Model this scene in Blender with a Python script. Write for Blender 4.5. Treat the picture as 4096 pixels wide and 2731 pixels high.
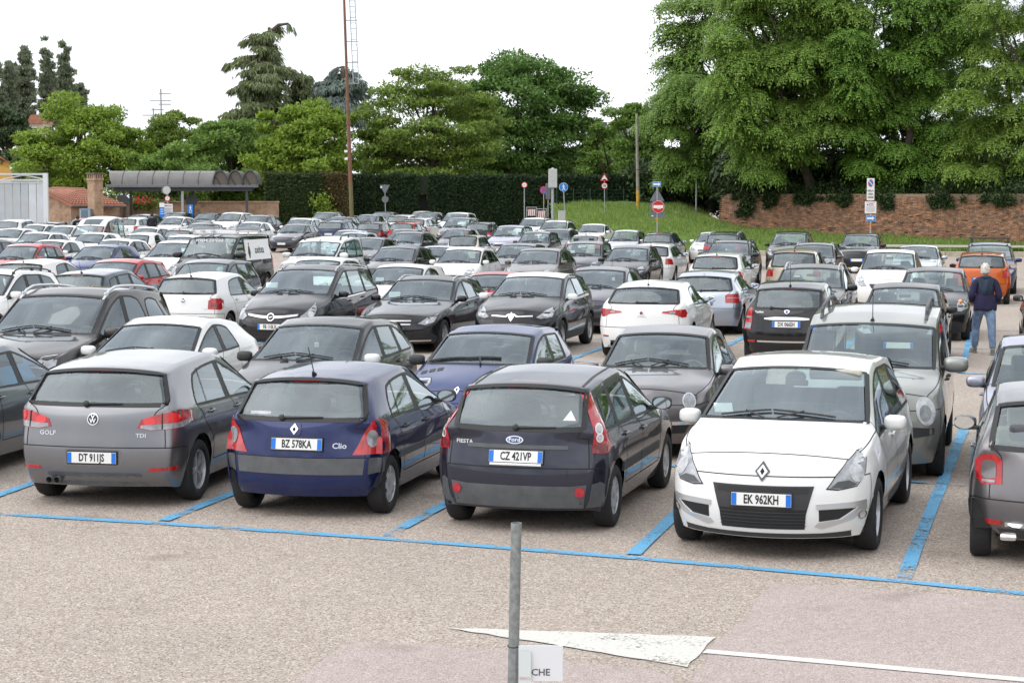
import bpy, bmesh, math, random
import numpy as np
from mathutils import Vector, Matrix
from mathutils.bvhtree import BVHTree
R = math.radians
for o in list(bpy.data.objects): bpy.data.objects.remove(o)
SC = bpy.context.scene
COL = SC.collection
# ---------------------------------------------------------------- camera
CAM_H = 3.15
cd = bpy.data.cameras.new('camera'); cam = bpy.data.objects.new('camera', cd); COL.objects.link(cam)
cd.sensor_width = 36.0; cd.lens = 65.92; cd.clip_start = 0.1; cd.clip_end = 3000
cam.location = (0, 0, CAM_H); cam.rotation_euler = (R(90 - 4.44), 0, 0)
SC.camera = cam
# ---------------------------------------------------------------- sky, sun, exposure (bright overcast)
SUN_EL, SUN_AZ = 52, 254      # azimuth: direction the light comes from, clockwise from +Y
W = bpy.data.worlds.new('World'); SC.world = W; W.use_nodes = True
nt = W.node_tree; nt.nodes.clear()
sky = nt.nodes.new('ShaderNodeTexSky'); sky.sky_type = 'NISHITA'; sky.sun_disc = False
sky.sun_elevation = R(SUN_EL); sky.sun_rotation = R(SUN_AZ); sky.dust_density = 3.0; sky.air_density = 1.0; sky.ozone_density = 1.0
hsv = nt.nodes.new('ShaderNodeHueSaturation'); hsv.inputs['Saturation'].default_value = 0.16
veil = nt.nodes.new('ShaderNodeMix'); veil.data_type = 'RGBA'; veil.inputs['Factor'].default_value = 0.72
tcs = nt.nodes.new('ShaderNodeTexCoord'); cln = nt.nodes.new('ShaderNodeTexNoise'); cln.inputs['Scale'].default_value = 2.6
cln.inputs['Detail'].default_value = 7; cln.inputs['Roughness'].default_value = 0.55
clr = nt.nodes.new('ShaderNodeValToRGB')
clr.color_ramp.elements[0].position = 0.36; clr.color_ramp.elements[0].color = (8.6, 9.3, 10.4, 1)
clr.color_ramp.elements[1].position = 0.64; clr.color_ramp.elements[1].color = (19.0, 19.4, 20.0, 1)
bg = nt.nodes.new('ShaderNodeBackground'); bg.inputs['Strength'].default_value = 0.092
wo = nt.nodes.new('ShaderNodeOutputWorld')
nt.links.new(tcs.outputs['Generated'], cln.inputs['Vector']); nt.links.new(cln.outputs['Fac'], clr.inputs['Fac'])
nt.links.new(sky.outputs[0], hsv.inputs['Color']); nt.links.new(hsv.outputs[0], veil.inputs['A'])
nt.links.new(clr.outputs[0], veil.inputs['B']); nt.links.new(veil.outputs['Result'], bg.inputs['Color'])
nt.links.new(bg.outputs[0], wo.inputs['Surface'])
sd = bpy.data.lights.new('sun', 'SUN'); sd.energy = 1.05; sd.angle = R(75); sd.color = (1.0, 0.97, 0.92)
sun = bpy.data.objects.new('sun', sd); COL.objects.link(sun)
_d = Vector((math.sin(R(SUN_AZ)) * math.cos(R(SUN_EL)), math.cos(R(SUN_AZ)) * math.cos(R(SUN_EL)), math.sin(R(SUN_EL))))
sun.rotation_euler = (-_d).to_track_quat('-Z', 'Y').to_euler(); sun.location = (0, 0, 60)
SC.view_settings.view_transform = 'Standard'; SC.view_settings.look = 'None'
SC.view_settings.exposure = 0.42; SC.view_settings.gamma = 1.0; SC.view_settings.use_curve_mapping = False
SC.render.engine = 'CYCLES'
SC.cycles.max_bounces = 7; SC.cycles.transparent_max_bounces = 14; SC.cycles.diffuse_bounces = 3; SC.cycles.glossy_bounces = 3
SC.cycles.transmission_bounces = 4; SC.cycles.use_denoising = True

# ---------------------------------------------------------------- materials
MATS = {}
def N(t, kind, **kw):
    n = t.nodes.new(kind)
    for k, v in kw.items():
        if k in n.inputs: n.inputs[k].default_value = v
        else: setattr(n, k, v)
    return n
def c4(c): return (c[0], c[1], c[2], 1)
def mat(name, color=(.5, .5, .5), rough=.6, metal=0., coat=0., spec=.5, var=0., scale=8., bump=0., bscale=30., color2=None, two=False, emit=None):
    if name in MATS: return MATS[name]
    m = bpy.data.materials.new(name); m.use_nodes = True; MATS[name] = m
    t = m.node_tree; b = t.nodes['Principled BSDF']
    b.inputs['Base Color'].default_value = c4(color); b.inputs['Roughness'].default_value = rough
    b.inputs['Metallic'].default_value = metal; b.inputs['Coat Weight'].default_value = coat
    b.inputs['Coat Roughness'].default_value = .04; b.inputs['Specular IOR Level'].default_value = spec
    if emit: b.inputs['Emission Color'].default_value = c4(emit[0]); b.inputs['Emission Strength'].default_value = emit[1]
    src = None
    if var or color2:
        tc = N(t, 'ShaderNodeTexCoord'); nz = N(t, 'ShaderNodeTexNoise', Scale=scale, Detail=6.0, Roughness=.6)
        t.links.new(tc.outputs['Object'], nz.inputs['Vector'])
        mx = N(t, 'ShaderNodeMix', data_type='RGBA')
        lo = color2 or tuple(c * (1 - var) for c in color); hi = color if color2 else tuple(min(1, c * (1 + var)) for c in color)
        mx.inputs['A'].default_value = c4(lo); mx.inputs['B'].default_value = c4(hi)
        mr = N(t, 'ShaderNodeMapRange'); mr.inputs[1].default_value = .35; mr.inputs[2].default_value = .65
        t.links.new(nz.outputs['Fac'], mr.inputs[0]); t.links.new(mr.outputs[0], mx.inputs['Factor'])
        t.links.new(mx.outputs['Result'], b.inputs['Base Color']); src = mx.outputs['Result']
    if bump:
        tc = N(t, 'ShaderNodeTexCoord'); nz = N(t, 'ShaderNodeTexNoise', Scale=bscale, Detail=5.0)
        bp = N(t, 'ShaderNodeBump', Strength=bump, Distance=.02)
        t.links.new(tc.outputs['Object'], nz.inputs['Vector']); t.links.new(nz.outputs['Fac'], bp.inputs['Height']); t.links.new(bp.outputs[0], b.inputs['Normal'])
    if two:
        g = N(t, 'ShaderNodeNewGeometry'); mx = N(t, 'ShaderNodeMix', data_type='RGBA'); mx.inputs['B'].default_value = (.03, .03, .032, 1)
        if src: t.links.new(src, mx.inputs['A'])
        else: mx.inputs['A'].default_value = c4(color)
        t.links.new(g.outputs['Backfacing'], mx.inputs['Factor']); t.links.new(mx.outputs['Result'], b.inputs['Base Color'])
    return m
def paint(name, color, metal=.25, rough=.38, dust=.10):
    key = 'paint_' + name
    if key in MATS: return MATS[key]
    m = mat(key, color, rough, metal, 1.0, .06)
    t = m.node_tree; b = t.nodes['Principled BSDF']
    tc = N(t, 'ShaderNodeTexCoord'); oi = N(t, 'ShaderNodeObjectInfo'); ad = N(t, 'ShaderNodeVectorMath', operation='ADD')
    nz = N(t, 'ShaderNodeTexNoise', Scale=2.4, Detail=7.0, Roughness=.66)
    t.links.new(tc.outputs['Object'], ad.inputs[0]); t.links.new(oi.outputs['Random'], ad.inputs[1]); t.links.new(ad.outputs[0], nz.inputs['Vector'])
    sx = N(t, 'ShaderNodeSeparateXYZ'); t.links.new(tc.outputs['Object'], sx.inputs[0])
    lo = N(t, 'ShaderNodeMapRange'); lo.inputs[1].default_value = .75; lo.inputs[2].default_value = .2; lo.inputs[3].default_value = .35; lo.inputs[4].default_value = 1.6
    t.links.new(sx.outputs['Z'], lo.inputs[0])                     # road film is heavier low on the sills
    mr = N(t, 'ShaderNodeMapRange'); mr.inputs[1].default_value = .42; mr.inputs[2].default_value = .72; mr.inputs[4].default_value = dust * (.16 + .74 * min(1, max(color) / .12))
    t.links.new(nz.outputs['Fac'], mr.inputs[0])
    mu = N(t, 'ShaderNodeMath', operation='MULTIPLY'); t.links.new(mr.outputs[0], mu.inputs[0]); t.links.new(lo.outputs[0], mu.inputs[1])
    ad2 = N(t, 'ShaderNodeMath', operation='ADD'); ad2.inputs[1].default_value = dust * .06; t.links.new(mu.outputs[0], ad2.inputs[0])
    mx = N(t, 'ShaderNodeMix', data_type='RGBA'); mx.inputs['A'].default_value = c4(color); mx.inputs['B'].default_value = (.34, .31, .27, 1)
    t.links.new(ad2.outputs[0], mx.inputs['Factor'])
    g = N(t, 'ShaderNodeNewGeometry'); m2 = N(t, 'ShaderNodeMix', data_type='RGBA'); m2.inputs['B'].default_value = (.035, .035, .038, 1)
    t.links.new(mx.outputs['Result'], m2.inputs['A']); t.links.new(g.outputs['Backfacing'], m2.inputs['Factor'])
    t.links.new(m2.outputs['Result'], b.inputs['Base Color'])
    r2 = N(t, 'ShaderNodeMath', operation='MULTIPLY_ADD'); r2.inputs[1].default_value = .5; r2.inputs[2].default_value = .02
    t.links.new(ad2.outputs[0], r2.inputs[0]); t.links.new(r2.outputs[0], b.inputs['Coat Roughness'])
    return m
def glass_mat(name, tint=(.62, .74, .72), rough=.02, film=.05, filmc=(.46, .55, .60), refl=1.5, nmin=.45, nmax=1.7):
    if name in MATS: return MATS[name]
    m = bpy.data.materials.new(name); m.use_nodes = True; MATS[name] = m
    t = m.node_tree; t.nodes.clear()
    out = N(t, 'ShaderNodeOutputMaterial'); tr = N(t, 'ShaderNodeBsdfTransparent'); tr.inputs[0].default_value = c4(tint)
    gl = N(t, 'ShaderNodeBsdfGlossy'); gl.inputs['Roughness'].default_value = rough; gl.inputs[0].default_value = (.86, .95, 1, 1)
    fr = N(t, 'ShaderNodeFresnel', IOR=1.55); mx = N(t, 'ShaderNodeMixShader'); df = N(t, 'ShaderNodeBsdfDiffuse'); df.inputs[0].default_value = c4(filmc)
    m0 = N(t, 'ShaderNodeMixShader'); tc = N(t, 'ShaderNodeTexCoord'); nz = N(t, 'ShaderNodeTexNoise', Scale=2.2, Detail=1.5)
    mr = N(t, 'ShaderNodeMapRange'); mr.inputs[1].default_value = .3; mr.inputs[2].default_value = .75; mr.inputs[3].default_value = film * .45; mr.inputs[4].default_value = film * 1.7
    t.links.new(tc.outputs['Object'], nz.inputs['Vector']); t.links.new(nz.outputs['Fac'], mr.inputs[0]); t.links.new(mr.outputs[0], m0.inputs[0])
    t.links.new(tr.outputs[0], m0.inputs[1]); t.links.new(df.outputs[0], m0.inputs[2])
    ma = N(t, 'ShaderNodeMath', operation='MULTIPLY_ADD'); ma.inputs[1].default_value = refl; ma.inputs[2].default_value = .02; ma.use_clamp = True
    t.links.new(fr.outputs[0], ma.inputs[0]); t.links.new(ma.outputs[0], mx.inputs[0]); t.links.new(m0.outputs[0], mx.inputs[1]); t.links.new(gl.outputs[0], mx.inputs[2])
    t.links.new(mx.outputs[0], out.inputs[0])
    return m

# ---------------------------------------------------------------- mesh helpers: every shape is (verts, faces)
def J(*ps):
    V, F = [], []
    for v, f in ps:
        o = len(V); V += list(v); F += [tuple(i + o for i in q) for q in f]
    return V, F
def box(cx, cy, cz, sx, sy, sz, tx=1., ty=1.):
    V = []
    for z, kx, ky in ((-.5, 1, 1), (.5, tx, ty)):
        for x, y in ((-.5, -.5), (.5, -.5), (.5, .5), (-.5, .5)): V.append((cx + x * sx * kx, cy + y * sy * ky, cz + z * sz))
    return V, [(3, 2, 1, 0), (4, 5, 6, 7), (0, 1, 5, 4), (1, 2, 6, 5), (2, 3, 7, 6), (3, 0, 4, 7)]
def bbox(cx, cy, cz, sx, sy, sz, b=.01):
    """box with chamfered edges"""
    bm = bmesh.new(); bmesh.ops.create_cube(bm, size=1)
    for v in bm.verts: v.co = Vector((v.co.x * sx, v.co.y * sy, v.co.z * sz))
    bmesh.ops.bevel(bm, geom=list(bm.edges), offset=min(b, min(sx, sy, sz) * .45), segments=2, affect='EDGES', profile=.5)
    bm.verts.index_update()
    r = [(v.co.x + cx, v.co.y + cy, v.co.z + cz) for v in bm.verts], [tuple(v.index for v in f.verts) for f in bm.faces]
    bm.free(); return r
def xf(p, loc=(0, 0, 0), rot=(0, 0, 0), s=(1, 1, 1)):
    from mathutils import Euler
    M = Matrix.Translation(loc) @ Euler(rot).to_matrix().to_4x4() @ Matrix.Diagonal((s[0], s[1], s[2], 1))
    return [tuple(M @ Vector(v)) for v in p[0]], p[1]
def lathe(prof, n=20, axis='z', caps=True):
    """prof: [(r, h)]"""
    V, F = [], []
    for r, h in prof:
        for k in range(n):
            a = 2 * math.pi * k / n; x, y = r * math.cos(a), r * math.sin(a)
            V.append({'z': (x, y, h), 'y': (x, h, y), 'x': (h, x, y)}[axis])
    for i in range(len(prof) - 1):
        for k in range(n):
            q = (i * n + k, i * n + (k + 1) % n, (i + 1) * n + (k + 1) % n, (i + 1) * n + k)
            F.append(q[::-1] if axis == 'y' else q)
    if caps:
        F.append(tuple(range(n))[::-1] if axis != 'y' else tuple(range(n)))
        e = tuple(range((len(prof) - 1) * n, len(prof) * n)); F.append(e if axis != 'y' else e[::-1])
    return V, F
def cyl(a, b, r, r2=None, n=10):
    return tube([a, b], [r, r if r2 is None else r2], n)
def tube(pts, rad, n=8, caps=True):
    pts = [Vector(p) for p in pts]
    if not hasattr(rad, '__len__'): rad = [rad] * len(pts)
    V, F = [], []; up = None
    for i, p in enumerate(pts):
        d = (pts[min(i + 1, len(pts) - 1)] - pts[max(i - 1, 0)]).normalized()
        if up is None: up = Vector((0, 0, 1)) if abs(d.z) < .9 else Vector((1, 0, 0))
        s = d.cross(up).normalized(); u = s.cross(d).normalized(); up = u
        for k in range(n):
            a = 2 * math.pi * k / n; V.append(tuple(p + (s * math.cos(a) + u * math.sin(a)) * rad[i]))
    for i in range(len(pts) - 1):
        for k in range(n): F.append((i * n + k, i * n + (k + 1) % n, (i + 1) * n + (k + 1) % n, (i + 1) * n + k)[::-1])
    if caps: F.append(tuple(range(n))); F.append(tuple(range((len(pts) - 1) * n, len(pts) * n))[::-1])
    return V, F
def prism(poly, y0, y1, plane='xz'):
    """extrude a 2D polygon: plane xz extrudes along y, xy along z, yz along x"""
    n = len(poly)
    def P(a, b, h): return {'xz': (a, h, b), 'xy': (a, b, h), 'yz': (h, a, b)}[plane]
    V = [P(a, b, y0) for a, b in poly] + [P(a, b, y1) for a, b in poly]
    F = [tuple(range(n)), tuple(range(n, 2 * n))[::-1]] + [(i, n + i, n + (i + 1) % n, (i + 1) % n) for i in range(n)]
    return V, F
def mesh(name, p, mats=None, smooth=False, mi=None, auto=None):
    me = bpy.data.meshes.new(name); me.from_pydata([tuple(v) for v in p[0]], [], [tuple(f) for f in p[1]])
    for m in (mats if isinstance(mats, (list, tuple)) else [mats]):
        if m is not None: me.materials.append(m)
    if mi is not None: me.polygons.foreach_set('material_index', mi)
    if smooth: me.polygons.foreach_set('use_smooth', [True] * len(me.polygons))
    bm = bmesh.new(); bm.from_mesh(me); bmesh.ops.recalc_face_normals(bm, faces=bm.faces); bm.to_mesh(me); bm.free()
    if smooth and auto: me.set_sharp_from_angle(angle=R(auto))
    me.update(); return me
def ob(name, me=None, parent=None, loc=(0, 0, 0), rot=(0, 0, 0), label=None, cat=None, group=None, kind=None):
    o = bpy.data.objects.new(name, me); COL.objects.link(o); o.parent = parent; o.location = loc; o.rotation_euler = rot
    if label: o['label'] = label
    if cat: o['category'] = cat
    if group: o['group'] = group
    if kind: o['kind'] = kind
    return o
def part(name, p, m, parent, smooth=False, auto=None, **kw):
    return ob(name, mesh(name, p, m, smooth, auto=auto), parent, **kw)
FONTC = {}
def text_mesh(s, size, depth=.002, align='CENTER', sx=1.0, bold=0.):
    """flat lettering in the xy plane as (verts, faces)"""
    k = (s, size, depth, align, sx, bold)
    if k in FONTC: return FONTC[k]
    cu = bpy.data.curves.new('lettering', 'FONT'); cu.body = s; cu.size = size; cu.align_x = align; cu.align_y = 'CENTER'; cu.extrude = depth; cu.resolution_u = 2; cu.offset = bold
    o = bpy.data.objects.new('lettering_tmp', cu); COL.objects.link(o)
    dg = bpy.context.evaluated_depsgraph_get(); me = o.evaluated_get(dg).to_mesh()
    r = [(v.co.x * sx, v.co.y, v.co.z) for v in me.vertices], [tuple(p.vertices) for p in me.polygons]
    bpy.data.objects.remove(o); bpy.data.curves.remove(cu); FONTC[k] = r
    return r
# ================================================================ cars
(T_BODY, T_HOOD, T_DF, T_DR, T_GATE, T_BF, T_BR, T_WS, T_RW, T_SF, T_SR, T_Q, T_BP, T_ROOF, T_CP) = range(15)
SIDED = {T_DF, T_DR, T_SF, T_SR, T_Q, T_BP, T_CP}
M_SEAL = mat('window_rubber', (.012, .012, .013), .5)
M_GAP = mat('panel_gap', (.008, .008, .009), .8)
M_TRIM = mat('black_plastic_trim', (.035, .036, .038), .55, var=.15)
M_TRIMG = mat('grey_plastic_trim', (.085, .09, .095), .55, var=.15)
M_DARK = mat('underbody', (.012, .012, .012), .9)
M_GRIL = mat('grille_black', (.014, .014, .015), .45)
M_CHROME = mat('chrome', (.78, .78, .8), .12, 1.)
M_RIM = mat('alloy_rim', (.46, .46, .48), .35, .45, .3, var=.1)
M_CAP = mat('hubcap_silver', (.50, .50, .52), .35, .35, .3, var=.08)
M_TYRE = mat('tyre_rubber', (.016, .016, .017), .8, var=.25, scale=5, bump=.3, bscale=60)
M_RED = mat('red_lens', (.42, .006, .01), .12, 0, 1., var=.28, scale=14)
M_BRED = mat('bright_red_highlight', (.70, .02, .02), .15, 0, 1.)
M_DRED = mat('dark_red_lens', (.16, .006, .01), .12, 0, 1., var=.2, scale=14)
M_CLEAR = mat('clear_lens', (.27, .28, .30), .10, 0., 1., var=.35, scale=9)
M_REFL = mat('lamp_reflector', (.50, .51, .53), .25, .1, .8, var=.25, scale=14)
M_AMBER = mat('amber_lens', (.75, .24, .01), .15, 0, 1.)
M_SEAT = mat('seat_cloth', (.085, .088, .095), .9, var=.3)
M_DASH = mat('dashboard_plastic', (.085, .088, .092), .6, var=.2)
M_PLATE = mat('plate_white', (.78, .78, .76), .4)
M_PBLUE = mat('plate_blue', (.01, .16, .62), .4)
M_INK = mat('plate_ink', (.012, .012, .014), .5)
M_SILVER = mat('silver_trim', (.62, .63, .65), .3, .6)
M_WHITE = mat('white_gloss', (.8, .8, .8), .35)
M_PAPER = mat('paper_ticket', (.75, .8, .8), .7)
M_MIRR = mat('mirror_glass', (.8, .84, .85), .03, 1.)
M_BEIGE = mat('beige_trim', (.5, .46, .38), .6)
G_WS = glass_mat('windscreen_glass', (.80, .90, .88), film=.045, refl=1.85)
G_SIDE = glass_mat('side_glass', (.72, .84, .81), film=.015, refl=1.35)
G_REAR = glass_mat('rear_glass', (.74, .86, .83), rough=.05, film=.045, refl=1.75)
G_TINT = glass_mat('tinted_glass', (.10, .11, .12), film=.02)
G_MTINT = glass_mat('half_tinted_glass', (.26, .29, .30), film=.03)

DEF = dict(L=4.0, W=1.7, H=1.47, fo=.82, wb=2.5, wr=.305, sill=.2, z1=.33, z2=.52, z3=.72,
           bf=.90, br=.96, hz0=.74, hz1=.98, sA0=1.08, sA1=1.92, zA1=1.40, sP=2.35, sB=2.38, sC=3.05, sCt=None,
           sD1=3.62, zD1=1.40, sD0=3.9, zD0=1.02, zT=.93, nb=.20, tb=.13, yr=.70, yb=.925, wn=.83, wt=.88,
           nose=(.07, .0, .01, .05, .13), tail=(.07, .0, .005, .04, .06), doors=5, quarter=True, tint=False,
           hood_drop=.05, cpil='black', sQ=None, wtop=.0, xdf=None, bump_r=2, bump_f=3)

def shell(p):
    q = dict(DEF); q.update(p); p = q
    L, Wd, H, fo, wb = p['L'], p['W'], p['H'], p['fo'], p['wb']; hw = Wd / 2
    ra = fo + wb; sB, sC = p['sB'], p['sC']; sCt = p['sCt'] or sC - .02
    sA0, sA1, sD1, sD0 = p['sA0'], p['sA1'], p['sD1'], p['sD0']
    sdf = p['xdf'] or max(fo + .42, sA0 + .08)
    sQ = p['sQ'] or (sC + .06 + .62 * (sD0 - sC - .06))
    sill, z1, z2, z3 = p['sill'], p['z1'], p['z2'], p['z3']
    def belt(s):
        t = (s - sA0) / max(.1, sD0 - sA0); return p['bf'] + (p['br'] - p['bf']) * max(-.3, min(1.1, t))
    def roof(s):
        if s < p['sP']: t = (p['sP'] - s) / (p['sP'] - sA1); return H - (H - p['zA1']) * t ** 2
        t = (s - p['sP']) / max(.05, sD1 - p['sP']); return H - (H - p['zD1']) * t ** 2
    rw = (.90, .965, 1.0, .985, p['yb'])
    cols = []
    def col(side_s, wm, top):                        # side_s: 5 s-values (rows 0..4), top: rows 5..8 as (s, y, z), row 4 z
        return [(s, rw[i] * wm * hw) for i, s in enumerate(side_s)], top
    G = []                                           # G[col][row] = (s, y, z)
    nz = p['nose']; tl = p['tail']; nb, tb = p['nb'], p['tb']; hz0, hz1 = p['hz0'], p['hz1']
    def add(ss, wm, z4, tops, zr=None):
        z = zr or (sill, z1, z2, z3, z4)
        c = [(ss[i], rw[i] * wm * hw, z[i]) for i in range(5)]; c[4] = (ss[4], rw[4] * wm * hw, z4); G.append(c + list(tops))
    # nose column
    w = p['wn']; zf = hz0 - p['hood_drop']
    yy = (.93, .82, .42, 0)
    def tops_hood(s, zc, wm, bow): return [(s + bow * f ** 2.4, f * hw * wm * .97, zc - (p['hood_drop'] + .03) * f ** 2.6) for f in yy]
    add([nz[i] + nb * 1.02 for i in range(5)], w, zf - .05, tops_hood(nz[4], hz0, w, nb), (sill, z1, z2, min(z3, zf - .12), 0))
    for k, (ss, f, wm) in enumerate(((max(fo - .40, nb + .16), .30, .955), (fo, .62, .995), (fo + .40, .88, 1.))):
        st = nz[4] + (sA0 - nz[4]) * f; zc = hz0 + (hz1 - hz0) * (f ** .8)
        z4 = zc - p['hood_drop'] - .05 + (.0 if k < 2 else .0)
        z4 = z4 * (1 - f ** 3) + belt(sA0) * f ** 3
        add([ss, ss, ss, ss, ss * .6 + st * .4], wm, z4, tops_hood(st, zc, wm, nb * (1 - f) + .16 * f), (sill, z1, z2, min(z3, z4 - .1), 0))
    # A0
    add([sdf, sdf, sdf, sdf, sA0 + .20], 1., belt(sA0), [(sA0 + .22, .90 * hw, belt(sA0) + .035), (sA0 + .19, .83 * hw, hz1 - .015), (sA0 + .05, .44 * hw, hz1), (sA0, 0, hz1 + .005)])
    yr = p['yr'] * hw; yb = p['yb'] * hw
    def gt(s, ztop, k=.16):                          # rows 5,6 on the tumblehome line
        return ztop
    def tops_roof(s5, s6, s8, z):
        zb = belt(s5); e = z - .045
        def on(zz): t = (zz - zb) / max(.05, e - zb); return yb + (yr - yb) * t
        z5 = e - .075; return [(s5, on(z5) + .004, z5), (s6, yr, e), (s8, yr * .52, z - .008), (s8, 0, z)]
    add([sdf + .34] * 4 + [sA0 + .20 + .48 * (sB - sA0 - .2)], 1., belt(sA1), tops_roof(sA1 + .10, sA1 + .05, sA1, p['zA1']))
    add([sB - .05] * 5, 1., belt(sB), tops_roof(sB - .035, sB - .02, sB - .02, roof(sB)))
    add([sB + .05] * 5, 1., belt(sB), tops_roof(sB + .06, sB + .06, sB + .06, roof(sB + .06)))
    c0 = min(ra - .40, sC); cc = max(sB + .2, c0)
    add([cc, cc, max(cc, min(sC, ra - .36)), max(cc, sC - .04), sC], 1., belt(sC), tops_roof(sCt, sCt, sCt, roof(sCt)))
    add([ra, ra, ra, max(ra, sC + .1) * .5 + (sC + .08) * .5, sC + .08], 1., belt(sC + .08), tops_roof(sCt + .09, sCt + .09, sCt + .09, roof(sCt + .09)))
    s4 = sQ; z6 = p['zD1'] - .045; f5 = .55
    d1 = tops_roof(sCt + .09 + (sD1 - sCt - .09) * f5, sD1 - .03, sD1, p['zD1'])
    add([ra + .40] * 4 + [max(s4, sC + .14)], .992, belt(s4), d1)
    zd = p['zD0']; w0 = .972
    add([L - tb - .17] * 4 + [max(sD0 - .05, s4 + .06)], w0, min(belt(sD0), zd), [(sD0 - .03, .90 * hw * w0, zd + .03), (sD0 - .06, .80 * hw * w0 + p['wtop'], zd + .01), (sD0 - .01, .42 * hw, zd), (sD0, 0, zd)])
    wt = p['wt']; zT = p['zT']
    add([L - tl[i] - tb for i in range(5)], wt, zT - .04, [(L - tl[4] - tb * f ** 2.4, f * hw * wt * .97, zT - .02 * f ** 2) for f in yy], (sill + .02, z1, z2, min(z3, zT - .1), 0))
    nc = len(G)
    V, idx = [], {}
    def vid(key, sgn, co):
        if abs(co[1]) < 1e-6: sgn = 0
        k = (key, sgn)
        if k not in idx: idx[k] = len(V); V.append((co[0], co[1] * (sgn or 1), co[2]))
        return idx[k]
    def capco(end, l, q):
        c = G[0] if end == 0 else G[nc - 1]; sd = c[l]; f = yy[q - 5]; prof = nz if end == 0 else tl; bow = nb if end == 0 else tb
        s = prof[l] + bow * f ** 2.4 if end == 0 else L - prof[l] - bow * f ** 2.4
        return (s, f * sd[1] * 1.0, sd[2] + (0.0))
    def vert(end, l, q, sgn):
        c = 0 if end == 0 else nc - 1
        if q == 4: return vid((c, l), sgn, G[c][l])
        if l == 4: return vid((c, q), sgn, G[c][q])
        return vid(('cap', end, l, q), sgn, capco(end, l, q))
    F, T = [], []
    iA0, iA1, iB0, iB1, iC0, iC1, iD1, iD0, iT = range(4, 13)
    for sgn in (1, -1):
        def face(a, t):
            F.append(a if sgn > 0 else a[::-1]); T.append(t * 2 + (1 if sgn < 0 else 0) if t in SIDED else t * 2)
        for c in range(nc - 1):
            for r in range(8):
                a = tuple(vid((cc_, rr), sgn, G[cc_][rr]) for cc_, rr in ((c, r), (c + 1, r), (c + 1, r + 1), (c, r + 1)))
                t = T_BODY
                if r < 4:
                    if r >= 1 and iA0 <= c < (iB0 if p['doors'] == 5 else iB1): t = T_DF
                    elif r >= 1 and iB0 <= c < iC0 and p['doors'] == 5: t = T_DR
                    elif c == 0 and r < p['bump_f']: t = T_BF
                    elif c >= iD0 and r < p['bump_r']: t = T_BR
                    elif c == iD1 and r < p['bump_r']: t = T_BR if r < p['bump_r'] else t
                elif r == 4:
                    if c in (iA0, iA1): t = T_SF
                    elif c == iB0: t = T_BP
                    elif c == iB1: t = T_SR
                    elif c == iC0: t = T_CP if p['cpil'] == 'black' else T_BODY
                    elif c == iC1: t = T_Q if p['quarter'] else T_BODY
                elif r == 5: t = T_HOOD if c < iA0 else T_BODY
                else:
                    if c < iA0: t = T_HOOD
                    elif c == iA0: t = T_WS
                    elif c < iD1: t = T_ROOF
                    elif c == iD1: t = T_RW
                    else: t = T_GATE
                face(a[::-1], t)
        for end in (0, 1):
            for l in range(4):
                for q_ in range(4, 8):
                    a = (vert(end, l, q_, sgn), vert(end, l, q_ + 1, sgn), vert(end, l + 1, q_ + 1, sgn), vert(end, l + 1, q_, sgn))
                    if end == 0: t = T_BF if l < p['bump_f'] else T_BODY
                    else: t = T_BR if l < p['bump_r'] else (T_GATE if q_ >= 5 else T_BODY)
                    face(a if end == 0 else a[::-1], t)
    x0 = fo + wb / 2
    V = [(x0 - s, y, z) for s, y, z in V]
    me = bpy.data.meshes.new('cage'); me.from_pydata(V, [], F)
    for _ in range(40): me.materials.append(None)
    me.polygons.foreach_set('material_index', T)
    # creases: keep glass edges and the shoulder line crisp
    cr = me.attributes.new('crease_edge', 'FLOAT', 'EDGE'); et = {}
    for pl in me.polygons:
        for e in pl.edge_keys: et.setdefault(e, []).append(pl.material_index // 2)
    gl = {T_WS, T_RW, T_SF, T_SR, T_Q, T_BP, T_CP}
    vals = []
    for e in me.edges:
        t = et.get(tuple(sorted(e.vertices)), [])
        v = 0.
        if len(t) == 2 and t[0] != t[1]:
            if (t[0] in gl) or (t[1] in gl): v = .93
            elif T_BR in t or T_BF in t: v = .3
            elif T_HOOD in t: v = .3
        if len(t) == 1: v = .7
        vals.append(v)
    cr.data.foreach_set('value', vals)
    cv = me.attributes.new('crease_vert', 'FLOAT', 'POINT'); cvv = [0.] * len(V)
    for sg in (1, -1):
        for c_, r_, w_ in ((iA0, 6, .75), (iA1, 6, .8), (iD1, 6, p.get('kd1', .8)), (iD0, 6, p.get('kd0', .75)), (iD1, 5, .5), (iD1, 4, .35), (iA0, 4, .5), (iA0, 5, .5)):
            k_ = ((c_, r_), sg)
            if k_ in idx: cvv[idx[k_]] = w_
    cv.data.foreach_set('value', cvv)
    rail = set()
    for sg in (1, -1):
        for c_ in range(iA1, iD1): rail.add(tuple(sorted((idx[((c_, 6), sg)], idx[((c_ + 1, 6), sg)]))))
        for c_ in range(1, iD0): rail.add(tuple(sorted((idx[((c_, 4), sg)], idx[((c_ + 1, 4), sg)]))))
    side3 = set()
    for sg in (1, -1):
        for c_ in range(1, iT): side3.add(tuple(sorted((idx[((c_, 3), sg)], idx[((c_ + 1, 3), sg)]))))
    for i_, e_ in enumerate(me.edges):
        if tuple(sorted(e_.vertices)) in side3: vals[i_] = max(vals[i_], .5)
        if tuple(sorted(e_.vertices)) in rail: vals[i_] = max(vals[i_], p.get('rail', .55))
    cr.data.foreach_set('value', vals)
    o = bpy.data.objects.new('cage_tmp', me); COL.objects.link(o)
    md = o.modifiers.new('s', 'SUBSURF'); md.levels = 2; md.render_levels = 2
    dg = bpy.context.evaluated_depsgraph_get(); m2 = bpy.data.meshes.new_from_object(o.evaluated_get(dg))
    bpy.data.objects.remove(o); bpy.data.meshes.remove(me)
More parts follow.
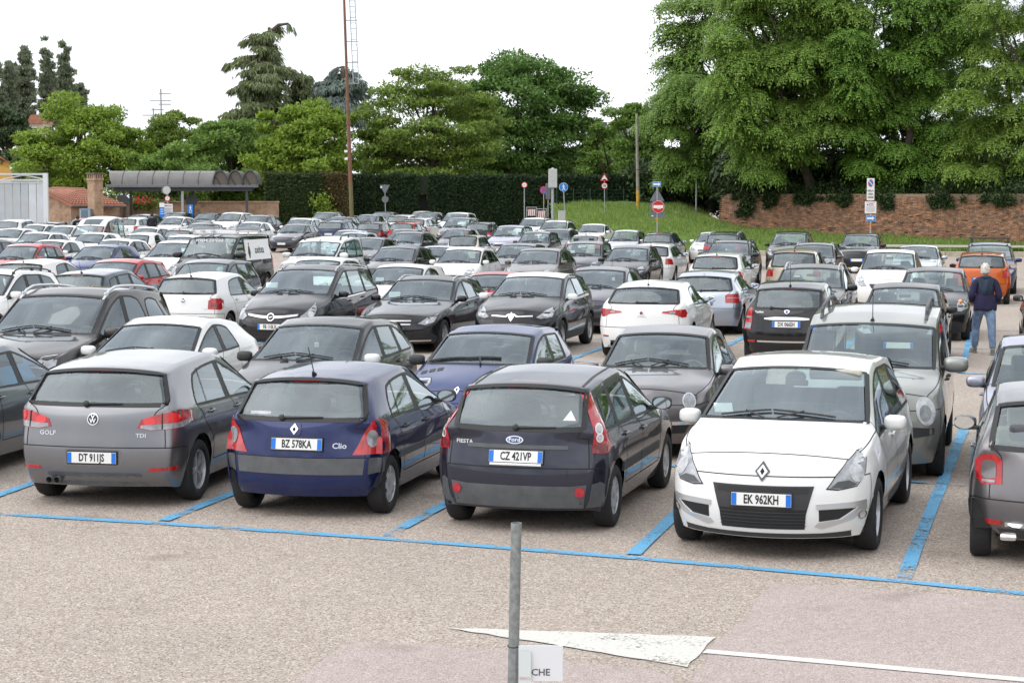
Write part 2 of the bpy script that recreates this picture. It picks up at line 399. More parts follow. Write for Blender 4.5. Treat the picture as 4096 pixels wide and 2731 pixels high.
    bm = bmesh.new(); bm.from_mesh(m2); bpy.data.meshes.remove(m2)
    # exact outer dimensions
    xs = [v.co.x for v in bm.verts]; ys = [v.co.y for v in bm.verts]; zs = [v.co.z for v in bm.verts]
    xa, xb, ym, zm = min(xs), max(xs), max(ys), max(zs); na, nb_ = x0 - L, x0
    for v in bm.verts:
        x = v.co.x
        f = (x - xa) / (xb - xa); lo = na - xa; hi = nb_ - xb
        v.co.x = x + (lo * max(0, 1 - f * 3) + hi * max(0, f * 3 - 2)); v.co.y *= hw / ym
        v.co.z = v.co.z + (H - zm) * max(0, (v.co.z - sill) / (zm - sill))
    bmesh.ops.recalc_face_normals(bm, faces=bm.faces)
    full = BVHTree.FromBMesh(bm)
    # wheel arches
    Ra = p['wr'] + p.get('arch', .05)
    for cx in (wb / 2, -wb / 2):
        cz = p['wr'] + .01
        for k in range(9):
            a = math.pi * (k + .5) / 9 - .0
            d = Vector((math.cos(a), 0, math.sin(a)))
            fs = [f for f in bm.faces if abs(f.calc_center_median().x - cx) < Ra + .2 and f.calc_center_median().z < cz + Ra + .15 and abs(f.calc_center_median().y) > hw * .6]
            geom = list({v for f in fs for v in f.verts}) + list({e for f in fs for e in f.edges}) + fs
            bmesh.ops.bisect_plane(bm, geom=geom, plane_co=Vector((cx, 0, cz)) + d * Ra, plane_no=d, dist=1e-5)
        def inside(c):
            if abs(c.y) < hw * .6 or c.z > cz + Ra: return False
            for k in range(9):
                a = math.pi * (k + .5) / 9
                if (c.x - cx) * math.cos(a) + (c.z - cz) * math.sin(a) > Ra: return False
            return True
        bmesh.ops.delete(bm, geom=[f for f in bm.faces if inside(f.calc_center_median())], context='FACES')
    bm.normal_update(); bm.verts.index_update(); bm.faces.index_update()
    return p, bm, full

def split_parts(bm):
    """bmesh with tagged faces -> {tag: mesh}, with the smooth normals of the whole"""
    VN = [v.normal.copy() for v in bm.verts]; VC = [v.co.copy() for v in bm.verts]
    by = {}
    for f in bm.faces: by.setdefault(f.material_index, []).append([v.index for v in f.verts])
    out = {}
    for t, fs in by.items():
        mp = {}; V = []; F = []; NN = []
        for f in fs:
            q = []
            for i in f:
                if i not in mp: mp[i] = len(V); V.append(tuple(VC[i])); NN.append(tuple(VN[i]))
                q.append(mp[i])
            F.append(q)
        me = bpy.data.meshes.new('panel'); me.from_pydata(V, [], F)
        me.polygons.foreach_set('use_smooth', [True] * len(F)); me.normals_split_custom_set_from_vertices(NN); out[t] = me
    return out
def ribbons(bm, cls, eps):
    """cls(t0, t1) -> half width or 0"""
    E = []
    inc = {}
    for e in bm.edges:
        if len(e.link_faces) == 2:
            a, b = e.link_faces[0].material_index // 2, e.link_faces[1].material_index // 2
            a2, b2 = e.link_faces[0].material_index, e.link_faces[1].material_index
            w = cls(a, b) if a2 != b2 else 0
            if w: E.append((e, w)); [inc.setdefault(v.index, []).append(e) for v in e.verts]
    V, F = [], []; sv = {}
    def side(v, e):
        d = (e.verts[1].co - e.verts[0].co).normalized()
        l = inc[v.index]
        if len(l) == 2:
            o = l[0] if l[1] is e else l[1]; d2 = (o.verts[1].co - o.verts[0].co).normalized()
            if d2.dot(d) < 0: d2 = -d2
            # orient so chains keep direction
            if d.dot(d2) > .2: d = (d + d2).normalized()
        return v.normal.cross(d).normalized()
    for e, w in E:
        q = []
        d0 = (e.verts[1].co - e.verts[0].co)
        for v, sg in ((e.verts[0], 1), (e.verts[1], 1)):
            s = side(v, e)
            q.append((v.co + v.normal * eps + s * w, v.co + v.normal * eps - s * w))
        o = len(V); V += [tuple(q[0][0]), tuple(q[0][1]), tuple(q[1][1]), tuple(q[1][0])]; F.append((o, o + 1, o + 2, o + 3))
    return V, F
def patch(bvh, poly, view='rear', x0=0., side=1, ang=0., off=.006, skirt=.012, cell=.06):
    """cut a 2D outline on a plane and lay it on the body surface: view front/rear: poly (y,z) at x=x0; side: poly (x,z) at y=x0; top: (x,y)"""
    a = R(ang)
    n = {'front': Vector((math.cos(a), math.sin(a) * side, 0)), 'rear': Vector((-math.cos(a), math.sin(a) * side, 0)),
         'side': Vector((0, side, 0)), 'top': Vector((0, 0, 1))}[view]
    bm = bmesh.new()
    fl = [bm.verts.new((u, v, 0)) for u, v in poly]; bm.faces.new(fl)
    for ax in (0, 1):
        vals = [q[ax] for q in poly]; lo, hi = min(vals), max(vals); k = max(1, int((hi - lo) / cell))
        for i in range(1, k):
            no = Vector((1, 0, 0)) if ax == 0 else Vector((0, 1, 0))
            bmesh.ops.bisect_plane(bm, geom=list(bm.verts) + list(bm.edges) + list(bm.faces), plane_co=no * (lo + (hi - lo) * i / k), plane_no=no)
    bmesh.ops.triangulate(bm, faces=bm.faces)
    bad = []
    for v in bm.verts:
        u, w = v.co.x, v.co.y
        P = {'front': Vector((x0, u, w)), 'rear': Vector((x0, u, w)), 'side': Vector((u, x0, w)), 'top': Vector((u, w, x0))}[view]
        h = bvh.ray_cast(P + n * 4, -n)
        if h[0] is None: bad.append(v); continue
        v.co = h[0] + n * off
    if bad: bmesh.ops.delete(bm, geom=bad, context='VERTS')
    if skirt:
        be = [e for e in bm.edges if e.is_boundary]
        r = bmesh.ops.extrude_edge_only(bm, edges=be)
        for g in r['geom']:
            if isinstance(g, bmesh.types.BMVert): g.co -= n * (skirt + off)
    bm.normal_update(); bm.verts.index_update()
    out = [tuple(v.co) for v in bm.verts], [tuple(v.index for v in f.verts) for f in bm.faces]
    # orient outward
    bm.free(); return out
def ell(cy, cz, ry, rz, n=16, a0=0): return [(cy + ry * math.cos(a0 + 2 * math.pi * k / n), cz + rz * math.sin(a0 + 2 * math.pi * k / n)) for k in range(n)]
def rrect(cy, cz, w, h, r=.02):
    r = min(r, w / 2 - .001, h / 2 - .001); P = []
    for qx, qz, a in ((1, 1, 0), (-1, 1, 90), (-1, -1, 180), (1, -1, 270)):
        for k in range(4): P.append((cy + qx * (w / 2 - r) + r * math.cos(R(a + k * 30)), cz + qz * (h / 2 - r) + r * math.sin(R(a + k * 30))))
    return P
def mir(poly): return [(-y, z) for y, z in poly][::-1]

def make_wheel(wr, wd=.19, style='alloy5', rr=.62):
    """tyre and rim meshes, axle along y, outer face towards +y"""
    h = wd / 2; ri = wr * rr
    pr = [(ri, -h * .86), (ri * 1.06, -h), (wr * .90, -h * 1.04), (wr * .975, -h * .86), (wr, -h * .55), (wr, 0), (wr, h * .55), (wr * .975, h * .86), (wr * .90, h * 1.04), (ri * 1.06, h), (ri, h * .86), (ri * .97, 0), (ri, -h * .86)]
    ty = mesh('tyre', lathe(pr, 28, 'y', False), M_TYRE, True, auto=50)
    ps = [lathe([(ri * 1.0, h * .80), (ri * .965, h * .86), (ri * .93, h * .62), (ri * .9, -h * .2)], 28, 'y', False),
          lathe([(0.001, h * .62), (ri * .17, h * .62), (ri * .19, h * .5), (ri * .2, h * .1)], 12, 'y', False)]
    back = lathe([(0.001, h * .02), (ri * .92, h * .0)], 20, 'y', False)
    ns = {'alloy5': 5, 'alloy5d': 5, 'alloy7': 7, 'cap': 7, 'cap9': 9, 'alloy10': 10}[style]
    if style.startswith('cap'):
        ps.append(lathe([(ri * .16, h * .66), (ri * .50, h * .80), (ri * .62, h * .80)], 24, 'y', False))
        for k in range(ns):
            a = 2 * math.pi * k / ns; b = math.pi / ns * 1.05
            V = []
            for rad, hh, bb in ((ri * .60, h * .80, b * 1.0), (ri * .97, h * .80, b * .95)):
                for s in (-1, 1): V.append((rad * math.cos(a + s * bb * .50), hh, rad * math.sin(a + s * bb * .50)))
            V += [(x, y - h * .25, z) for x, y, z in V]
            ps.append((V, [(0, 1, 3, 2), (4, 6, 7, 5), (0, 4, 5, 1), (1, 5, 7, 3), (3, 7, 6, 2), (2, 6, 4, 0)]))
    else:
        wds = {'alloy5': .40, 'alloy5d': .22, 'alloy7': .2, 'alloy10': .13}[style]
        for k in range(ns):
            for dd in ((-.2, .2) if style == 'alloy5d' else (0,)):
                a = 2 * math.pi * k / ns + dd; V = []
                for rad, hh, ww in ((ri * .14, h * .58, wds * .55), (ri * .6, h * .70, wds * .5), (ri * .95, h * .62, wds * .62)):
                    for s in (-1, 1):
                        t = (-math.sin(a) * s * ww * ri * .5, math.cos(a) * s * ww * ri * .5)
                        V.append((rad * math.cos(a - dd * (1 - rad / ri) * .6) + t[0], hh, rad * math.sin(a - dd * (1 - rad / ri) * .6) + t[1]))
                V += [(x, y - h * .3, z) for x, y, z in V]
                ps.append((V, [(0, 1, 3, 2), (2, 3, 5, 4), (0, 6, 7, 1), (1, 7, 9, 3), (3, 9, 11, 5), (4, 5, 11, 10), (2, 4, 10, 8), (0, 2, 8, 6)]))
    a = J(*ps); n1 = len(a[1]); b = J(a, back)
    rim = mesh('rim', b, [M_CAP if style.startswith('cap') else M_RIM, M_DARK], True, [0] * n1 + [1] * (len(b[1]) - n1), auto=35)
    return ty, rim
WHEELS = {}
def wheel(wr, style, rr=.62):
    k = (round(wr, 3), style, rr)
    if k not in WHEELS: WHEELS[k] = make_wheel(wr, .175 + (wr - .29) * .5, style, rr)
    return WHEELS[k]
def seat_mesh():
    back = xf(bbox(0, 0, .30, .13, .48, .62, .05), (-.20, 0, .18), (0, R(-14), 0))
    head = xf(bbox(0, 0, .02, .09, .27, .19, .04), (-.385, 0, .86), (0, R(-12), 0))
    post = J(cyl((-.36, .05, .70), (-.385, .05, .82), .008, n=5), cyl((-.36, -.05, .70), (-.385, -.05, .82), .008, n=5))
    return J(bbox(.05, 0, .16, .52, .50, .17, .05), back, head, post)
SEAT = mesh('seat', seat_mesh(), M_SEAT, True, auto=45)
SEATB = mesh('seat', seat_mesh(), M_BEIGE, True, auto=45)
def bench_mesh(w):
    ps = [bbox(.05, 0, .16, .50, w, .17, .05), xf(bbox(0, 0, .27, .13, w, .56, .05), (-.18, 0, .18), (0, R(-16), 0))]
    for y in (-w * .3, w * .3): ps.append(xf(bbox(0, 0, .02, .08, .25, .15, .035), (-.35, y, .80), (0, R(-14), 0)))
    return J(*ps)
def torus(r, t, n=18, m=6):
    V, F = [], []
    for i in range(n):
        a = 2 * math.pi * i / n
        for j in range(m):
            b = 2 * math.pi * j / m; V.append(((r + t * math.cos(b)) * math.cos(a), (r + t * math.cos(b)) * math.sin(a), t * math.sin(b)))
    for i in range(n):
        for j in range(m): F.append((i * m + j, ((i + 1) % n) * m + j, ((i + 1) % n) * m + (j + 1) % m, i * m + (j + 1) % m))
    return V, F
STEER = J(torus(.18, .016), xf(bbox(0, 0, -.02, .12, .14, .05, .02)), box(0, .1, -.012, .03, .15, .015), box(0, -.1, -.012, .03, .15, .015), box(-.1, 0, -.012, .15, .03, .015))
STEER_ME = {'b': mesh('steering_wheel', STEER, M_DASH, True, auto=40), 'w': mesh('steering_wheel', STEER, M_BEIGE, True, auto=40)}

class Car:
    def __init__(s, key, wstyle='alloy5', rr=.62, **p):
        s.key = key; s.parts = []
        s.p, bm, s.bvh = shell(p); p = s.p
        s.X = lambda d: p['fo'] + p['wb'] / 2 - d
        hw = p['W'] / 2; s.hw = hw
        pm = split_parts(bm)
        glass = {T_WS: G_WS, T_RW: G_REAR, T_SF: G_SIDE, T_SR: G_SIDE, T_Q: G_SIDE}
        if p['tint']: glass.update({T_SR: G_TINT, T_Q: G_TINT, T_RW: G_TINT})
        nm = {T_BODY: 'body', T_HOOD: 'bonnet', T_DF: 'front_door', T_DR: 'rear_door', T_GATE: 'tailgate', T_BF: 'front_bumper', T_BR: 'rear_bumper', T_WS: 'windscreen',
              T_RW: 'rear_window', T_SF: 'side_window', T_SR: 'side_window', T_Q: 'quarter_window', T_BP: 'door_pillar', T_CP: 'door_pillar', T_ROOF: 'roof'}
        s.door = {}
        for t in sorted(pm):
            b = t // 2; sd = 1 if t % 2 == 0 else -1
            if b in glass: par = None
            i = s.add(nm[b], pm[t], 'P' if b not in glass and b not in (T_BP, T_CP) else ('R' if b == T_ROOF else glass.get(b, M_SEAL)))
            if b == T_ROOF: s.parts[i]['mat'] = 'R'
            if b in SIDED or b in (T_BR, T_BF, T_GATE, T_HOOD, T_BODY): s.door[(b, sd if b in SIDED else 1)] = i
        gl = set(glass) | {T_BP, T_CP}
        def c_seal(a, b):
            if (a in gl) != (b in gl): return .026 if {a, b} & {T_WS, T_RW} else .014
            return .006 if a in gl and b in gl and a != b else 0
        def c_gap(a, b):
            if a in gl or b in gl or {a, b} == {T_BODY, T_ROOF}: return 0
            return .0052
        s.add('window_seal', mesh('window_seal', ribbons(bm, c_seal, .003), M_SEAL), M_SEAL)
        s.add('panel_gap', mesh('panel_gap', ribbons(bm, c_gap, .0012), M_GAP), M_GAP)
        bm.free()
        # underbody and wheel wells
        wb, wr = p['wb'], p['wr']; ps = []
        x_f, x_r = s.X(p['nb'] + .12), s.X(p['L'] - p['tb'] - .08); zf = p['sill'] + .02
        iw = hw - .24
        ps.append(box((x_f + x_r) / 2, 0, zf + .05, x_f - x_r, iw * 2, .10))
        ps.append(box(0, 0, zf + .04, wb - 2 * wr - .16, hw * 1.72, .08))
        for cx in (wb / 2, -wb / 2):
            for sg in (1, -1):
                n = 12; V = []; Fq = []; Ra = wr + .058
                for k in range(n + 1):
                    a = math.pi * k / n - .0
                    for y in (hw * .955, iw - .02): V.append((cx + Ra * math.cos(a), sg * y, wr + .01 + Ra * math.sin(a)))
                for k in range(n): Fq.append((2 * k, 2 * k + 1, 2 * k + 3, 2 * k + 2))
                V += [(cx, sg * (iw - .02), wr)]
                for k in range(n): Fq.append((2 * k + 1, len(V) - 1, 2 * k + 3))
                ps.append((V, Fq))
        s.add('underbody', mesh('underbody', J(*ps), M_DARK), M_DARK)
        ty, rim = wheel(wr, wstyle, rr)
        for cx in (wb / 2, -wb / 2):
            for sg in (1, -1):
                i = s.add('wheel', ty, M_TYRE, loc=(cx, sg * (hw - .115 - p.get('win', 0)), wr), rot=(0, 0, 0 if sg > 0 else math.pi))
                s.add('rim', rim, None, parent=i)
    def add(s, name, me, m=None, loc=(0, 0, 0), rot=(0, 0, 0), parent=None, label=None):
        s.parts.append(dict(name=name, me=me, mat=m, loc=loc, rot=rot, parent=parent, label=label)); return len(s.parts) - 1
    def shape(s, name, p, m, parent=None, smooth=False, auto=40, **kw):
        return s.add(name, mesh(name, p, m if not isinstance(m, str) else mat('paint_placeholder'), smooth, auto=auto), m, parent=parent, **kw)
    # -- features laid on the body
    def lay(s, name, poly, m, view='rear', both=False, d=None, ang=0., off=.006, skirt=.012, cell=.06, side=1, parent=None, label=None):
        r = None
        for sg in ((1, -1) if both else (side,)):
            if view in ('front', 'rear'):
                x0 = s.X(d if d is not None else (.25 if view == 'front' else s.p['L'] - .2)); pl = poly if sg > 0 else mir(poly)
                g = patch(s.bvh, pl, view, x0, sg, ang, off, skirt, cell)
            elif view == 'side':
                g = patch(s.bvh, [(s.X(a), b) for a, b in poly], 'side', 0, sg, 0, off, skirt, cell)
            else:
                g = patch(s.bvh, [(s.X(a), b * sg) for a, b in poly], 'top', 0, sg, 0, off, skirt, cell)
            if not g[1]: continue
            pr = parent if not isinstance(parent, (list, tuple)) else parent[0 if sg > 0 else 1]
            i = s.shape(name, g, m, parent=pr, smooth=True, label=label)
            r = [i] if r is None else r + [i]
        return r
    def surf(s, view, u, v, off=.0, side=1):
        n = {'front': Vector((1, 0, 0)), 'rear': Vector((-1, 0, 0)), 'side': Vector((0, side, 0)), 'top': Vector((0, 0, 1))}[view]
        P = {'front': Vector((0, u, v)), 'rear': Vector((0, u, v)), 'side': Vector((s.X(u), 0, v)), 'top': Vector((s.X(u), v, 0))}[view]
        h = s.bvh.ray_cast(P + n * 5, -n)
        return (h[0] + n * off, h[1]) if h[0] is not None else (P, n)
    def plate(s, text, view='rear', y=0., z=.5, tilt=None, frame=True, width=.52):
        P, n = s.surf(view, y, z, .012); a = s.surf(view, y, z + .05)[0]; b = s.surf(view, y, z - .05)[0]
        tl = math.atan2((a.x - b.x), .1)
        h = .11 * width / .52 if width != .52 else .11
        rz = math.pi / 2 if view == 'front' else -math.pi / 2
        rot = (math.pi / 2, 0, rz)
        M = Matrix.Rotation(rz, 4, 'Z') @ Matrix.Rotation(math.pi / 2, 4, 'X')
        M = Matrix.Translation(P) @ Matrix.Rotation(tl, 4, 'Y') @ M
        def T(p): return [tuple(M @ Vector(v)) for v in p[0]], p[1]
        if frame: s.shape('plate_frame', T(bbox(0, 0, -.004, width + .02, h + .03, .012, .004)), M_GRIL)
        i = s.shape('number_plate', T(bbox(0, 0, .004, width, h, .006, .002)), M_PLATE)
        for k in (-1, 1): s.shape('plate_band', T(box(k * (width / 2 - .024), 0, .0078, .044, h - .006, .003)), M_PBLUE, parent=i)
        if text: s.shape('plate_lettering', T(xf(text_mesh(text, h * .98, .0006, 'CENTER', .66, .0026), (0, -.002, .0088))), M_INK, parent=i)
        return i
    def lettering(s, text, view, y, z, size, m=M_SILVER, sx=1., parent=None, bold=.001, off=.004):
        """raised letters laid on the surface one vertex at a time"""
        V, F = text_mesh(text, size, .001, 'CENTER', sx, bold); out = []
        for x, yy, zz in V:
            u = y - x if view == 'rear' else y + x
            P, n = s.surf(view, u, z + yy, off + zz); out.append(tuple(P))
        return s.shape('lettering', (out, F), m, parent=parent)
    def handles(s, spec, m='P'):
        for sg in (1, -1):
            for k, (sx, z) in enumerate(spec):
                P, n = s.surf('side', sx, z, 0, sg)
                g = J(bbox(P.x, P.y + sg * .022, z, .17, .018, .026, .008), bbox(P.x + .06, P.y + sg * .008, z, .03, .03, .024, .006), bbox(P.x - .06, P.y + sg * .008, z, .03, .03, .024, .006))
                b = T_DF if k == 0 else T_DR
                s.shape('door_handle', g, m, parent=s.door.get((b, sg)), smooth=True)
                s.shape('handle_recess', patch(s.bvh, ell(P.x, z, .05, .026, 12), 'side', 0, sg, 0, .002, 0, .05), M_GAP, parent=s.door.get((b, sg)))
    def mirrors(s, sx, z, m='P', size=1., low=M_TRIM, mside=None):
        for sg in (1, -1):
            P, n = s.surf('side', sx, z, 0, sg); k = size
            bm = bmesh.new(); bmesh.ops.create_uvsphere(bm, u_segments=14, v_segments=9, radius=1)
            V = []
            for v in bm.verts:
                x, y, zz = v.co; sq = lambda t: math.copysign(abs(t) ** .62, t)
                xx = sq(x) * .085 * k if x > 0 else sq(x) * .04 * k
                V.append((P.x + xx + .02, P.y + sg * (.12 * k + sq(y) * .105 * k), z + .035 + sq(zz) * .068 * k))
            bm.verts.index_update(); F = [tuple(v.index for v in f.verts) for f in bm.faces]; bm.free()
            mm = m if not isinstance(m, dict) else m[sg]
            i = s.shape('wing_mirror', (V, F), mm, smooth=True, auto=80)
            s.shape('mirror_arm', bbox(P.x + .01, P.y + sg * .035 * k, z - .01, .07, .11 * k, .04, .012), low, parent=i)
            s.shape('mirror_glass', xf(lathe([(.001, 0), (1, 0)], 16, 'x', False), (P.x - .027 * k, P.y + sg * .13 * k, z + .035), (0, 0, 0), (1, .092 * k, .058 * k)), M_MIRR, parent=i)
    def wipers(s, kind='front'):
        if kind == 'front':
            for y0, y1, dz in ((.52, -.10, 0), (-.12, -.62, .0)):
                pts = []
                for k in range(7):
                    y = (y0 + (y1 - y0) * k / 6) * s.hw
                    sd = s.p['sA0'] + .09 + .16 * (abs(y) / s.hw) ** 2 + .06 * (k / 6 if y0 > 0 else (1 - k / 6)) * 1.2
                    P, n = s.surf('top', sd, y, .018); pts.append(P)
                s.shape('wiper', J(tube(pts, .010, 5), tube([pts[3] + Vector((0, 0, .015)), s.surf('top', s.p['sA0'] + .02, (y0 + (y1 - y0) * (.9 if y0 > 0 else .1)) * s.hw, .02)[0]], .009, 5)), M_TRIM)
        else:
            y0, y1, z, dz = kind
            pts = [s.surf('rear', y0 + (y1 - y0) * k / 5, z + dz * k / 5, .016)[0] for k in range(6)]
            s.shape('rear_wiper', J(tube(pts, [.013, .014, .012, .01, .009, .007], 6), xf(lathe([(.03, 0), (.028, .02), (.012, .03)], 10, 'x'), tuple(pts[0] + Vector((-.002, 0, 0))), (0, 0, math.pi))), M_TRIM)
    def antenna(s, sd, h=.35, lean=25, y=0., r=.004):
        P, n = s.surf('top', sd, y, 0); a = R(lean)
        s.shape('antenna', J(tube([P, P + Vector((-.05, 0, .035))], [.028, .010], 8), tube([P + Vector((-.02, 0, .03)), P + Vector((-math.sin(a) * h, 0, math.cos(a) * h))], [r * 1.5, r], 5)), M_TRIM)
    def fin(s, sd):
        P, n = s.surf('top', sd, 0, 0)
        s.shape('antenna_fin', prism([(P.x + .09, P.z - .01), (P.x - .03, P.z + .055), (P.x - .06, P.z + .05), (P.x - .07, P.z - .01)], -.016, .016), 'P', smooth=True)
    def rails(s, s0, s1, y, h=.05, m=M_SILVER, r=.016):
        for sg in (1, -1):
            pts = []
            for k in range(11):
                t = k / 10; sd = s0 + (s1 - s0) * t; P, n = s.surf('top', sd, sg * y, 0)
                e = min(1, min(t, 1 - t) / .12); pts.append(P + Vector((0, 0, -.01 + (h + .01) * math.sin(e * math.pi / 2))))
            ft = []
            for t in (.0, .5, 1.):
                P, n = s.surf('top', s0 + (s1 - s0) * (.06 + .88 * t), sg * y, 0); ft.append(bbox(P.x, P.y, P.z + h * .4, .10, .03, h * .8 + .02, .008))
            s.shape('roof_rail', J(tube(pts, r, 8), *ft), m, smooth=True, auto=50)
    def strip(s, s0, s1, z, h, m=M_TRIMG, z2=None, both=True, off=.010):
        z2 = z if z2 is None else z2
        for b, lo, hi in ((T_DF, s0, min(s1, s.p['sB'] - .06)), (T_DR, s.p['sB'] - .035, s1)):
            if hi - lo < .1: continue
            for sg in (1, -1):
                f = lambda q: z + (z2 - z) * (q - s0) / (s1 - s0)
                s.lay('side_moulding', [(lo, f(lo) - h / 2), (hi, f(hi) - h / 2), (hi, f(hi) + h / 2), (lo, f(lo) + h / 2)], m, 'side', side=sg, off=off, skirt=.01, cell=.12, parent=s.door.get((b, sg)))
    def archtrim(s, wid=.05, m=M_TRIM):
        for cx in (s.p['fo'], s.p['fo'] + s.p['wb']):
            Ra = s.p['wr'] + .05; out = [(cx + (Ra + wid) * math.cos(math.pi * k / 14), s.p['wr'] + .01 + (Ra + wid) * math.sin(math.pi * k / 14)) for k in range(15)]
            inn = [(cx + (Ra - .004) * math.cos(math.pi * k / 14), s.p['wr'] + .01 + (Ra - .004) * math.sin(math.pi * k / 14)) for k in range(15)]
            s.lay('arch_trim', out + inn[::-1], m, 'side', True, off=.010, skirt=.02, cell=.09)
    def interior(s, seat=SEAT, wheel_='b', left=True, dash=M_DASH):
        p = s.p; x0 = s.X(p['sB']); zf = p['sill'] + .1
        zb = p['bf']
        yo = s.hw * .44; zs = min(.30, zb - .62)
        for sg in (1, -1): s.add('seat', seat, None, loc=(x0 + .12, sg * yo, zs))
        s.add('rear_seat', mesh('rear_seat', bench_mesh(s.hw * 1.45), M_SEAT, True, auto=45), None, loc=(x0 - .72, 0, zs))
        xw = s.X(p['sA0'] + .10); xd = s.X(p['sA0'] + .78)
        s.shape('dashboard', prism([(xw, zb + .0), (xd + .1, zb + .015), (xd, zb - .06), (xd, zb - .35), (xw + .1, zb - .4)], -s.hw * .84, s.hw * .84), dash, smooth=True, auto=35)
        s.add('steering_wheel', STEER_ME[wheel_], None, loc=(xd - .12, yo, zb - .03), rot=(0, R(-68), 0))
        P = s.surf('top', p['sA1'] - .12, 0, 0)[0]
        s.shape('rear_view_mirror', bbox(P.x - .06, 0, P.z - .10, .03, .22, .06, .015), M_DASH)
        s.shape('cabin_floor', box((xw + s.X(p['sD1'])) / 2, 0, zf, xw - s.X(p['sD1']), s.hw * 1.7, .03), M_DARK)
    def place(s, x, y, yaw, pnt, name, label, cat='car', group='cars in the car park', z=0., roofp=None, sx=0., drop=()):
        """yaw: heading of the nose, degrees clockwise from +Y"""
        root = ob(name, None, None, (x, y, z), (0, 0, R(90 - yaw)), label, cat, group)
        made = []
        for q in s.parts:
            if q['name'] in drop: made.append(None); continue
            o = bpy.data.objects.new(q['name'], q['me']); COL.objects.link(o)
            o.parent = root if q['parent'] is None else (made[q['parent']] or root); o.location = q['loc']; o.rotation_euler = q['rot']
            m = q['mat']
            if isinstance(m, str): m = pnt if (m == 'P' or roofp is None) else roofp
            if m is not None and (len(q['me'].materials) == 0): q['me'].materials.append(m)
            if m is not None and isinstance(q['mat'], str):
                o.material_slots[0].link = 'OBJECT'; o.material_slots[0].material = m
            if q['label']: o['label'] = q['label']
            if q['name'] in ('panel_gap', 'window_seal', 'handle_recess'): o['kind'] = 'stuff'
            made.append(o)
        return root
# ================================================================ car models
MODELS = {}
def std(c, hl=None, tl=None, mz=.05, ms=None, handles=None, grille=None, hang=28, tang=20, mirror='P', mk=1., wip=True, rwip=None, seat=SEAT, steer='b', low=None, hm='P', plate=True):
    p = c.p
    c.interior(seat, steer)
    c.mirrors(ms or p['sA0'] + .40, p['bf'] + mz, mirror, mk)
    if wip: c.wipers()
    if rwip: c.wipers(rwip)
    if handles: c.handles(handles, hm)
    h = []
    if hl:
        cy_ = sum(q[0] for q in hl) / len(hl); cz_ = sum(q[1] for q in hl) / len(hl)
        c.lay('headlight_seal', [(cy_ + (y_ - cy_) * 1.07, cz_ + (z_ - cz_) * 1.07) for y_, z_ in hl], M_GAP, 'front', True, d=.3, ang=hang, off=.003, skirt=0)
        h = c.lay('headlight', hl, M_CLEAR, 'front', True, d=.3, ang=hang, off=.006)
    t = c.lay('tail_light', tl, M_RED, 'rear', True, ang=tang, off=.008) if tl else []
    if grille:
        for g in grille: c.lay('grille', g, M_GRIL, 'front', off=.004, skirt=0, cell=.08)
    if low: c.lay('lower_bumper', low[0], low[2], low[1], off=.008, skirt=.01, cell=.1)
    return h, t
def sym(pts): return pts + [(-y, z) for y, z in pts[::-1]]
def high_brake(c, z, w, h=.025, m=M_DRED, off=.012): c.lay('high_brake_light', rrect(0, z, w, h, .01), m, 'rear', off=off, skirt=.01, cell=.1)

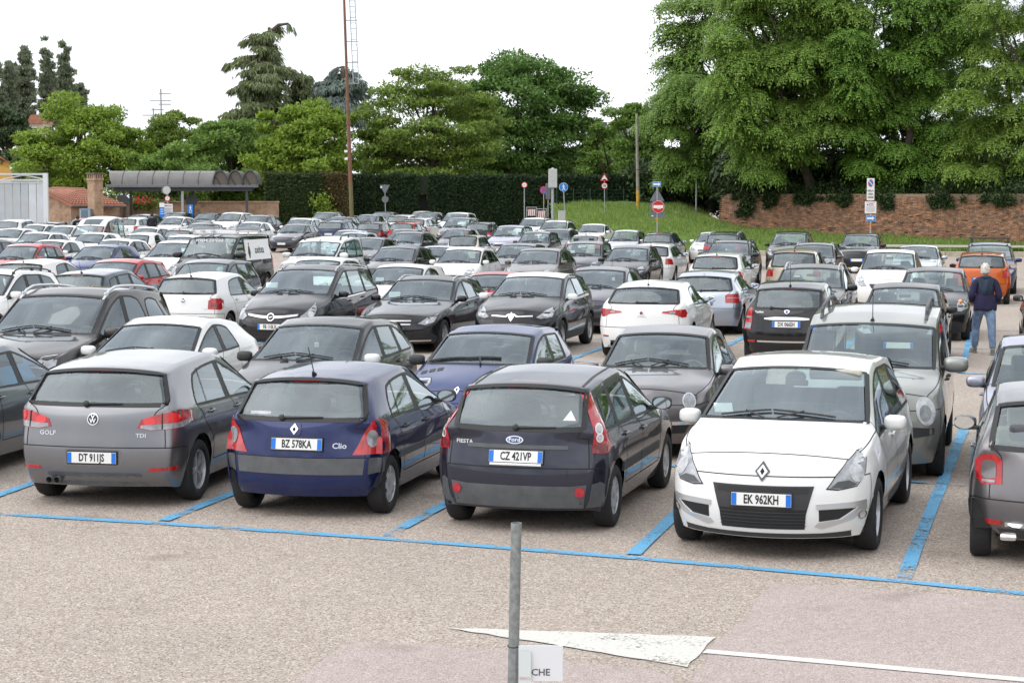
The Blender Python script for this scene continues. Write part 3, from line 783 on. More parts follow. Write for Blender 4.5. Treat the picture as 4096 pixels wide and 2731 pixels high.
def m_golf():
    c = Car('golf', 'alloy5d', .66, L=4.2, W=1.78, H=1.48, fo=.87, wb=2.578, wr=.317, z1=.36, z2=.63, z3=.80, bf=.93, br=1.0, hz0=.80, hz1=1.0, sA0=1.20, sA1=2.08, zA1=1.42, sP=2.45,
            sB=2.46, sC=3.46, sCt=3.30, sD1=3.86, zD1=1.385, sD0=4.07, zD0=1.03, zT=.965, tail=(.09, .0, .018, .045, .06), tb=.11, wt=.90, yr=.72, cpil='paint', quarter=False, yb=.935, wtop=.07, sQ=3.95, win=.0)
    h, t = std(c, [(.45, .66), (.62, .64), (.90, .72), (.97, .84), (.80, .86), (.50, .76)], [(.40, .82), (.44, .90), (.60, .95), (.86, 1.0), (1.02, .96), (1.04, .86), (.90, .815), (.55, .795)], handles=[(2.25, .86), (3.06, .89)], rwip=(.10, -.28, 1.055, .005), tang=24)
    c.lay('clear_lens_strip', [(.43, .82), (.44, .85), (1.0, .88), (1.02, .855), (.90, .82), (.55, .802)], M_CLEAR, 'rear', True, ang=24, off=.013, skirt=.004, parent=t)
    c.lay('dark_lens_edge', [(.66, .81), (.665, .97), (.675, .97), (.675, .81)], M_GAP, 'rear', True, ang=24, off=.014, skirt=.002, parent=t)
    for y_, z_, r_ in ((.53, .885, .045), (.80, .92, .05)): c.lay('bowl_highlight', ell(y_, z_, r_ * 1.5, r_, 14), M_BRED, 'rear', True, ang=24, off=.013, skirt=.002, parent=t)  # brighter red ellipses put a lens highlight into each lamp bowl's colour
    c.plate('DT 911JS', z=.52)
    c.lay('plate_recess', rrect(0, .52, .62, .17, .03), 'P', 'rear', off=.002, skirt=0, cell=.1)
    c.lay('reflector', [(.52, .385), (.84, .395), (.84, .43), (.56, .42)], M_RED, 'rear', True, off=.008, skirt=.006, ang=15)
    c.lay('bumper_valance', sym([(.55, .235), (.50, .36)]), M_TRIMG, 'rear', off=.006, skirt=.004, cell=.1)
    for y in (.46, .38): c.shape('exhaust_pipe', xf(lathe([(.032, 0), (.036, .0), (.036, .16), (.03, .16)], 12, 'x', False), (c.X(4.22), y, .285)), M_TRIMG, smooth=True)
    i = c.lay('badge', ell(0, .905, .06, .06, 20), M_CHROME, 'rear', off=.014, skirt=.01, cell=.2)
    c.lay('badge_field', ell(0, .905, .051, .051, 18), M_TRIM, 'rear', off=.016, skirt=0, cell=.2, parent=i[0])
    c.lettering('V', 'rear', 0, .926, .055, M_CHROME, 1.1, i[0], .002, .019); c.lettering('W', 'rear', 0, .888, .062, M_CHROME, 1., i[0], .002, .019)
    c.lettering('GOLF', 'rear', .50, .755, .06, M_SILVER, 1.25); c.lettering('TDI', 'rear', -.50, .745, .055, M_SILVER, 1.2)
    high_brake(c, 1.372, .40, .022)
    c.lay('roof_spoiler', sym([(.62, 1.345), (.66, 1.385), (.0, 1.405)]), M_SEAL, 'rear', off=.004, skirt=.01, cell=.12)
    c.lay('window_divider', [(3.12, 1.0), (3.135, 1.0), (3.06, 1.34), (3.045, 1.34)], M_SEAL, 'side', True, off=.006, skirt=0, cell=.2)
    c.lay('fuel_flap', ell(c_x(c, 3.62), .87, .085, .085, 18), 'P', 'side', side=-1, off=.002, skirt=.002, cell=.2) if False else None
    return c
def c_x(c, s): return s
def m_clio():
    c = Car('clio', 'cap', .64, L=3.81, W=1.64, H=1.417, fo=.76, wb=2.472, wr=.292, z1=.35, z2=.61, z3=.78, bf=.90, br=.955, hz0=.72, hz1=.95, sA0=1.02, sA1=1.80, zA1=1.35, sP=2.2,
            sB=2.20, sC=3.10, sCt=2.98, sD1=3.42, zD1=1.345, sD0=3.70, zD0=.955, zT=.90, tail=(.06, .0, .018, .05, .06), tb=.16, wt=.87, yr=.70, cpil='paint', quarter=False, sQ=3.5, wtop=.04)
    h, t = std(c, [(.40, .60), (.62, .58), (.85, .68), (.88, .78), (.6, .76)], [(.50, .635), (.56, .72), (.64, .86), (.72, .965), (.80, .98), (.90, .93), (.95, .64)], handles=[(2.02, .80), (2.76, .82)], rwip=(.18, -.24, .985, .01), tang=22, hm=M_TRIM, mirror=M_TRIM)
    c.lay('reverse_lamp', ell(.72, .79, .065, .085, 16), M_CLEAR, 'rear', True, ang=22, off=.014, skirt=.004, parent=t)
    c.plate('BZ 578KA', z=.735)
    c.lay('badge_pod', rrect(.03, .88, .13, .13, .03), 'P', 'rear', off=.010, skirt=.01, cell=.2)
    i = c.lay('badge', [(.03, .935), (-.012, .88), (.03, .825), (.072, .88)], M_CHROME, 'rear', off=.02, skirt=.01, cell=.2)
    c.lay('badge_field', [(.03, .905), (.012, .88), (.03, .855), (.048, .88)], M_GAP, 'rear', off=.0215, skirt=0, cell=.2, parent=i[0])
    c.lettering('Clio', 'rear', -.42, .72, .075, M_SILVER, 1.1)
    c.lay('bumper_strip', sym([(.64, .44), (.66, .60)]), M_TRIMG, 'rear', off=.008, skirt=.008, cell=.1)
    c.lay('bumper_strip', [(.645, .44), (.90, .46), (.93, .60), (.665, .60)], M_TRIMG, 'rear', True, ang=40, d=3.62, off=.008, skirt=.008, cell=.07)
    high_brake(c, 1.335, .36, .03, M_RED)
    c.lay('roof_spoiler', sym([(.60, 1.30), (.56, 1.345), (.3, 1.362)]), M_SEAL, 'rear', off=.005, skirt=.008, cell=.12)
    c.strip(1.3, 3.0, .56, .07); c.antenna(3.25, .34, 32)
    c.lay('window_divider', [(2.84, .93), (2.86, .93), (2.74, 1.28), (2.72, 1.28)], M_SEAL, 'side', True, off=.006, skirt=0, cell=.2)
    c.lay('window_lettering', rrect(.42, 1.02, .22, .028, .01), M_CLEAR, 'rear', off=.003, skirt=0, cell=.2)
    return c
def m_fiesta():
    c = Car('fiesta', 'cap9', .62, L=3.92, W=1.683, H=1.463, fo=.79, wb=2.486, wr=.30, z1=.34, z2=.63, z3=.80, bf=.91, br=.97, hz0=.76, hz1=.99, sA0=1.05, sA1=1.86, zA1=1.395, sP=2.25,
            sB=2.30, sC=3.02, sCt=2.96, sD1=3.58, zD1=1.365, sD0=3.83, zD0=.965, zT=.91, tail=(.07, .0, .018, .06, .07), tb=.14, wt=.87, yr=.71, quarter=True, cpil='black', sQ=3.5, wtop=-.03)
    h, t = std(c, [(.42, .62), (.62, .60), (.86, .70), (.90, .82), (.62, .80)], [(.68, .765), (.70, .95), (.66, 1.15), (.60, 1.325), (.66, 1.345), (.735, 1.30), (.80, 1.12), (.90, .93), (.93, .80), (.84, .755)], handles=[(2.10, .82), (2.86, .85)], rwip=(.02, -.36, .995, .005), tang=26, mirror=M_TRIM)
    for z, r in ((.985, .052), (.905, .044)):
        q = c.lay('lamp_ring', ell(.765, z, r, r, 16), M_WHITE, 'rear', True, ang=26, off=.014, skirt=.004, parent=t)
        c.lay('lamp_lens', ell(.765, z, r * .68, r * .68, 14), M_REFL, 'rear', True, ang=26, off=.0165, skirt=0, parent=t)
    c.lay('dark_lens', [(.69, .77), (.70, .85), (.91, .86), (.92, .80), (.84, .765)], M_DRED, 'rear', True, ang=26, off=.011, skirt=.002, parent=t)
    c.plate('CZ 421VP', z=.725)
    c.lay('plate_light_bar', rrect(0, .815, .98, .035, .01), M_TRIMG, 'rear', off=.018, skirt=.02, cell=.1)
    c.lay('badge', ell(.02, .878, .085, .038, 20), M_CHROME, 'rear', off=.012, skirt=.01, cell=.3)
    c.lay('badge_field', ell(.02, .878, .072, .030, 18), mat('badge_blue', (.03, .06, .2), .3, 0, 1), 'rear', off=.014, skirt=0, cell=.3)
    c.lettering('Ford', 'rear', .02, .879, .05, M_CHROME, 1.2, None, .001, .0165); c.lettering('FIESTA', 'rear', .53, .84, .05, M_SILVER, 1.2)
    c.lay('lower_bumper', sym([(.62, .245), (.66, .47), (.50, .455)]), M_TRIMG, 'rear', off=.008, skirt=.008, cell=.09)
    c.lay('lower_bumper', [(.625, .245), (.86, .25), (.93, .44), (.80, .49), (.665, .472)], M_TRIMG, 'rear', True, ang=38, d=3.74, off=.008, skirt=.008, cell=.07)
    c.lay('reflector', ell(.60, .40, .045, .045, 16), M_RED, 'rear', True, off=.018, skirt=.006)
    high_brake(c, 1.365, .34, .05, M_RED, .01)
    c.strip(1.35, 3.05, .55, .09, M_TRIM)
    tri = c.lay('window_sticker', [(-.42, 1.06), (-.54, 1.06), (-.48, 1.15)], M_PAPER, 'rear', off=.004, skirt=0, cell=.2)
    c.lay('roof_gutter', [(2.0, .50), (3.45, .52), (3.45, .545), (2.0, .525)], M_SEAL, 'top', True, off=.004, skirt=0, cell=.15)
    c.shape('dealer_strip', bbox(c.X(3.925), 0, .655, .012, .50, .022, .003), M_WHITE)
    return c
def m_scenic():
    c = Car('scenic', 'alloy5d', .66, L=4.344, W=1.845, H=1.60, fo=.90, wb=2.702, wr=.325, z1=.37, z2=.56, z3=.74, bf=.98, br=1.03, hz0=.94, hz1=1.11, sA0=.98, sA1=1.98, zA1=1.52, sP=2.5,
            sB=2.42, sC=3.18, sCt=3.15, sD1=4.0, zD1=1.50, sD0=4.24, zD0=1.06, zT=1.0, nose=(.09, .01, .0, .03, .15), nb=.30, wn=.86, tb=.13, yr=.70, hood_drop=.06, quarter=True, bump_f=3)
    h, t = std(c, [(.44, .645), (.56, .635), (.78, .66), (.92, .76), (.985, .87), (.985, .935), (.90, .925), (.72, .86), (.56, .76)], [(.62, .80), (.66, 1.1), (.80, 1.15), (.92, 1.0), (.92, .80)], handles=[(2.12, .90), (2.95, .93)], hang=34, ms=1.62, mz=.05, mirror='P')
    c.lay('headlight_reflector', ell(.80, .765, .10, .075, 16), M_REFL, 'front', True, d=.3, ang=34, off=.012, skirt=.003, parent=h)
    c.lay('indicator_lens', [(.74, .82), (.92, .85), (.965, .915), (.88, .91)], M_REFL, 'front', True, d=.3, ang=34, off=.012, skirt=.003, parent=h)
    c.lay('headlight_grey_trim', [(.47, .65), (.62, .643), (.78, .67), (.68, .71), (.55, .70)], M_TRIMG, 'front', True, d=.3, ang=34, off=.011, skirt=.002, parent=h)  # grey plastic patch along the inner lower part of the lens
    c.lay('grille', sym([(.37, .40), (.44, .665)]), M_TRIM, 'front', off=.008, skirt=.005, cell=.08)
    c.lay('grille_slot', rrect(0, .625, .80, .05, .015), M_GRIL, 'front', off=.010, skirt=0, cell=.1)
    c.lay('lower_grille', sym([(.36, .285), (.38, .46)]), M_GRIL, 'front', off=.010, skirt=.005, cell=.08)
    for z in (.315, .345, .375, .405, .435): c.lay('grille_bar', rrect(0, z, .74, .008, .003), M_TRIM, 'front', off=.015, skirt=.004, cell=.12)
    c.plate('EK 962KH', 'front', z=.545)
    c.lay('bumper_blade', [(.44, .31), (.50, .285), (.74, .36), (.90, .47), (.90, .53), (.46, .51), (.46, .465), (.80, .475), (.66, .37), (.47, .345)], M_SILVER, 'front', True, d=.2, off=.010, skirt=.008, cell=.05)
    c.lay('side_intake', [(.48, .355), (.64, .375), (.78, .47), (.48, .46)], M_GRIL, 'front', True, off=.006, skirt=0, cell=.06)
    f = c.lay('fog_lamp', ell(.86, .395, .045, .045, 14), M_CHROME, 'front', True, d=.2, off=.012, skirt=.01, ang=12)
    c.lay('fog_lens', ell(.86, .395, .032, .032, 12), M_REFL, 'front', True, d=.2, off=.015, skirt=0, ang=12, parent=f)
    c.lay('front_skirt', sym([(.86, .205), (.90, .27), (.5, .245)]), M_TRIM, 'front', off=.008, skirt=.008, cell=.09)
    i = c.lay('badge', [(0, .87), (-.065, .785), (0, .70), (.065, .785)], M_TRIMG, 'front', off=.016, skirt=.01, cell=.2)
    c.lay('badge_field', [(0, .842), (-.046, .785), (0, .728), (.046, .785)], M_WHITE, 'front', off=.0175, skirt=0, cell=.3, parent=i[0])
    c.lay('badge_core', [(0, .815), (-.02, .785), (0, .755), (.02, .785)], M_GAP, 'front', off=.019, skirt=0, cell=.3, parent=i[0])
    c.shape('parking_ticket', xf(box(0, 0, 0, .13, .17, .002), (c.X(1.36), -.60, 1.175), (0, R(34), R(18))), M_PAPER)
    c.shape('sun_visor', bbox(c.X(1.98), .36, 1.455, .05, .5, .10, .02), M_BEIGE)
    P = c.surf('top', 1.86, 0)[0]; c.shape('mirror_mount', xf(lathe([(.10, 0), (.09, .02)], 14, 'z'), (P.x, 0, P.z - .045), (0, R(28), 0)), M_TRIM)
    return c
def m_500(seat=SEATB, steer='w'):
    c = Car('city_round', 'alloy7', .64, L=3.546, W=1.627, H=1.488, fo=.68, wb=2.30, wr=.292, z1=.36, z2=.56, z3=.74, bf=.92, br=.98, hz0=.87, hz1=1.02, sA0=.98, sA1=1.66, zA1=1.41, sP=2.0, sB=2.15, sC=2.72, sCt=2.62,
            sD1=3.08, zD1=1.38, sD0=3.40, zD0=.98, zT=.93, doors=3, nose=(.09, .01, .0, .02, .10), nb=.30, wn=.84, tail=(.08, .0, .0, .03, .07), tb=.22, wt=.84, yr=.70, hood_drop=.09, quarter=False, cpil='paint', sQ=3.1)
    h, t = std(c, None, [(.50, .70), (.52, .90), (.60, .95), (.72, .94), (.80, .88), (.80, .73), (.72, .68)], handles=[(2.1, .86)], ms=1.42, mz=.03, seat=seat, steer=steer, tang=26, rwip=(.05, -.3, 1.0, .01))
    c.lay('lamp_centre', [(.565, .745), (.575, .865), (.62, .895), (.70, .885), (.735, .85), (.735, .765), (.70, .735)], 'P', 'rear', True, ang=26, off=.013, skirt=.003, parent=t)
    c.lay('lamp_white_strip', rrect(.645, .715, .15, .02, .008), M_CLEAR, 'rear', True, ang=26, off=.013, skirt=.003, parent=t)
    h = c.lay('headlight', ell(.58, .715, .094, .094, 22), M_SILVER, 'front', True, d=.2, ang=20, off=.008, skirt=.012)
    c.lay('headlight_lens', ell(.58, .715, .080, .080, 20), M_CLEAR, 'front', True, d=.2, ang=20, off=.012, skirt=.004, parent=h)
    f = c.lay('daytime_lamp', ell(.55, .55, .062, .054, 18), M_SILVER, 'front', True, d=.2, ang=18, off=.014, skirt=.015)
    c.lay('daytime_lens', ell(.55, .55, .050, .043, 16), M_CLEAR, 'front', True, d=.2, ang=18, off=.019, skirt=.003, parent=f)
    c.lay('chrome_whisker', [(.10, .66), (.34, .665), (.36, .685), (.10, .69)], M_CHROME, 'front', True, off=.01, skirt=.005)
    c.lay('chrome_bumper_strip', rrect(.50, .455, .40, .04, .015), M_CHROME, 'front', True, d=.2, ang=18, off=.012, skirt=.008)
    c.lay('lower_grille', sym([(.52, .33), (.58, .44)]), M_GRIL, 'front', off=.006, skirt=0, cell=.1)
    c.lay('reflector', rrect(.62, .365, .22, .045, .015), M_RED, 'rear', True, ang=18, off=.010, skirt=.006)
    c.lay('chrome_bumper_strip', sym([(.50, .335), (.50, .37)]), M_CHROME, 'rear', off=.010, skirt=.006, cell=.1)
    c.lay('rear_diffuser', sym([(.52, .235), (.56, .31)]), M_TRIM, 'rear', off=.006, skirt=.004, cell=.1)
    c.shape('exhaust_pipe', bbox(c.X(3.52), .47, .27, .12, .15, .07, .03), M_CHROME, smooth=True)
    c.plate(None, 'front', z=.40); c.plate(None, 'rear', z=.62)
    c.lay('windscreen_border', [(1.735, -.58), (1.735, .58), (1.66, .56), (1.66, -.56)], M_SEAL, 'top', off=.003, skirt=0, cell=.1) if False else None
    return c
def m_kangoo():
    c = Car('kangoo', 'cap', .62, L=4.213, W=1.829, H=1.80, fo=.88, wb=2.697, wr=.315, z1=.38, z2=.60, z3=.80, bf=1.08, br=1.10, hz0=1.03, hz1=1.18, sA0=1.02, sA1=1.86, zA1=1.64, sP=3.1, sB=2.30, sC=3.20, sCt=3.2,
            sD1=4.03, zD1=1.76, sD0=4.14, zD0=1.10, zT=1.02, nose=(.09, .0, .0, .03, .12), nb=.28, wn=.86, yr=.80, tb=.07, wt=.95, tail=(.05, .0, .02, .03, .04), quarter=True, sQ=3.9, wtop=.06, hood_drop=.08, bump_f=3)
    h, t = std(c, None, [(.80, .70), (.80, 1.1), (.90, 1.1), (.90, .70)], handles=[(2.1, .98), (2.55, .98)], hang=30, ms=1.52, mz=.09, mk=1.35, hm=M_TRIM)
    h = c.lay('headlight', ell(.70, .79, .155, .155, 22), M_REFL, 'front', True, d=.3, ang=30, off=.006)
    c.lay('headlight_reflector', ell(.68, .77, .09, .09, 18), M_CLEAR, 'front', True, d=.3, ang=30, off=.010, skirt=.003, parent=h)
    c.lay('grille', sym([(.36, .62), (.42, .74), (.35, .79)]), M_GRIL, 'front', off=.006, skirt=.004, cell=.1)
    c.lay('bumper_intake', [(.55, .50), (.86, .53), (.86, .60), (.55, .62)], M_TRIM, 'front', True, d=.2, ang=24, off=.006, skirt=.004, cell=.08)
    c.lay('lower_grille', sym([(.55, .30), (.60, .44)]), M_GRIL, 'front', off=.006, skirt=0, cell=.1)
    c.plate(None, 'front', z=.50); c.rails(2.15, 3.95, .62, .10, M_TRIMG, .022); c.antenna(1.96, .42, 4)
    return c
def m_twingo():
    c = Car('twingo', 'cap', .62, L=3.433, W=1.63, H=1.423, fo=.60, wb=2.345, wr=.28, z1=.36, z2=.54, z3=.72, bf=.93, br=.97, hz0=.74, hz1=.99, sA0=.84, sA1=1.62, zA1=1.36, sP=2.0, sB=2.12, sC=2.7, sCt=2.68,
            sD1=3.12, zD1=1.36, sD0=3.34, zD0=.98, zT=.92, doors=3, nose=(.08, .0, .0, .03, .10), nb=.22, wn=.86, tb=.12, yr=.72, quarter=False, sQ=3.1)
    h, t = std(c, [(.42, .68), (.44, .80), (.56, .85), (.76, .84), (.84, .76), (.80, .68)], [(.60, .72), (.62, .9), (.74, .92), (.80, .72)], handles=[(2.05, .80)], ms=1.22, mirror=M_TRIM, wip=False)
    pts = [c.surf('top', .98 + .05 * abs(k - 3) / 3, (.28 - .17 * k) * c.hw * 1.0 + .1, .02)[0] for k in range(8)]
    c.shape('wiper', J(tube(pts, .016, 6), tube([pts[2], c.surf('top', .84, .1, .02)[0]], .014, 5)), M_TRIM)
    for k in range(3): c.lay('bonnet_vent', [(.70, -.36 - k * .11), (.80, -.37 - k * .11), (.80, -.45 - k * .11), (.70, -.44 - k * .11)], M_GRIL, 'top', off=.004, skirt=0, cell=.2)
    c.lay('badge', [(.07, .0), (.125, -.035), (.18, 0), (.125, .035)], M_CHROME, 'top', off=.014, skirt=.01, cell=.3)
    c.lay('badge_field', [(.10, .0), (.125, -.014), (.15, 0), (.125, .014)], M_GAP, 'top', off=.0155, skirt=0, cell=.3)
    c.antenna(2.9, .55, 30, .60); c.plate(None, 'front', z=.45)
    c.shape('plate_sticker', xf(bbox(0, 0, 0, .004, .24, .05, .001), (c.X(1.66), .22, 1.30), (0, R(-32), 0)), M_PAPER)
    c.lay('bumper_strip', sym([(.80, .30), (.82, .56)]), M_TRIMG, 'front', off=.008, skirt=.008, cell=.1)
    return c
def m_idea():
    c = Car('idea', 'cap', .62, L=3.93, W=1.70, H=1.63, fo=.80, wb=2.508, wr=.30, z1=.36, z2=.58, z3=.78, bf=.98, br=1.05, hz0=.84, hz1=1.07, sA0=.95, sA1=1.74, zA1=1.555, sP=2.2, sB=2.16, sC=2.92, sCt=2.9,
            sD1=3.70, zD1=1.53, sD0=3.84, zD0=1.06, zT=.98, nb=.26, wn=.85, yr=.73, tb=.12, quarter=True)
    std(c, [(.42, .66), (.60, .64), (.84, .76), (.88, .92), (.62, .84)], [(.66, .80), (.64, 1.30), (.74, 1.32), (.86, 1.0), (.86, .80)], handles=[(1.98, .88), (2.74, .90)], ms=1.36, mk=1.08, mirror={1: M_WHITE, -1: M_TRIM})
    c.plate(None, 'front', z=.45); c.lay('grille', sym([(.34, .60), (.40, .72)]), M_GRIL, 'front', off=.006, skirt=0)
    c.antenna(1.82, .38, 22); c.strip(1.3, 3.0, .55, .07, M_TRIM)
    return c
def m_mpv(rails=False, quarter=True, name='mpv'):
    c = Car(name, 'alloy5', .64, L=4.35, W=1.80, H=1.62, fo=.88, wb=2.70, wr=.318, z1=.37, z2=.58, z3=.78, bf=.98, br=1.05, hz0=.84, hz1=1.07, sA0=1.06, sA1=1.95, zA1=1.54, sP=2.45, sB=2.42, sC=3.2, sCt=3.2,
            sD1=4.05, zD1=1.52, sD0=4.24, zD0=1.07, zT=.99, nb=.26, wn=.85, yr=.72, tb=.12, quarter=quarter)
    std(c, [(.44, .66), (.60, .64), (.86, .76), (.92, .92), (.66, .84)], [(.64, .76), (.64, 1.05), (.78, 1.08), (.90, .96), (.90, .76)], handles=[(2.2, .90), (3.0, .92)], ms=1.50)
    c.plate(None, 'front', z=.45); c.plate(None, 'rear', z=.80); c.lay('grille', sym([(.38, .60), (.44, .72)]), M_GRIL, 'front', off=.006, skirt=0)
    if rails: c.rails(1.98, 3.95, .60, .045, M_SILVER)
    return c
def m_zafira():
    c = Car('zafira', 'alloy5', .64, L=4.66, W=1.88, H=1.685, fo=.95, wb=2.76, wr=.33, z1=.40, z2=.58, z3=.76, bf=1.02, br=1.10, hz0=.88, hz1=1.12, sA0=1.10, sA1=2.15, zA1=1.60, sP=2.6, sB=2.55, sC=3.4, sCt=3.4,
            sD1=4.35, zD1=1.57, sD0=4.55, zD0=1.10, zT=1.0, nb=.30, wn=.86, yr=.72, tb=.13, quarter=True, sQ=4.3, hood_drop=.07, tint=False)
    h, t = std(c, [(.50, .72), (.60, .64), (.80, .66), (.94, .84), (1.0, .98), (.80, .88)], [(.64, .86), (.66, 1.0), (.92, 1.06), (.94, .86)], handles=[(2.35, .94), (3.2, .98)], ms=1.72, hang=32)
    c.lay('headlight_reflector', ell(.78, .77, .08, .06, 14), M_REFL, 'front', True, d=.3, ang=32, off=.012, skirt=.003, parent=h)
    c.lay('grille', sym([(.42, .60), (.52, .74), (.35, .79)]), M_GRIL, 'front', off=.006, skirt=.004, cell=.1)
    g = c.lay('chrome_bar', sym([(.50, .735), (.52, .775), (.25, .755)]) if False else [(.54, .775), (.25, .745), (0, .735), (-.25, .745), (-.54, .775), (-.52, .735), (-.25, .70), (0, .69), (.25, .70), (.52, .735)], M_CHROME, 'front', off=.014, skirt=.012, cell=.08)
    b = c.lay('badge', ell(0, .715, .08, .08, 20), M_CHROME, 'front', off=.022, skirt=.01, cell=.3); c.lay('badge_field', ell(0, .715, .062, .062, 18), M_TRIM, 'front', off=.024, skirt=0, cell=.3, parent=b[0])
    c.lay('badge_bolt', [(.06, .722), (.0, .728), (-.01, .715), (-.06, .708), (0, .702), (.01, .715)], M_CHROME, 'front', off=.026, skirt=0, cell=.3, parent=b[0])
    c.plate('FB 110LX', 'front', z=.52); c.lay('lower_grille', sym([(.60, .28), (.66, .42)]), M_GRIL, 'front', off=.006, skirt=0, cell=.1)
    c.rails(2.2, 4.3, .62, .035, M_SILVER, .014)
    c.lay('window_chrome', [(1.75, 1.0), (3.4, 1.055), (3.4, 1.075), (1.75, 1.02)], M_CHROME, 'side', True, off=.010, skirt=.004, cell=.12)
    c.shape('parking_ticket', xf(box(0, 0, 0, .2, .24, .002), (c.X(1.62), -.58, 1.28), (0, R(32), R(15))), M_PAPER)
    return c
def m_wagon(rails=True, H=1.457, name='wagon'):
    c = Car(name, 'alloy5', .68, L=4.70, W=1.81, H=H, fo=.84, wb=2.84, wr=.325, z1=.35, z2=.54, z3=.72, bf=.93, br=1.0, hz0=.78, hz1=.98, sA0=1.55, sA1=2.36, zA1=H - .07, sP=2.75, sB=2.75, sC=3.45, sCt=3.42,
            sD1=4.28, zD1=H - .12, sD0=4.58, zD0=.99, zT=.93, nb=.28, wn=.85, yr=.71, tb=.16, quarter=True, sQ=4.2, xdf=1.52)
    h, t = std(c, [(.42, .60), (.60, .575), (.82, .63), (.92, .72), (.70, .73)], [(.50, .78), (.52, .90), (.80, .95), (.90, .88), (.88, .76)], handles=[(2.6, .85), (3.35, .87)], ms=1.95, hang=30)
    c.lay('headlight_reflector', [(.60, .61), (.66, .60), (.70, .66), (.64, .67)], M_REFL, 'front', True, d=.3, ang=30, off=.012, skirt=.003, parent=h)
    c.lay('grille', sym([(.34, .50), (.40, .70), (.3, .735)]), M_GRIL, 'front', off=.006, skirt=.004, cell=.1)
    for z in (.59, .66): c.lay('grille_bar', rrect(0, z, .76, .022, .008), M_SILVER, 'front', off=.014, skirt=.006, cell=.1)
    c.lay('chrome_bumper_strip', sym([(.80, .245), (.82, .27)]), M_CHROME, 'front', off=.012, skirt=.006, cell=.1)
    c.plate(None, 'front', z=.46); c.plate(None, 'rear', z=.72)
    if rails: c.rails(2.45, 4.2, .59, .03, M_SILVER, .013)
    c.lay('window_chrome', [(1.95, .925), (3.6, .965), (3.6, .98), (1.95, .94)], M_CHROME, 'side', True, off=.010, skirt=.004, cell=.12)
    c.shape('parking_ticket', xf(box(0, 0, 0, .2, .24, .002), (c.X(1.98), -.55, 1.08), (0, R(32), R(15))), M_PAPER)
    return c
def m_captur():
    c = Car('captur', 'alloy5', .66, L=4.122, W=1.778, H=1.566, fo=.83, wb=2.606, wr=.34, sill=.24, z1=.42, z2=.62, z3=.82, bf=1.02, br=1.12, hz0=.90, hz1=1.11, sA0=1.05, sA1=1.92, zA1=1.49, sP=2.35, sB=2.36, sC=3.05, sCt=3.0,
            sD1=3.72, zD1=1.46, sD0=4.0, zD0=1.12, zT=1.04, nb=.28, wn=.85, yr=.70, tb=.15, quarter=True, sQ=3.45, hood_drop=.07, tint=False)
    h, t = std(c, [(.40, .76), (.50, .73), (.80, .76), (.92, .88), (.93, .94), (.66, .88)], [(.56, .86), (.58, 1.0), (.86, 1.06), (.92, .9)], handles=[(2.15, .95), (2.9, 1.0)], ms=1.48, hang=32, mirror='R')
    c.lay('headlight_reflector', rrect(.68, .80, .22, .05, .02), M_REFL, 'front', True, d=.3, ang=32, off=.012, skirt=.003, parent=h)
    c.lay('grille', sym([(.34, .56), (.40, .74), (.12, .80)]), M_GRIL, 'front', off=.006, skirt=.004, cell=.1)
    c.lay('chrome_bar', [(.42, .80), (.42, .775), (.10, .765), (.05, .80), (-.05, .80), (-.10, .765), (-.42, .775), (-.42, .80), (-.12, .79), (-.06, .83), (.06, .83), (.12, .79)], M_CHROME, 'front', off=.013, skirt=.01, cell=.08)
    c.lay('badge', [(0, .865), (-.06, .77), (0, .68), (.06, .77)], M_CHROME, 'front', off=.02, skirt=.01, cell=.3)
    c.archtrim(.05); c.lay('sill_cladding', [(1.28, .25), (2.98, .25), (2.98, .40), (1.28, .40)], M_TRIM, 'side', True, off=.010, skirt=.01, cell=.15)
    c.lay('chrome_sill', [(1.4, .42), (2.9, .46), (2.9, .48), (1.4, .44)], M_CHROME, 'side', True, off=.014, skirt=.006, cell=.15)
    c.plate(None, 'front', z=.50); c.lay('lower_grille', sym([(.50, .31), (.55, .44)]), M_GRIL, 'front', off=.006, skirt=0, cell=.1)
    return c
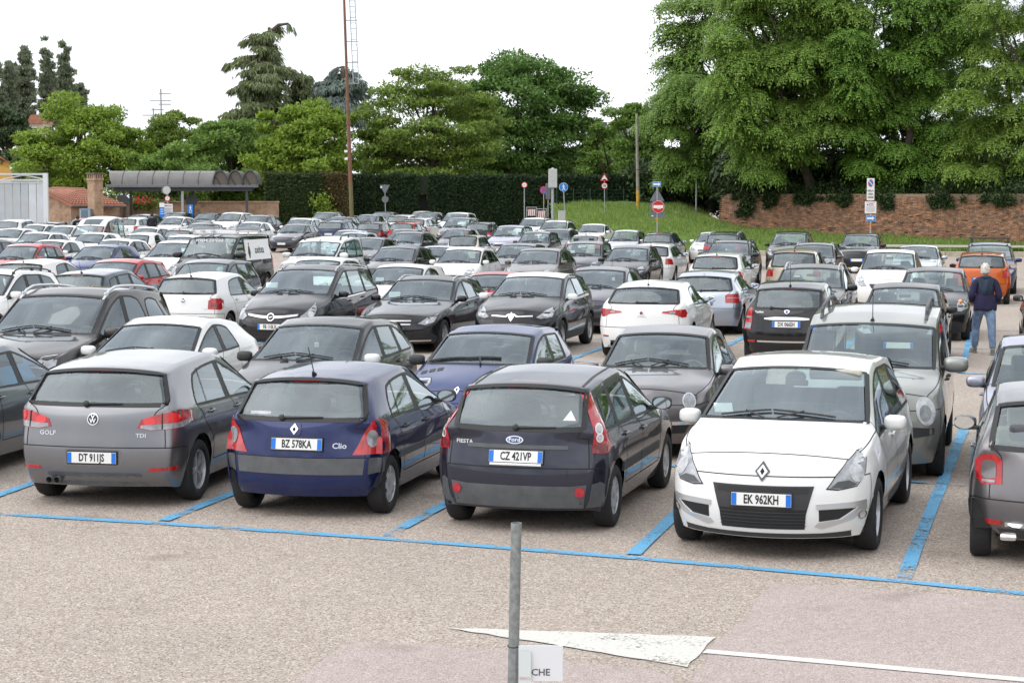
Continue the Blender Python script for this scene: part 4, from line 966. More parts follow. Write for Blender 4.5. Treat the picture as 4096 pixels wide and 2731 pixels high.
def m_giulietta():
    c = Car('giulietta', 'alloy5', .66, L=4.351, W=1.798, H=1.465, fo=.88, wb=2.634, wr=.322, z1=.38, z2=.62, z3=.78, bf=.95, br=1.04, hz0=.80, hz1=1.0, sA0=1.28, sA1=2.12, zA1=1.40, sP=2.45, sB=2.48, sC=3.1, sCt=3.0,
            sD1=3.78, zD1=1.37, sD0=4.14, zD0=1.06, zT=.98, nb=.30, wn=.84, yr=.69, tail=(.09, .0, .015, .035, .06), tb=.20, wt=.86, quarter=False, cpil='paint', sQ=3.8)
    h, t = std(c, [(.42, .64), (.60, .60), (.84, .72), (.92, .86), (.66, .80)], [(.34, .90), (.36, .93), (.62, .955), (.86, .97), (.92, .90), (.88, .82), (.78, .81), (.62, .87)], handles=[(2.28, .90)], tang=24, rwip=(.12, -.3, 1.09, .005))
    c.lay('reverse_lamp', rrect(.56, .908, .12, .03, .01), M_CLEAR, 'rear', True, ang=24, off=.013, skirt=.003, parent=t)
    b = c.lay('badge', ell(0, .90, .045, .045, 18), M_CHROME, 'rear', off=.014, skirt=.01, cell=.3); c.lay('badge_field', ell(0, .90, .034, .034, 14), M_DRED, 'rear', off=.016, skirt=0, cell=.3, parent=b[0])
    c.lettering('Giulietta', 'rear', 0, .83, .05, M_SILVER, 1.0)
    c.lay('reflector', rrect(.72, .44, .16, .03, .01), M_RED, 'rear', True, ang=18, off=.010, skirt=.006)
    c.plate(None, 'rear', z=.50); high_brake(c, 1.365, .34, .025); c.antenna(3.55, .30, 20)
    c.lay('rear_diffuser', sym([(.70, .235), (.62, .36)]), M_TRIM, 'rear', off=.006, skirt=.004, cell=.1)
    c.shape('exhaust_pipe', xf(lathe([(.038, 0), (.044, .0), (.044, .16), (.03, .16)], 12, 'x', False), (c.X(4.34), .56, .30)), M_TRIM, smooth=True)
    return c
def m_bmw1():
    c = Car('longnose_hatch', 'alloy5d', .68, L=4.324, W=1.765, H=1.421, fo=.79, wb=2.69, wr=.32, z1=.38, z2=.62, z3=.78, bf=.93, br=1.0, hz0=.76, hz1=.97, sA0=1.50, sA1=2.26, zA1=1.36, sP=2.55, sB=2.62, sC=3.28, sCt=3.22,
            sD1=3.92, zD1=1.32, sD0=4.16, zD0=.99, zT=.93, nb=.26, wn=.85, yr=.69, tb=.14, wt=.90, quarter=True, sQ=3.55, xdf=1.45)
    h, t = std(c, [(.36, .60), (.60, .58), (.84, .66), (.86, .76), (.60, .74)], [(.50, .74), (.50, .90), (.56, .935), (.84, .945), (.92, .90), (.92, .76), (.86, .735)], handles=[(2.45, .84), (3.18, .86)], ms=1.92, tang=24, rwip=(.02, -.36, 1.01, .02))
    c.lay('clear_lens_strip', rrect(.70, .85, .32, .022, .008), M_CLEAR, 'rear', True, ang=24, off=.013, skirt=.003, parent=t)
    for y in (-.07, .07): c.lay('kidney_grille', rrect(y, .64, .12, .14, .03), M_GRIL, 'front', off=.010, skirt=.004)
    c.plate(None, 'front', z=.42); c.plate(None, 'rear', z=.76); high_brake(c, 1.315, .34, .02); c.fin(3.75); c.lettering('118d', 'rear', -.35, .88, .05)
    b = c.lay('badge', ell(0, .90, .045, .045, 18), M_CHROME, 'rear', off=.014, skirt=.01, cell=.3)
    return c
def m_ypsilon():
    c = Car('ypsilon', 'cap9', .64, L=3.78, W=1.704, H=1.53, fo=.74, wb=2.388, wr=.30, z1=.38, z2=.60, z3=.78, bf=.98, br=1.06, hz0=.80, hz1=1.03, sA0=1.05, sA1=1.80, zA1=1.45, sP=2.15, sB=2.28, sC=2.85, sCt=2.78,
            sD1=3.32, zD1=1.42, sD0=3.62, zD0=1.04, zT=.98, doors=3, nb=.28, wn=.84, yr=.70, tb=.20, wt=.86, quarter=False, cpil='paint', sQ=3.3, tail=(.07, .0, .0, .03, .05), wtop=-.06)
    h, t = std(c, [(.42, .66), (.60, .64), (.82, .76), (.84, .88), (.62, .84)], [(.66, .66), (.645, .80), (.655, 1.05), (.70, 1.07), (.76, 1.0), (.86, .76), (.88, .655)], handles=[(2.2, .90)], tang=26, rwip=(.30, -.05, 1.07, -.015))
    c.lay('clear_lens_strip', [(.665, .68), (.66, .78), (.84, .78), (.86, .68)], M_CLEAR, 'rear', True, ang=26, off=.013, skirt=.003, parent=t)
    c.lay('clear_lens_strip', [(.67, .87), (.67, .90), (.80, .90), (.81, .87)], M_CLEAR, 'rear', True, ang=26, off=.013, skirt=.003, parent=t)
    c.lay('chrome_bar', sym([(.30, .845), (.42, .855), (.42, .88), (.2, .905)]), M_CHROME, 'rear', off=.020, skirt=.015, cell=.1)
    c.plate('DX 066SH', 'rear', z=.765)
    b = c.lay('badge', [(0, .955), (-.045, .985), (-.05, 1.02), (0, 1.035), (.05, 1.02), (.045, .985)], M_CHROME, 'rear', off=.014, skirt=.01, cell=.3); c.lay('badge_field', ell(0, 1.0, .026, .026, 12), mat('badge_blue', (.03, .06, .2), .3, 0, 1), 'rear', off=.016, skirt=0, cell=.3, parent=b[0])
    c.lettering('Ypsilon', 'rear', .52, .985, .055, M_SILVER, 1.0)
    c.lay('chrome_bumper_strip', sym([(.55, .425), (.55, .455)]), M_CHROME, 'rear', off=.010, skirt=.006, cell=.1)
    c.lay('reflector', rrect(.67, .44, .20, .04, .012), M_RED, 'rear', True, ang=18, off=.010, skirt=.006)
    high_brake(c, 1.415, .36, .03, M_RED); c.antenna(3.15, .40, 4)
    c.lay('lower_bumper', sym([(.62, .22), (.66, .32)]), M_TRIM, 'rear', off=.006, skirt=.004, cell=.1)
    return c
def m_polo():
    c = Car('polo', 'cap', .64, L=3.97, W=1.682, H=1.462, fo=.80, wb=2.47, wr=.302, z1=.38, z2=.62, z3=.80, bf=.93, br=1.0, hz0=.77, hz1=.98, sA0=1.12, sA1=1.92, zA1=1.395, sP=2.3, sB=2.30, sC=3.16, sCt=3.04,
            sD1=3.62, zD1=1.375, sD0=3.84, zD0=1.03, zT=.96, nb=.22, wn=.85, yr=.72, tb=.12, wt=.90, quarter=False, cpil='paint', sQ=3.6, wtop=.05)
    h, t = std(c, [(.40, .64), (.60, .62), (.84, .70), (.86, .82), (.60, .78)], [(.50, .72), (.52, .90), (.60, .945), (.80, .945), (.88, .90), (.88, .74), (.80, .70)], handles=[(2.1, .86), (2.86, .88)], rwip=(.02, -.34, 1.06, -.01), tang=22)
    c.lay('dark_lens', rrect(.66, .80, .18, .08, .03), M_DRED, 'rear', True, ang=22, off=.013, skirt=.003, parent=t)
    i = c.lay('badge', ell(0, .90, .06, .06, 20), M_CHROME, 'rear', off=.014, skirt=.01, cell=.2); c.lay('badge_field', ell(0, .90, .05, .05, 18), M_TRIM, 'rear', off=.016, skirt=0, cell=.2, parent=i[0])
    c.lettering('W', 'rear', 0, .895, .075, M_CHROME, 1.1, i[0], .002, .019)
    c.lettering('POLO', 'rear', .52, .72, .05); c.lettering('TDI', 'rear', -.50, .71, .05)
    high_brake(c, 1.385, .32, .02); c.plate(None, 'rear', z=.50); c.antenna(3.45, .34, 30)
    c.plate(None, 'front', z=.45); c.lay('grille', sym([(.36, .60), (.40, .68)]), M_GRIL, 'front', off=.006, skirt=0)
    return c
def m_ml():
    c = Car('ml', 'alloy5', .66, L=4.78, W=1.911, H=1.79, fo=.87, wb=2.915, wr=.365, sill=.28, z1=.48, z2=.70, z3=.90, bf=1.10, br=1.16, hz0=.98, hz1=1.18, sA0=1.45, sA1=2.30, zA1=1.70, sP=2.75, sB=2.72, sC=3.45, sCt=3.35,
            sD1=4.35, zD1=1.68, sD0=4.62, zD0=1.18, zT=1.06, nb=.28, wn=.86, yr=.74, tb=.14, quarter=True, sQ=4.2, tint=True, cpil='paint', xdf=1.4)
    std(c, [(.46, .80), (.62, .76), (.90, .84), (.94, .98), (.70, .96)], [(.62, .90), (.64, 1.1), (.86, 1.12), (.94, .9)], handles=[(2.55, 1.02), (3.3, 1.05)], ms=1.88, mk=1.25)
    c.rails(2.3, 4.3, .66, .055, M_SILVER, .022); c.plate(None, 'front', z=.62); c.lay('grille', sym([(.40, .72), (.46, .92)]), M_GRIL, 'front', off=.006, skirt=0)
    c.lay('window_chrome', [(1.9, 1.085), (3.5, 1.125), (3.5, 1.16), (1.9, 1.12)], M_CHROME, 'side', True, off=.010, skirt=.004, cell=.12)
    return c
def m_suv(rails=True, name='suv', tint=False, mat_r=M_TRIM):
    c = Car(name, 'alloy5', .64, L=4.35, W=1.80, H=1.60, fo=.85, wb=2.65, wr=.34, sill=.25, z1=.43, z2=.63, z3=.83, bf=1.02, br=1.10, hz0=.90, hz1=1.10, sA0=1.22, sA1=2.02, zA1=1.52, sP=2.4, sB=2.45, sC=3.12, sCt=3.08,
            sD1=3.95, zD1=1.50, sD0=4.2, zD0=1.10, zT=1.02, nb=.26, wn=.86, yr=.72, tb=.13, quarter=True, tint=tint)
    std(c, [(.44, .72), (.60, .70), (.86, .78), (.90, .92), (.66, .88)], [(.50, .86), (.52, 1.0), (.84, 1.03), (.90, .96), (.90, .86)], handles=[(2.25, .95), (3.0, .98)], ms=1.62, mk=1.1)
    c.archtrim(.045); c.plate(None, 'front', z=.55); c.plate(None, 'rear', z=.82); c.lay('grille', sym([(.38, .64), (.44, .80)]), M_GRIL, 'front', off=.006, skirt=0)
    if rails: c.rails(2.05, 3.9, .60, .055, mat_r)
    return c
def m_hatch(name='hatch', antenna=True, mirror='P', **kw):
    q = dict(L=3.95, W=1.70, H=1.48, fo=.81, wb=2.50, wr=.30, z1=.37, z2=.60, z3=.78, bf=.93, br=1.0, hz0=.77, hz1=.99, sA0=1.06, sA1=1.88, zA1=1.405, sP=2.25, sB=2.30, sC=3.0, sCt=2.94, sD1=3.60, zD1=1.385, sD0=3.84, zD0=1.01, zT=.95, nb=.25, wn=.85, yr=.71, tb=.14)
    q.update(kw); c = Car(name, kw.pop('ws', 'cap'), .63, **q)
    z = q['zT']; g = q['hz0'] - .77
    std(c, [(.42, .64 + g), (.60, .62 + g), (.84, .70 + g), (.88, .84 + g), (.62, .80 + g)], [(.56, z - .22), (.58, z - .03), (.70, z), (.86, z - .05), (.90, z - .22)], handles=[(q['sB'] - .2, .85), (q['sC'] - .12, .87)] if q.get('doors', 5) == 5 else [(q['sB'] - .12, .85)], ms=q['sA0'] + .42, mirror=mirror)
    c.plate(None, 'front', z=.44); c.plate(None, 'rear', z=.72 if q['L'] < 4.1 else .74)
    c.lay('grille', sym([(.36, .58 + g), (.42, .66 + g)]), M_GRIL, 'front', off=.006, skirt=0); c.lay('lower_grille', sym([(.44, .28), (.50, .38)]), M_GRIL, 'front', off=.006, skirt=0)
    high_brake(c, q['zD1'] - .02, .3, .025)
    if antenna: c.antenna(q['sD1'] - .2, .30, 28)
    c.wipers((.05, -.33, q['zD0'] + .035, .005))
    return c
def m_sedan(name='sedan'):
    c = Car(name, 'alloy5', .66, L=4.65, W=1.80, H=1.44, fo=.86, wb=2.76, wr=.32, z1=.36, z2=.58, z3=.74, bf=.93, br=.99, hz0=.77, hz1=.97, sA0=1.45, sA1=2.25, zA1=1.375, sP=2.65, sB=2.65, sC=3.35, sCt=3.25,
            sD1=3.55, zD1=1.36, sD0=4.12, zD0=1.03, zT=.98, nb=.27, wn=.85, yr=.68, tb=.18, wt=.86, quarter=False, cpil='paint', sQ=3.9, xdf=1.42)
    std(c, [(.42, .62), (.60, .60), (.84, .67), (.90, .77), (.66, .76)], [(.46, .74), (.48, .88), (.80, .93), (.88, .86), (.86, .74)], handles=[(2.5, .85), (3.25, .87)], ms=1.86)
    c.plate(None, 'front', z=.44); c.plate(None, 'rear', z=.72); c.lay('grille', sym([(.36, .54), (.40, .66)]), M_GRIL, 'front', off=.006, skirt=0)
    return c
def m_van():
    c = Car('van', 'cap', .62, L=4.78, W=1.904, H=1.93, fo=.93, wb=3.098, wr=.325, z1=.40, z2=.62, z3=.84, bf=1.18, br=1.20, hz0=.96, hz1=1.24, sA0=.92, sA1=1.72, zA1=1.86, sP=2.3, sB=2.15, sC=3.2, sCt=3.2,
            sD1=4.64, zD1=1.90, sD0=4.72, zD0=1.20, zT=1.1, nb=.26, wn=.86, yr=.82, tb=.05, wt=.96, tail=(.05, .0, .02, .03, .03), quarter=False, cpil='paint', sQ=4.5, hood_drop=.09)
    std(c, [(.52, .74), (.66, .70), (.86, .76), (.92, 1.0), (.74, .98)], [(.84, .70), (.84, 1.3), (.92, 1.3), (.92, .70)], handles=[(1.95, 1.05), (2.4, 1.05)], ms=1.42, mk=1.5, mz=.10)
    c.lay('advert_panel', [(2.24, 1.12), (4.45, 1.12), (4.45, 1.76), (2.24, 1.76)], M_WHITE, 'side', True, off=.020, skirt=.02, cell=.2)
    for sg in (1, -1):
        out = []; V, F = text_mesh('axitea', .34, .001, 'CENTER', 1.0, .004)
        for x, y, z in V: P, n = c.surf('side', 3.45 - x * (-1 if sg > 0 else 1) * 1.0 if False else (3.45 + x * sg), 1.43 + y, .024, sg); out.append(tuple(P))
        c.shape('advert_lettering', (out, F), M_INK)
        fig = [(2.50, 1.60, .045, .045), (2.50, 1.45, .06, .10)]
        c.lay('advert_figure', ell(2.55, 1.63, .04, .045, 10), M_INK, 'side', side=sg, off=.023, skirt=0, cell=.3)
        c.lay('advert_figure', [(2.50, 1.57), (2.60, 1.57), (2.66, 1.36), (2.63, 1.36), (2.59, 1.48), (2.58, 1.18), (2.555, 1.18), (2.55, 1.36), (2.545, 1.18), (2.52, 1.18), (2.51, 1.48), (2.47, 1.36), (2.44, 1.36)], M_INK, 'side', side=sg, off=.023, skirt=0, cell=.3)
    V, F = text_mesh('www.axitea.it', .17, .001, 'CENTER', 1.15, .004); out = []
    for x, y, z in V: P, n = c.surf('front', x, 1.775 + y, .006); out.append(tuple(P))
    c.shape('windscreen_lettering', (out, F), M_WHITE)
    ps = []
    for sd in (2.0, 2.9, 3.8):
        ps.append(bbox(c.X(sd), 0, 2.0, .05, 1.5, .04, .01)); ps += [bbox(c.X(sd), y, 1.95, .05, .05, .1, .01) for y in (-.72, .72)]
    c.shape('roof_rack', J(*ps), M_SILVER)
    for y in (-.70, -.35, .0): c.shape('ladder_rail', bbox(c.X(2.9), y, 2.05, 2.6, .07, .05, .01), M_SILVER)
    c.shape('wind_deflector', bbox(c.X(1.86), 0, 2.01, .04, 1.45, .12, .015), M_WHITE)
    c.shape('rack_side', bbox(c.X(2.9), .72, 2.10, 2.2, .03, .10, .01), M_SILVER); c.shape('rack_side', bbox(c.X(2.9), -.72, 2.10, 2.2, .03, .10, .01), M_SILVER)
    c.antenna(1.75, .4, 10)
    return c
def m_hightop():
    c = Car('hightop', 'cap', .62, L=4.25, W=1.80, H=2.12, fo=.86, wb=2.70, wr=.31, z1=.38, z2=.60, z3=.80, bf=1.06, br=1.10, hz0=.90, hz1=1.12, sA0=1.05, sA1=1.75, zA1=1.66, sP=3.0, sB=2.25, sC=3.2, sCt=3.2,
            sD1=4.05, zD1=2.05, sD0=4.16, zD0=1.12, zT=1.02, nb=.26, wn=.86, yr=.80, tb=.07, wt=.94, tail=(.05, .0, .02, .03, .04), quarter=True, sQ=3.95, hood_drop=.08)
    std(c, [(.52, .70), (.66, .66), (.84, .72), (.90, .92), (.74, .90)], [(.82, .70), (.82, 1.2), (.90, 1.2), (.90, .70)], handles=[(2.05, .98), (2.5, .98)], ms=1.5, mk=1.3)
    c.lay('roof_window', [(1.86, -.44), (2.42, -.48), (2.42, .48), (1.86, .44)], G_TINT, 'top', off=.006, skirt=0, cell=.12)
    c.lay('raised_side_window', [(2.55, 1.80), (3.9, 1.80), (3.85, 1.98), (2.75, 1.96)], G_TINT, 'side', True, off=.008, skirt=0, cell=.12)
    c.antenna(1.8, .3, 15); return c
BUILD = dict(golf=m_golf, clio=m_clio, fiesta=m_fiesta, scenic=m_scenic, round=m_500, kangoo=m_kangoo, twingo=m_twingo, idea=m_idea, mpv=m_mpv, mpv_r=lambda: m_mpv(True), zafira=m_zafira, wagon=m_wagon,
    wagon_t=lambda: m_wagon(True, 1.50), captur=m_captur, giulietta=m_giulietta, longnose=m_bmw1, ypsilon=m_ypsilon, polo=m_polo, ml=m_ml, suv=m_suv, suv_s=lambda: m_suv(True, 'suv', False, M_SILVER), suv_n=lambda: m_suv(False), hatch=m_hatch, sedan=m_sedan, van=m_van, hightop=m_hightop,
    mito=lambda: m_hatch(L=4.06, W=1.72, H=1.446, wb=2.51, fo=.86, sA0=1.22, sA1=2.0, zA1=1.36, zD1=1.33, sP=2.35, sB=2.42, sC=2.98, sCt=2.88, sD1=3.5, sD0=3.9, bf=.92, br=1.02, quarter=False, cpil='paint', sQ=3.5, yr=.68, nb=.3, wt=.84, antenna=False),
    hatch_w=lambda: m_hatch(mirror={1: M_WHITE, -1: M_TRIM}, H=1.50, zA1=1.42),
    hatch_q=lambda: m_hatch(quarter=False, cpil='paint', H=1.47, sQ=3.55),
    hatch3=lambda: m_hatch(doors=3, quarter=False, cpil='paint', sB=2.45, sC=2.95, sQ=3.5, H=1.45, L=3.9, sD1=3.5),
    hatch_l=lambda: m_hatch(L=4.25, W=1.77, wb=2.6, fo=.87, H=1.46, sA0=1.22, sA1=2.08, sP=2.45, sB=2.48, sC=3.2, sCt=3.12, sD1=3.85, sD0=4.12, zA1=1.395, zD1=1.37, wr=.315, ws='alloy5'),
    hatch_h=lambda: m_hatch(H=1.54, L=3.8, zA1=1.46, zD1=1.455, sD1=3.5, sD0=3.7, bf=.97, br=1.03, hz0=.80, hz1=1.03, sA0=1.0, sA1=1.76, sP=2.15, sB=2.2, sC=2.85, sCt=2.82, wb=2.46, fo=.75, nb=.22),
    mini=lambda: m_hatch(L=3.54, W=1.58, H=1.54, wb=2.30, fo=.68, sA0=.95, sA1=1.62, zA1=1.46, zD1=1.47, sP=2.0, sB=2.05, sC=2.66, sCt=2.64, sD1=3.3, sD0=3.46, bf=.95, br=1.0, hz1=1.02, wr=.28, nb=.20, tb=.08, wt=.93),
    boxy=lambda: m_hatch(L=3.65, W=1.56, H=1.43, wb=2.36, fo=.74, sA0=1.15, sA1=1.72, zA1=1.39, zD1=1.40, sP=2.2, sB=2.1, sC=2.8, sCt=2.8, sD1=3.36, sD0=3.56, bf=.90, br=.93, hz0=.74, hz1=.92, wr=.28, nb=.12, tb=.06, wt=.94, yr=.78, zD0=.95, zT=.90),
    coupe=lambda: m_hatch(L=4.1, W=1.72, H=1.32, wb=2.46, fo=.86, sA0=1.40, sA1=2.12, zA1=1.26, zD1=1.24, sP=2.45, sB=2.55, sC=2.95, sCt=2.85, sD1=3.3, sD0=3.85, bf=.88, br=.93, hz0=.70, hz1=.90, zD0=.96, zT=.92, doors=3, quarter=False, cpil='paint', sQ=3.4),
    i10=lambda: m_hatch(L=3.665, W=1.66, H=1.50, wb=2.385, fo=.74, sA0=1.0, sA1=1.72, zA1=1.43, zD1=1.42, sP=2.1, sB=2.14, sC=2.78, sCt=2.7, sD1=3.32, sD0=3.53, bf=.96, br=1.05, zD0=1.06, zT=1.0, hz1=1.02, wr=.29, quarter=False, cpil='paint', sQ=3.2))
def model(k):
    if k not in MODELS: MODELS[k] = BUILD[k]()
    return MODELS[k]
# ================================================================ setting
FPX = 7500.0
def at(dx, dy, Y):
    """point of the place seen at photo position (2352-wide scale) at distance Y"""
    px, py = dx * 4096 / 2352, dy * 4096 / 2352
    x = (px - 2048) / FPX; u = -(py - 1365.5) / FPX; c, s = math.cos(R(4.44)), math.sin(R(4.44))
    k = Y / (c + s * u); return Vector((x * k, Y, CAM_H + (-s + c * u) * k))
def ground_at(dx, dy):
    a = at(dx, dy, 10.); t = CAM_H / (CAM_H - a.z); return Vector((a.x * t, a.y * t, 0))
def zg(x, y):
    t = max(0, min(1, (y - 88) / 37)); return .62 * t * t * (3 - 2 * t)
def ramp(t, src, stops):
    r = N(t, 'ShaderNodeValToRGB'); e = r.color_ramp.elements
    while len(e) < len(stops): e.new(.5)
    for q, (p, c) in zip(e, stops): q.position = p; q.color = c4(c)
    t.links.new(src, r.inputs[0]); return r.outputs[0]
def asphalt(name, stops, scale, tint, bump=.5, coarse=1.):
    if name in MATS: return MATS[name]
    m = mat(name, tint, .9); t = m.node_tree; b = t.nodes['Principled BSDF']; b.inputs['Specular IOR Level'].default_value = .25
    tc = N(t, 'ShaderNodeTexCoord')
    vo = N(t, 'ShaderNodeTexVoronoi', Scale=scale); vo.inputs['Randomness'].default_value = 1.
    t.links.new(tc.outputs['Object'], vo.inputs['Vector'])
    sep = N(t, 'ShaderNodeSeparateColor'); t.links.new(vo.outputs['Color'], sep.inputs[0])
    c1 = ramp(t, sep.outputs[0], stops)
    n1 = N(t, 'ShaderNodeTexNoise', Scale=.35, Detail=6.0, Roughness=.62); t.links.new(tc.outputs['Object'], n1.inputs['Vector'])
    n2 = N(t, 'ShaderNodeTexNoise', Scale=9.0, Detail=5.0, Roughness=.7); t.links.new(tc.outputs['Object'], n2.inputs['Vector'])
    m1 = N(t, 'ShaderNodeMix', data_type='RGBA', blend_type='MULTIPLY'); m1.inputs['Factor'].default_value = 1
    t.links.new(c1, m1.inputs['A']); t.links.new(ramp(t, n1.outputs['Fac'], [(.3, (.91, .90, .89)), (.7, (1.06, 1.05, 1.04))]), m1.inputs['B'])
    m2 = N(t, 'ShaderNodeMix', data_type='RGBA', blend_type='MULTIPLY'); m2.inputs['Factor'].default_value = 1
    t.links.new(m1.outputs['Result'], m2.inputs['A']); t.links.new(ramp(t, n2.outputs['Fac'], [(.3, (.90, .89, .88)), (.7, (1.07, 1.07, 1.06))]), m2.inputs['B'])
    n3 = N(t, 'ShaderNodeTexNoise', Scale=.9, Detail=3.0, Roughness=.5); t.links.new(tc.outputs['Object'], n3.inputs['Vector'])
    m3 = N(t, 'ShaderNodeMix', data_type='RGBA', blend_type='MULTIPLY'); m3.inputs['Factor'].default_value = 1
    t.links.new(m2.outputs['Result'], m3.inputs['A']); t.links.new(ramp(t, n3.outputs['Fac'], [(.27, (.74, .72, .70)), (.38, (1, 1, 1))]), m3.inputs['B'])   # old oil and damp stains
    t.links.new(m3.outputs['Result'], b.inputs['Base Color'])
    bp = N(t, 'ShaderNodeBump', Strength=bump, Distance=.012); t.links.new(vo.outputs['Distance'], bp.inputs['Height']); bp.invert = True
    t.links.new(bp.outputs[0], b.inputs['Normal'])
    return m
M_ASPH = asphalt('coarse_asphalt', [(.0, (.19, .158, .136)), (.18, (.315, .266, .232)), (.55, (.41, .350, .305)), (.85, (.475, .414, .366)), (1., (.62, .565, .51))], 76, (.40, .34, .30), .35)
M_PINK = asphalt('pinkish_asphalt', [(.0, (.29, .235, .22)), (.3, (.385, .322, .305)), (.7, (.445, .378, .358)), (1., (.55, .48, .46))], 110, (.38, .32, .3), .25)
# ground: one sheet to the horizon, gently rising at the far end of the car park
xs = [-1500, -600, -250, -120, -70] + list(range(-50, 51, 4)) + [70, 120, 250, 600, 1500]
ys = [-300, -60, -10] + list(range(0, 84, 6)) + list(range(84, 132, 3)) + [140, 170, 230, 400, 900, 2600]
V = [(x, y, zg(x, y)) for y in ys for x in xs]; nx = len(xs)
F = [(j * nx + i, j * nx + i + 1, (j + 1) * nx + i + 1, (j + 1) * nx + i) for j in range(len(ys) - 1) for i in range(nx - 1)]
ob('ground', mesh('ground', (V, F), M_ASPH, True), kind='structure')
def sheet(pts, z=.004): return [(p[0], p[1], z + zg(p[0], p[1])) for p in pts], [tuple(range(len(pts)))]
rng = random.Random(5)
def rough_poly(pts, step=.25, amp=.05):
    out = []
    for a, b in zip(pts, pts[1:] + pts[:1]):
        a, b = Vector(a[:2]), Vector(b[:2]); n = max(1, int((b - a).length / step))
        for k in range(n):
            p = a.lerp(b, k / n); out.append((p.x + rng.uniform(-amp, amp), p.y + rng.uniform(-amp, amp)))
    return out
g = ground_at
ob('asphalt_patch', mesh('asphalt_patch', sheet(rough_poly([g(1775, 1338), g(1715, 1400), g(1660, 1470), g(1585, 1545), g(1560, 1660), g(2700, 1700), g(2700, 1420), g(2352, 1382), g(2080, 1356)]), .004), M_PINK), kind='structure')
ob('asphalt_patch', mesh('asphalt_patch', sheet(rough_poly([g(800, 1474), g(700, 1545), g(640, 1660), g(1545, 1660), g(1556, 1552), g(1480, 1538), g(1300, 1520), g(1180, 1500), g(1000, 1480)]), .004), M_PINK), kind='structure')
# paint: worn through to the stones
def worn(name, color, wear=.5, color2=None):
    m = bpy.data.materials.new(name); m.use_nodes = True; t = m.node_tree; b = t.nodes['Principled BSDF']; out = t.nodes['Material Output']
    b.inputs['Roughness'].default_value = .7; b.inputs['Base Color'].default_value = c4(color)
    tc = N(t, 'ShaderNodeTexCoord'); n1 = N(t, 'ShaderNodeTexNoise', Scale=38.0, Detail=5.0, Roughness=.7); n2 = N(t, 'ShaderNodeTexNoise', Scale=1.7, Detail=4.0)
    t.links.new(tc.outputs['Object'], n1.inputs['Vector']); t.links.new(tc.outputs['Object'], n2.inputs['Vector'])
    a = N(t, 'ShaderNodeMath', operation='MULTIPLY_ADD'); a.inputs[1].default_value = .8; t.links.new(n2.outputs['Fac'], a.inputs[0]); t.links.new(n1.outputs['Fac'], a.inputs[2])
    mr = N(t, 'ShaderNodeMapRange'); mr.inputs[1].default_value = .60 + wear * .3; mr.inputs[2].default_value = .68 + wear * .3
    t.links.new(a.outputs[0], mr.inputs[0])
    tr = N(t, 'ShaderNodeBsdfTransparent'); mx = N(t, 'ShaderNodeMixShader'); t.links.new(mr.outputs[0], mx.inputs[0]); t.links.new(tr.outputs[0], mx.inputs[1]); t.links.new(b.outputs[0], mx.inputs[2])
    t.links.new(mx.outputs[0], out.inputs[0])
    mx2 = N(t, 'ShaderNodeMix', data_type='RGBA'); mx2.inputs['A'].default_value = c4(tuple(c * .72 for c in color)); mx2.inputs['B'].default_value = c4(color)
    t.links.new(n1.outputs['Fac'], mx2.inputs['Factor']); t.links.new(mx2.outputs['Result'], b.inputs['Base Color'])
    return m
M_BLUE = worn('worn_blue_paint', (.135, .43, .70), .56); M_BLUE2 = worn('faded_blue_paint', (.15, .42, .66), .70); M_WLINE = worn('worn_white_paint', (.68, .66, .61), .40)
def line(name, pts, w, m, z=.009, label=None):
    pts = [Vector(p[:2]) for p in pts]; L_, R_ = [], []
    fine = []
    for a, b in zip(pts, pts[1:]):
        n = max(1, int((b - a).length / .6)); fine += [a.lerp(b, k / n) for k in range(n)]
    fine.append(pts[-1])
    for i, p in enumerate(fine):
        d = (fine[min(i + 1, len(fine) - 1)] - fine[max(0, i - 1)]).normalized(); n = Vector((-d.y, d.x))
        L_.append(p + n * (w / 2 + rng.uniform(-.006, .006))); R_.append(p - n * (w / 2 + rng.uniform(-.006, .006)))
    V = [(p.x, p.y, z + zg(p.x, p.y)) for p in L_ + R_]; n = len(L_)
    ob(name, mesh(name, (V, [(i, i + 1, n + i + 1, n + i) for i in range(n - 1)]), m), kind='structure')
D147 = Vector((math.sin(R(14.7)), math.cos(R(14.7))))
fl = [g(-700, 1128), g(-300, 1158), g(0, 1181), g(375, 1203), g(890, 1238), g(1455, 1282), g(2075, 1336), g(2352, 1364), g(2900, 1420)]
line('bay_line', fl, .125, M_BLUE)
for (dx, dy), (ex, ey), ln in (((2075, 1330), (2215, 985), 10.6), ((1455, 1275), (1565, 1170), 5.3), ((890, 1232), (1030, 1155), 5.3), ((375, 1197), (545, 1130), 5.3), ((-90, 1170), (90, 1105), 5.3)):
    a = g(dx, dy); d = (g(ex, ey) - a).normalized(); line('bay_line', [a, a + d * ln], .13, M_BLUE, .0135)
a, b = g(1535, 1071), g(2230, 1117); d = (b - a).normalized(); line('bay_line', [a - d * 9, b + d * 3], .09, M_BLUE2, .0175)
a, b = g(2110, 973), g(2230, 977); line('bay_line', [a - (b - a).normalized() * 14, b + (b - a).normalized() * 4], .09, M_BLUE2, .0175)
rowd = Vector((2.43, -.83)).normalized()
def bay_block(o, n0, n1, l0, l1, step=2.45):
    for k in range(n0, n1):
        c = Vector(o) + rowd * (step * k); line('bay_line', [c - D147 * l0, c + D147 * l1], .13, M_BLUE, .0135)
    for q in (-l0, 0, l1):
        a = Vector(o) + rowd * (step * n0) + D147 * q; b = Vector(o) + rowd * (step * (n1 - 1)) + D147 * q; line('bay_line', [a, b], .09, M_BLUE2, .0175)
bay_block((2.45, 41.0), -7, 6, 5.6, 5.6)
bay_block((2.3, 63.6), -10, 7, 5.4, 5.4)
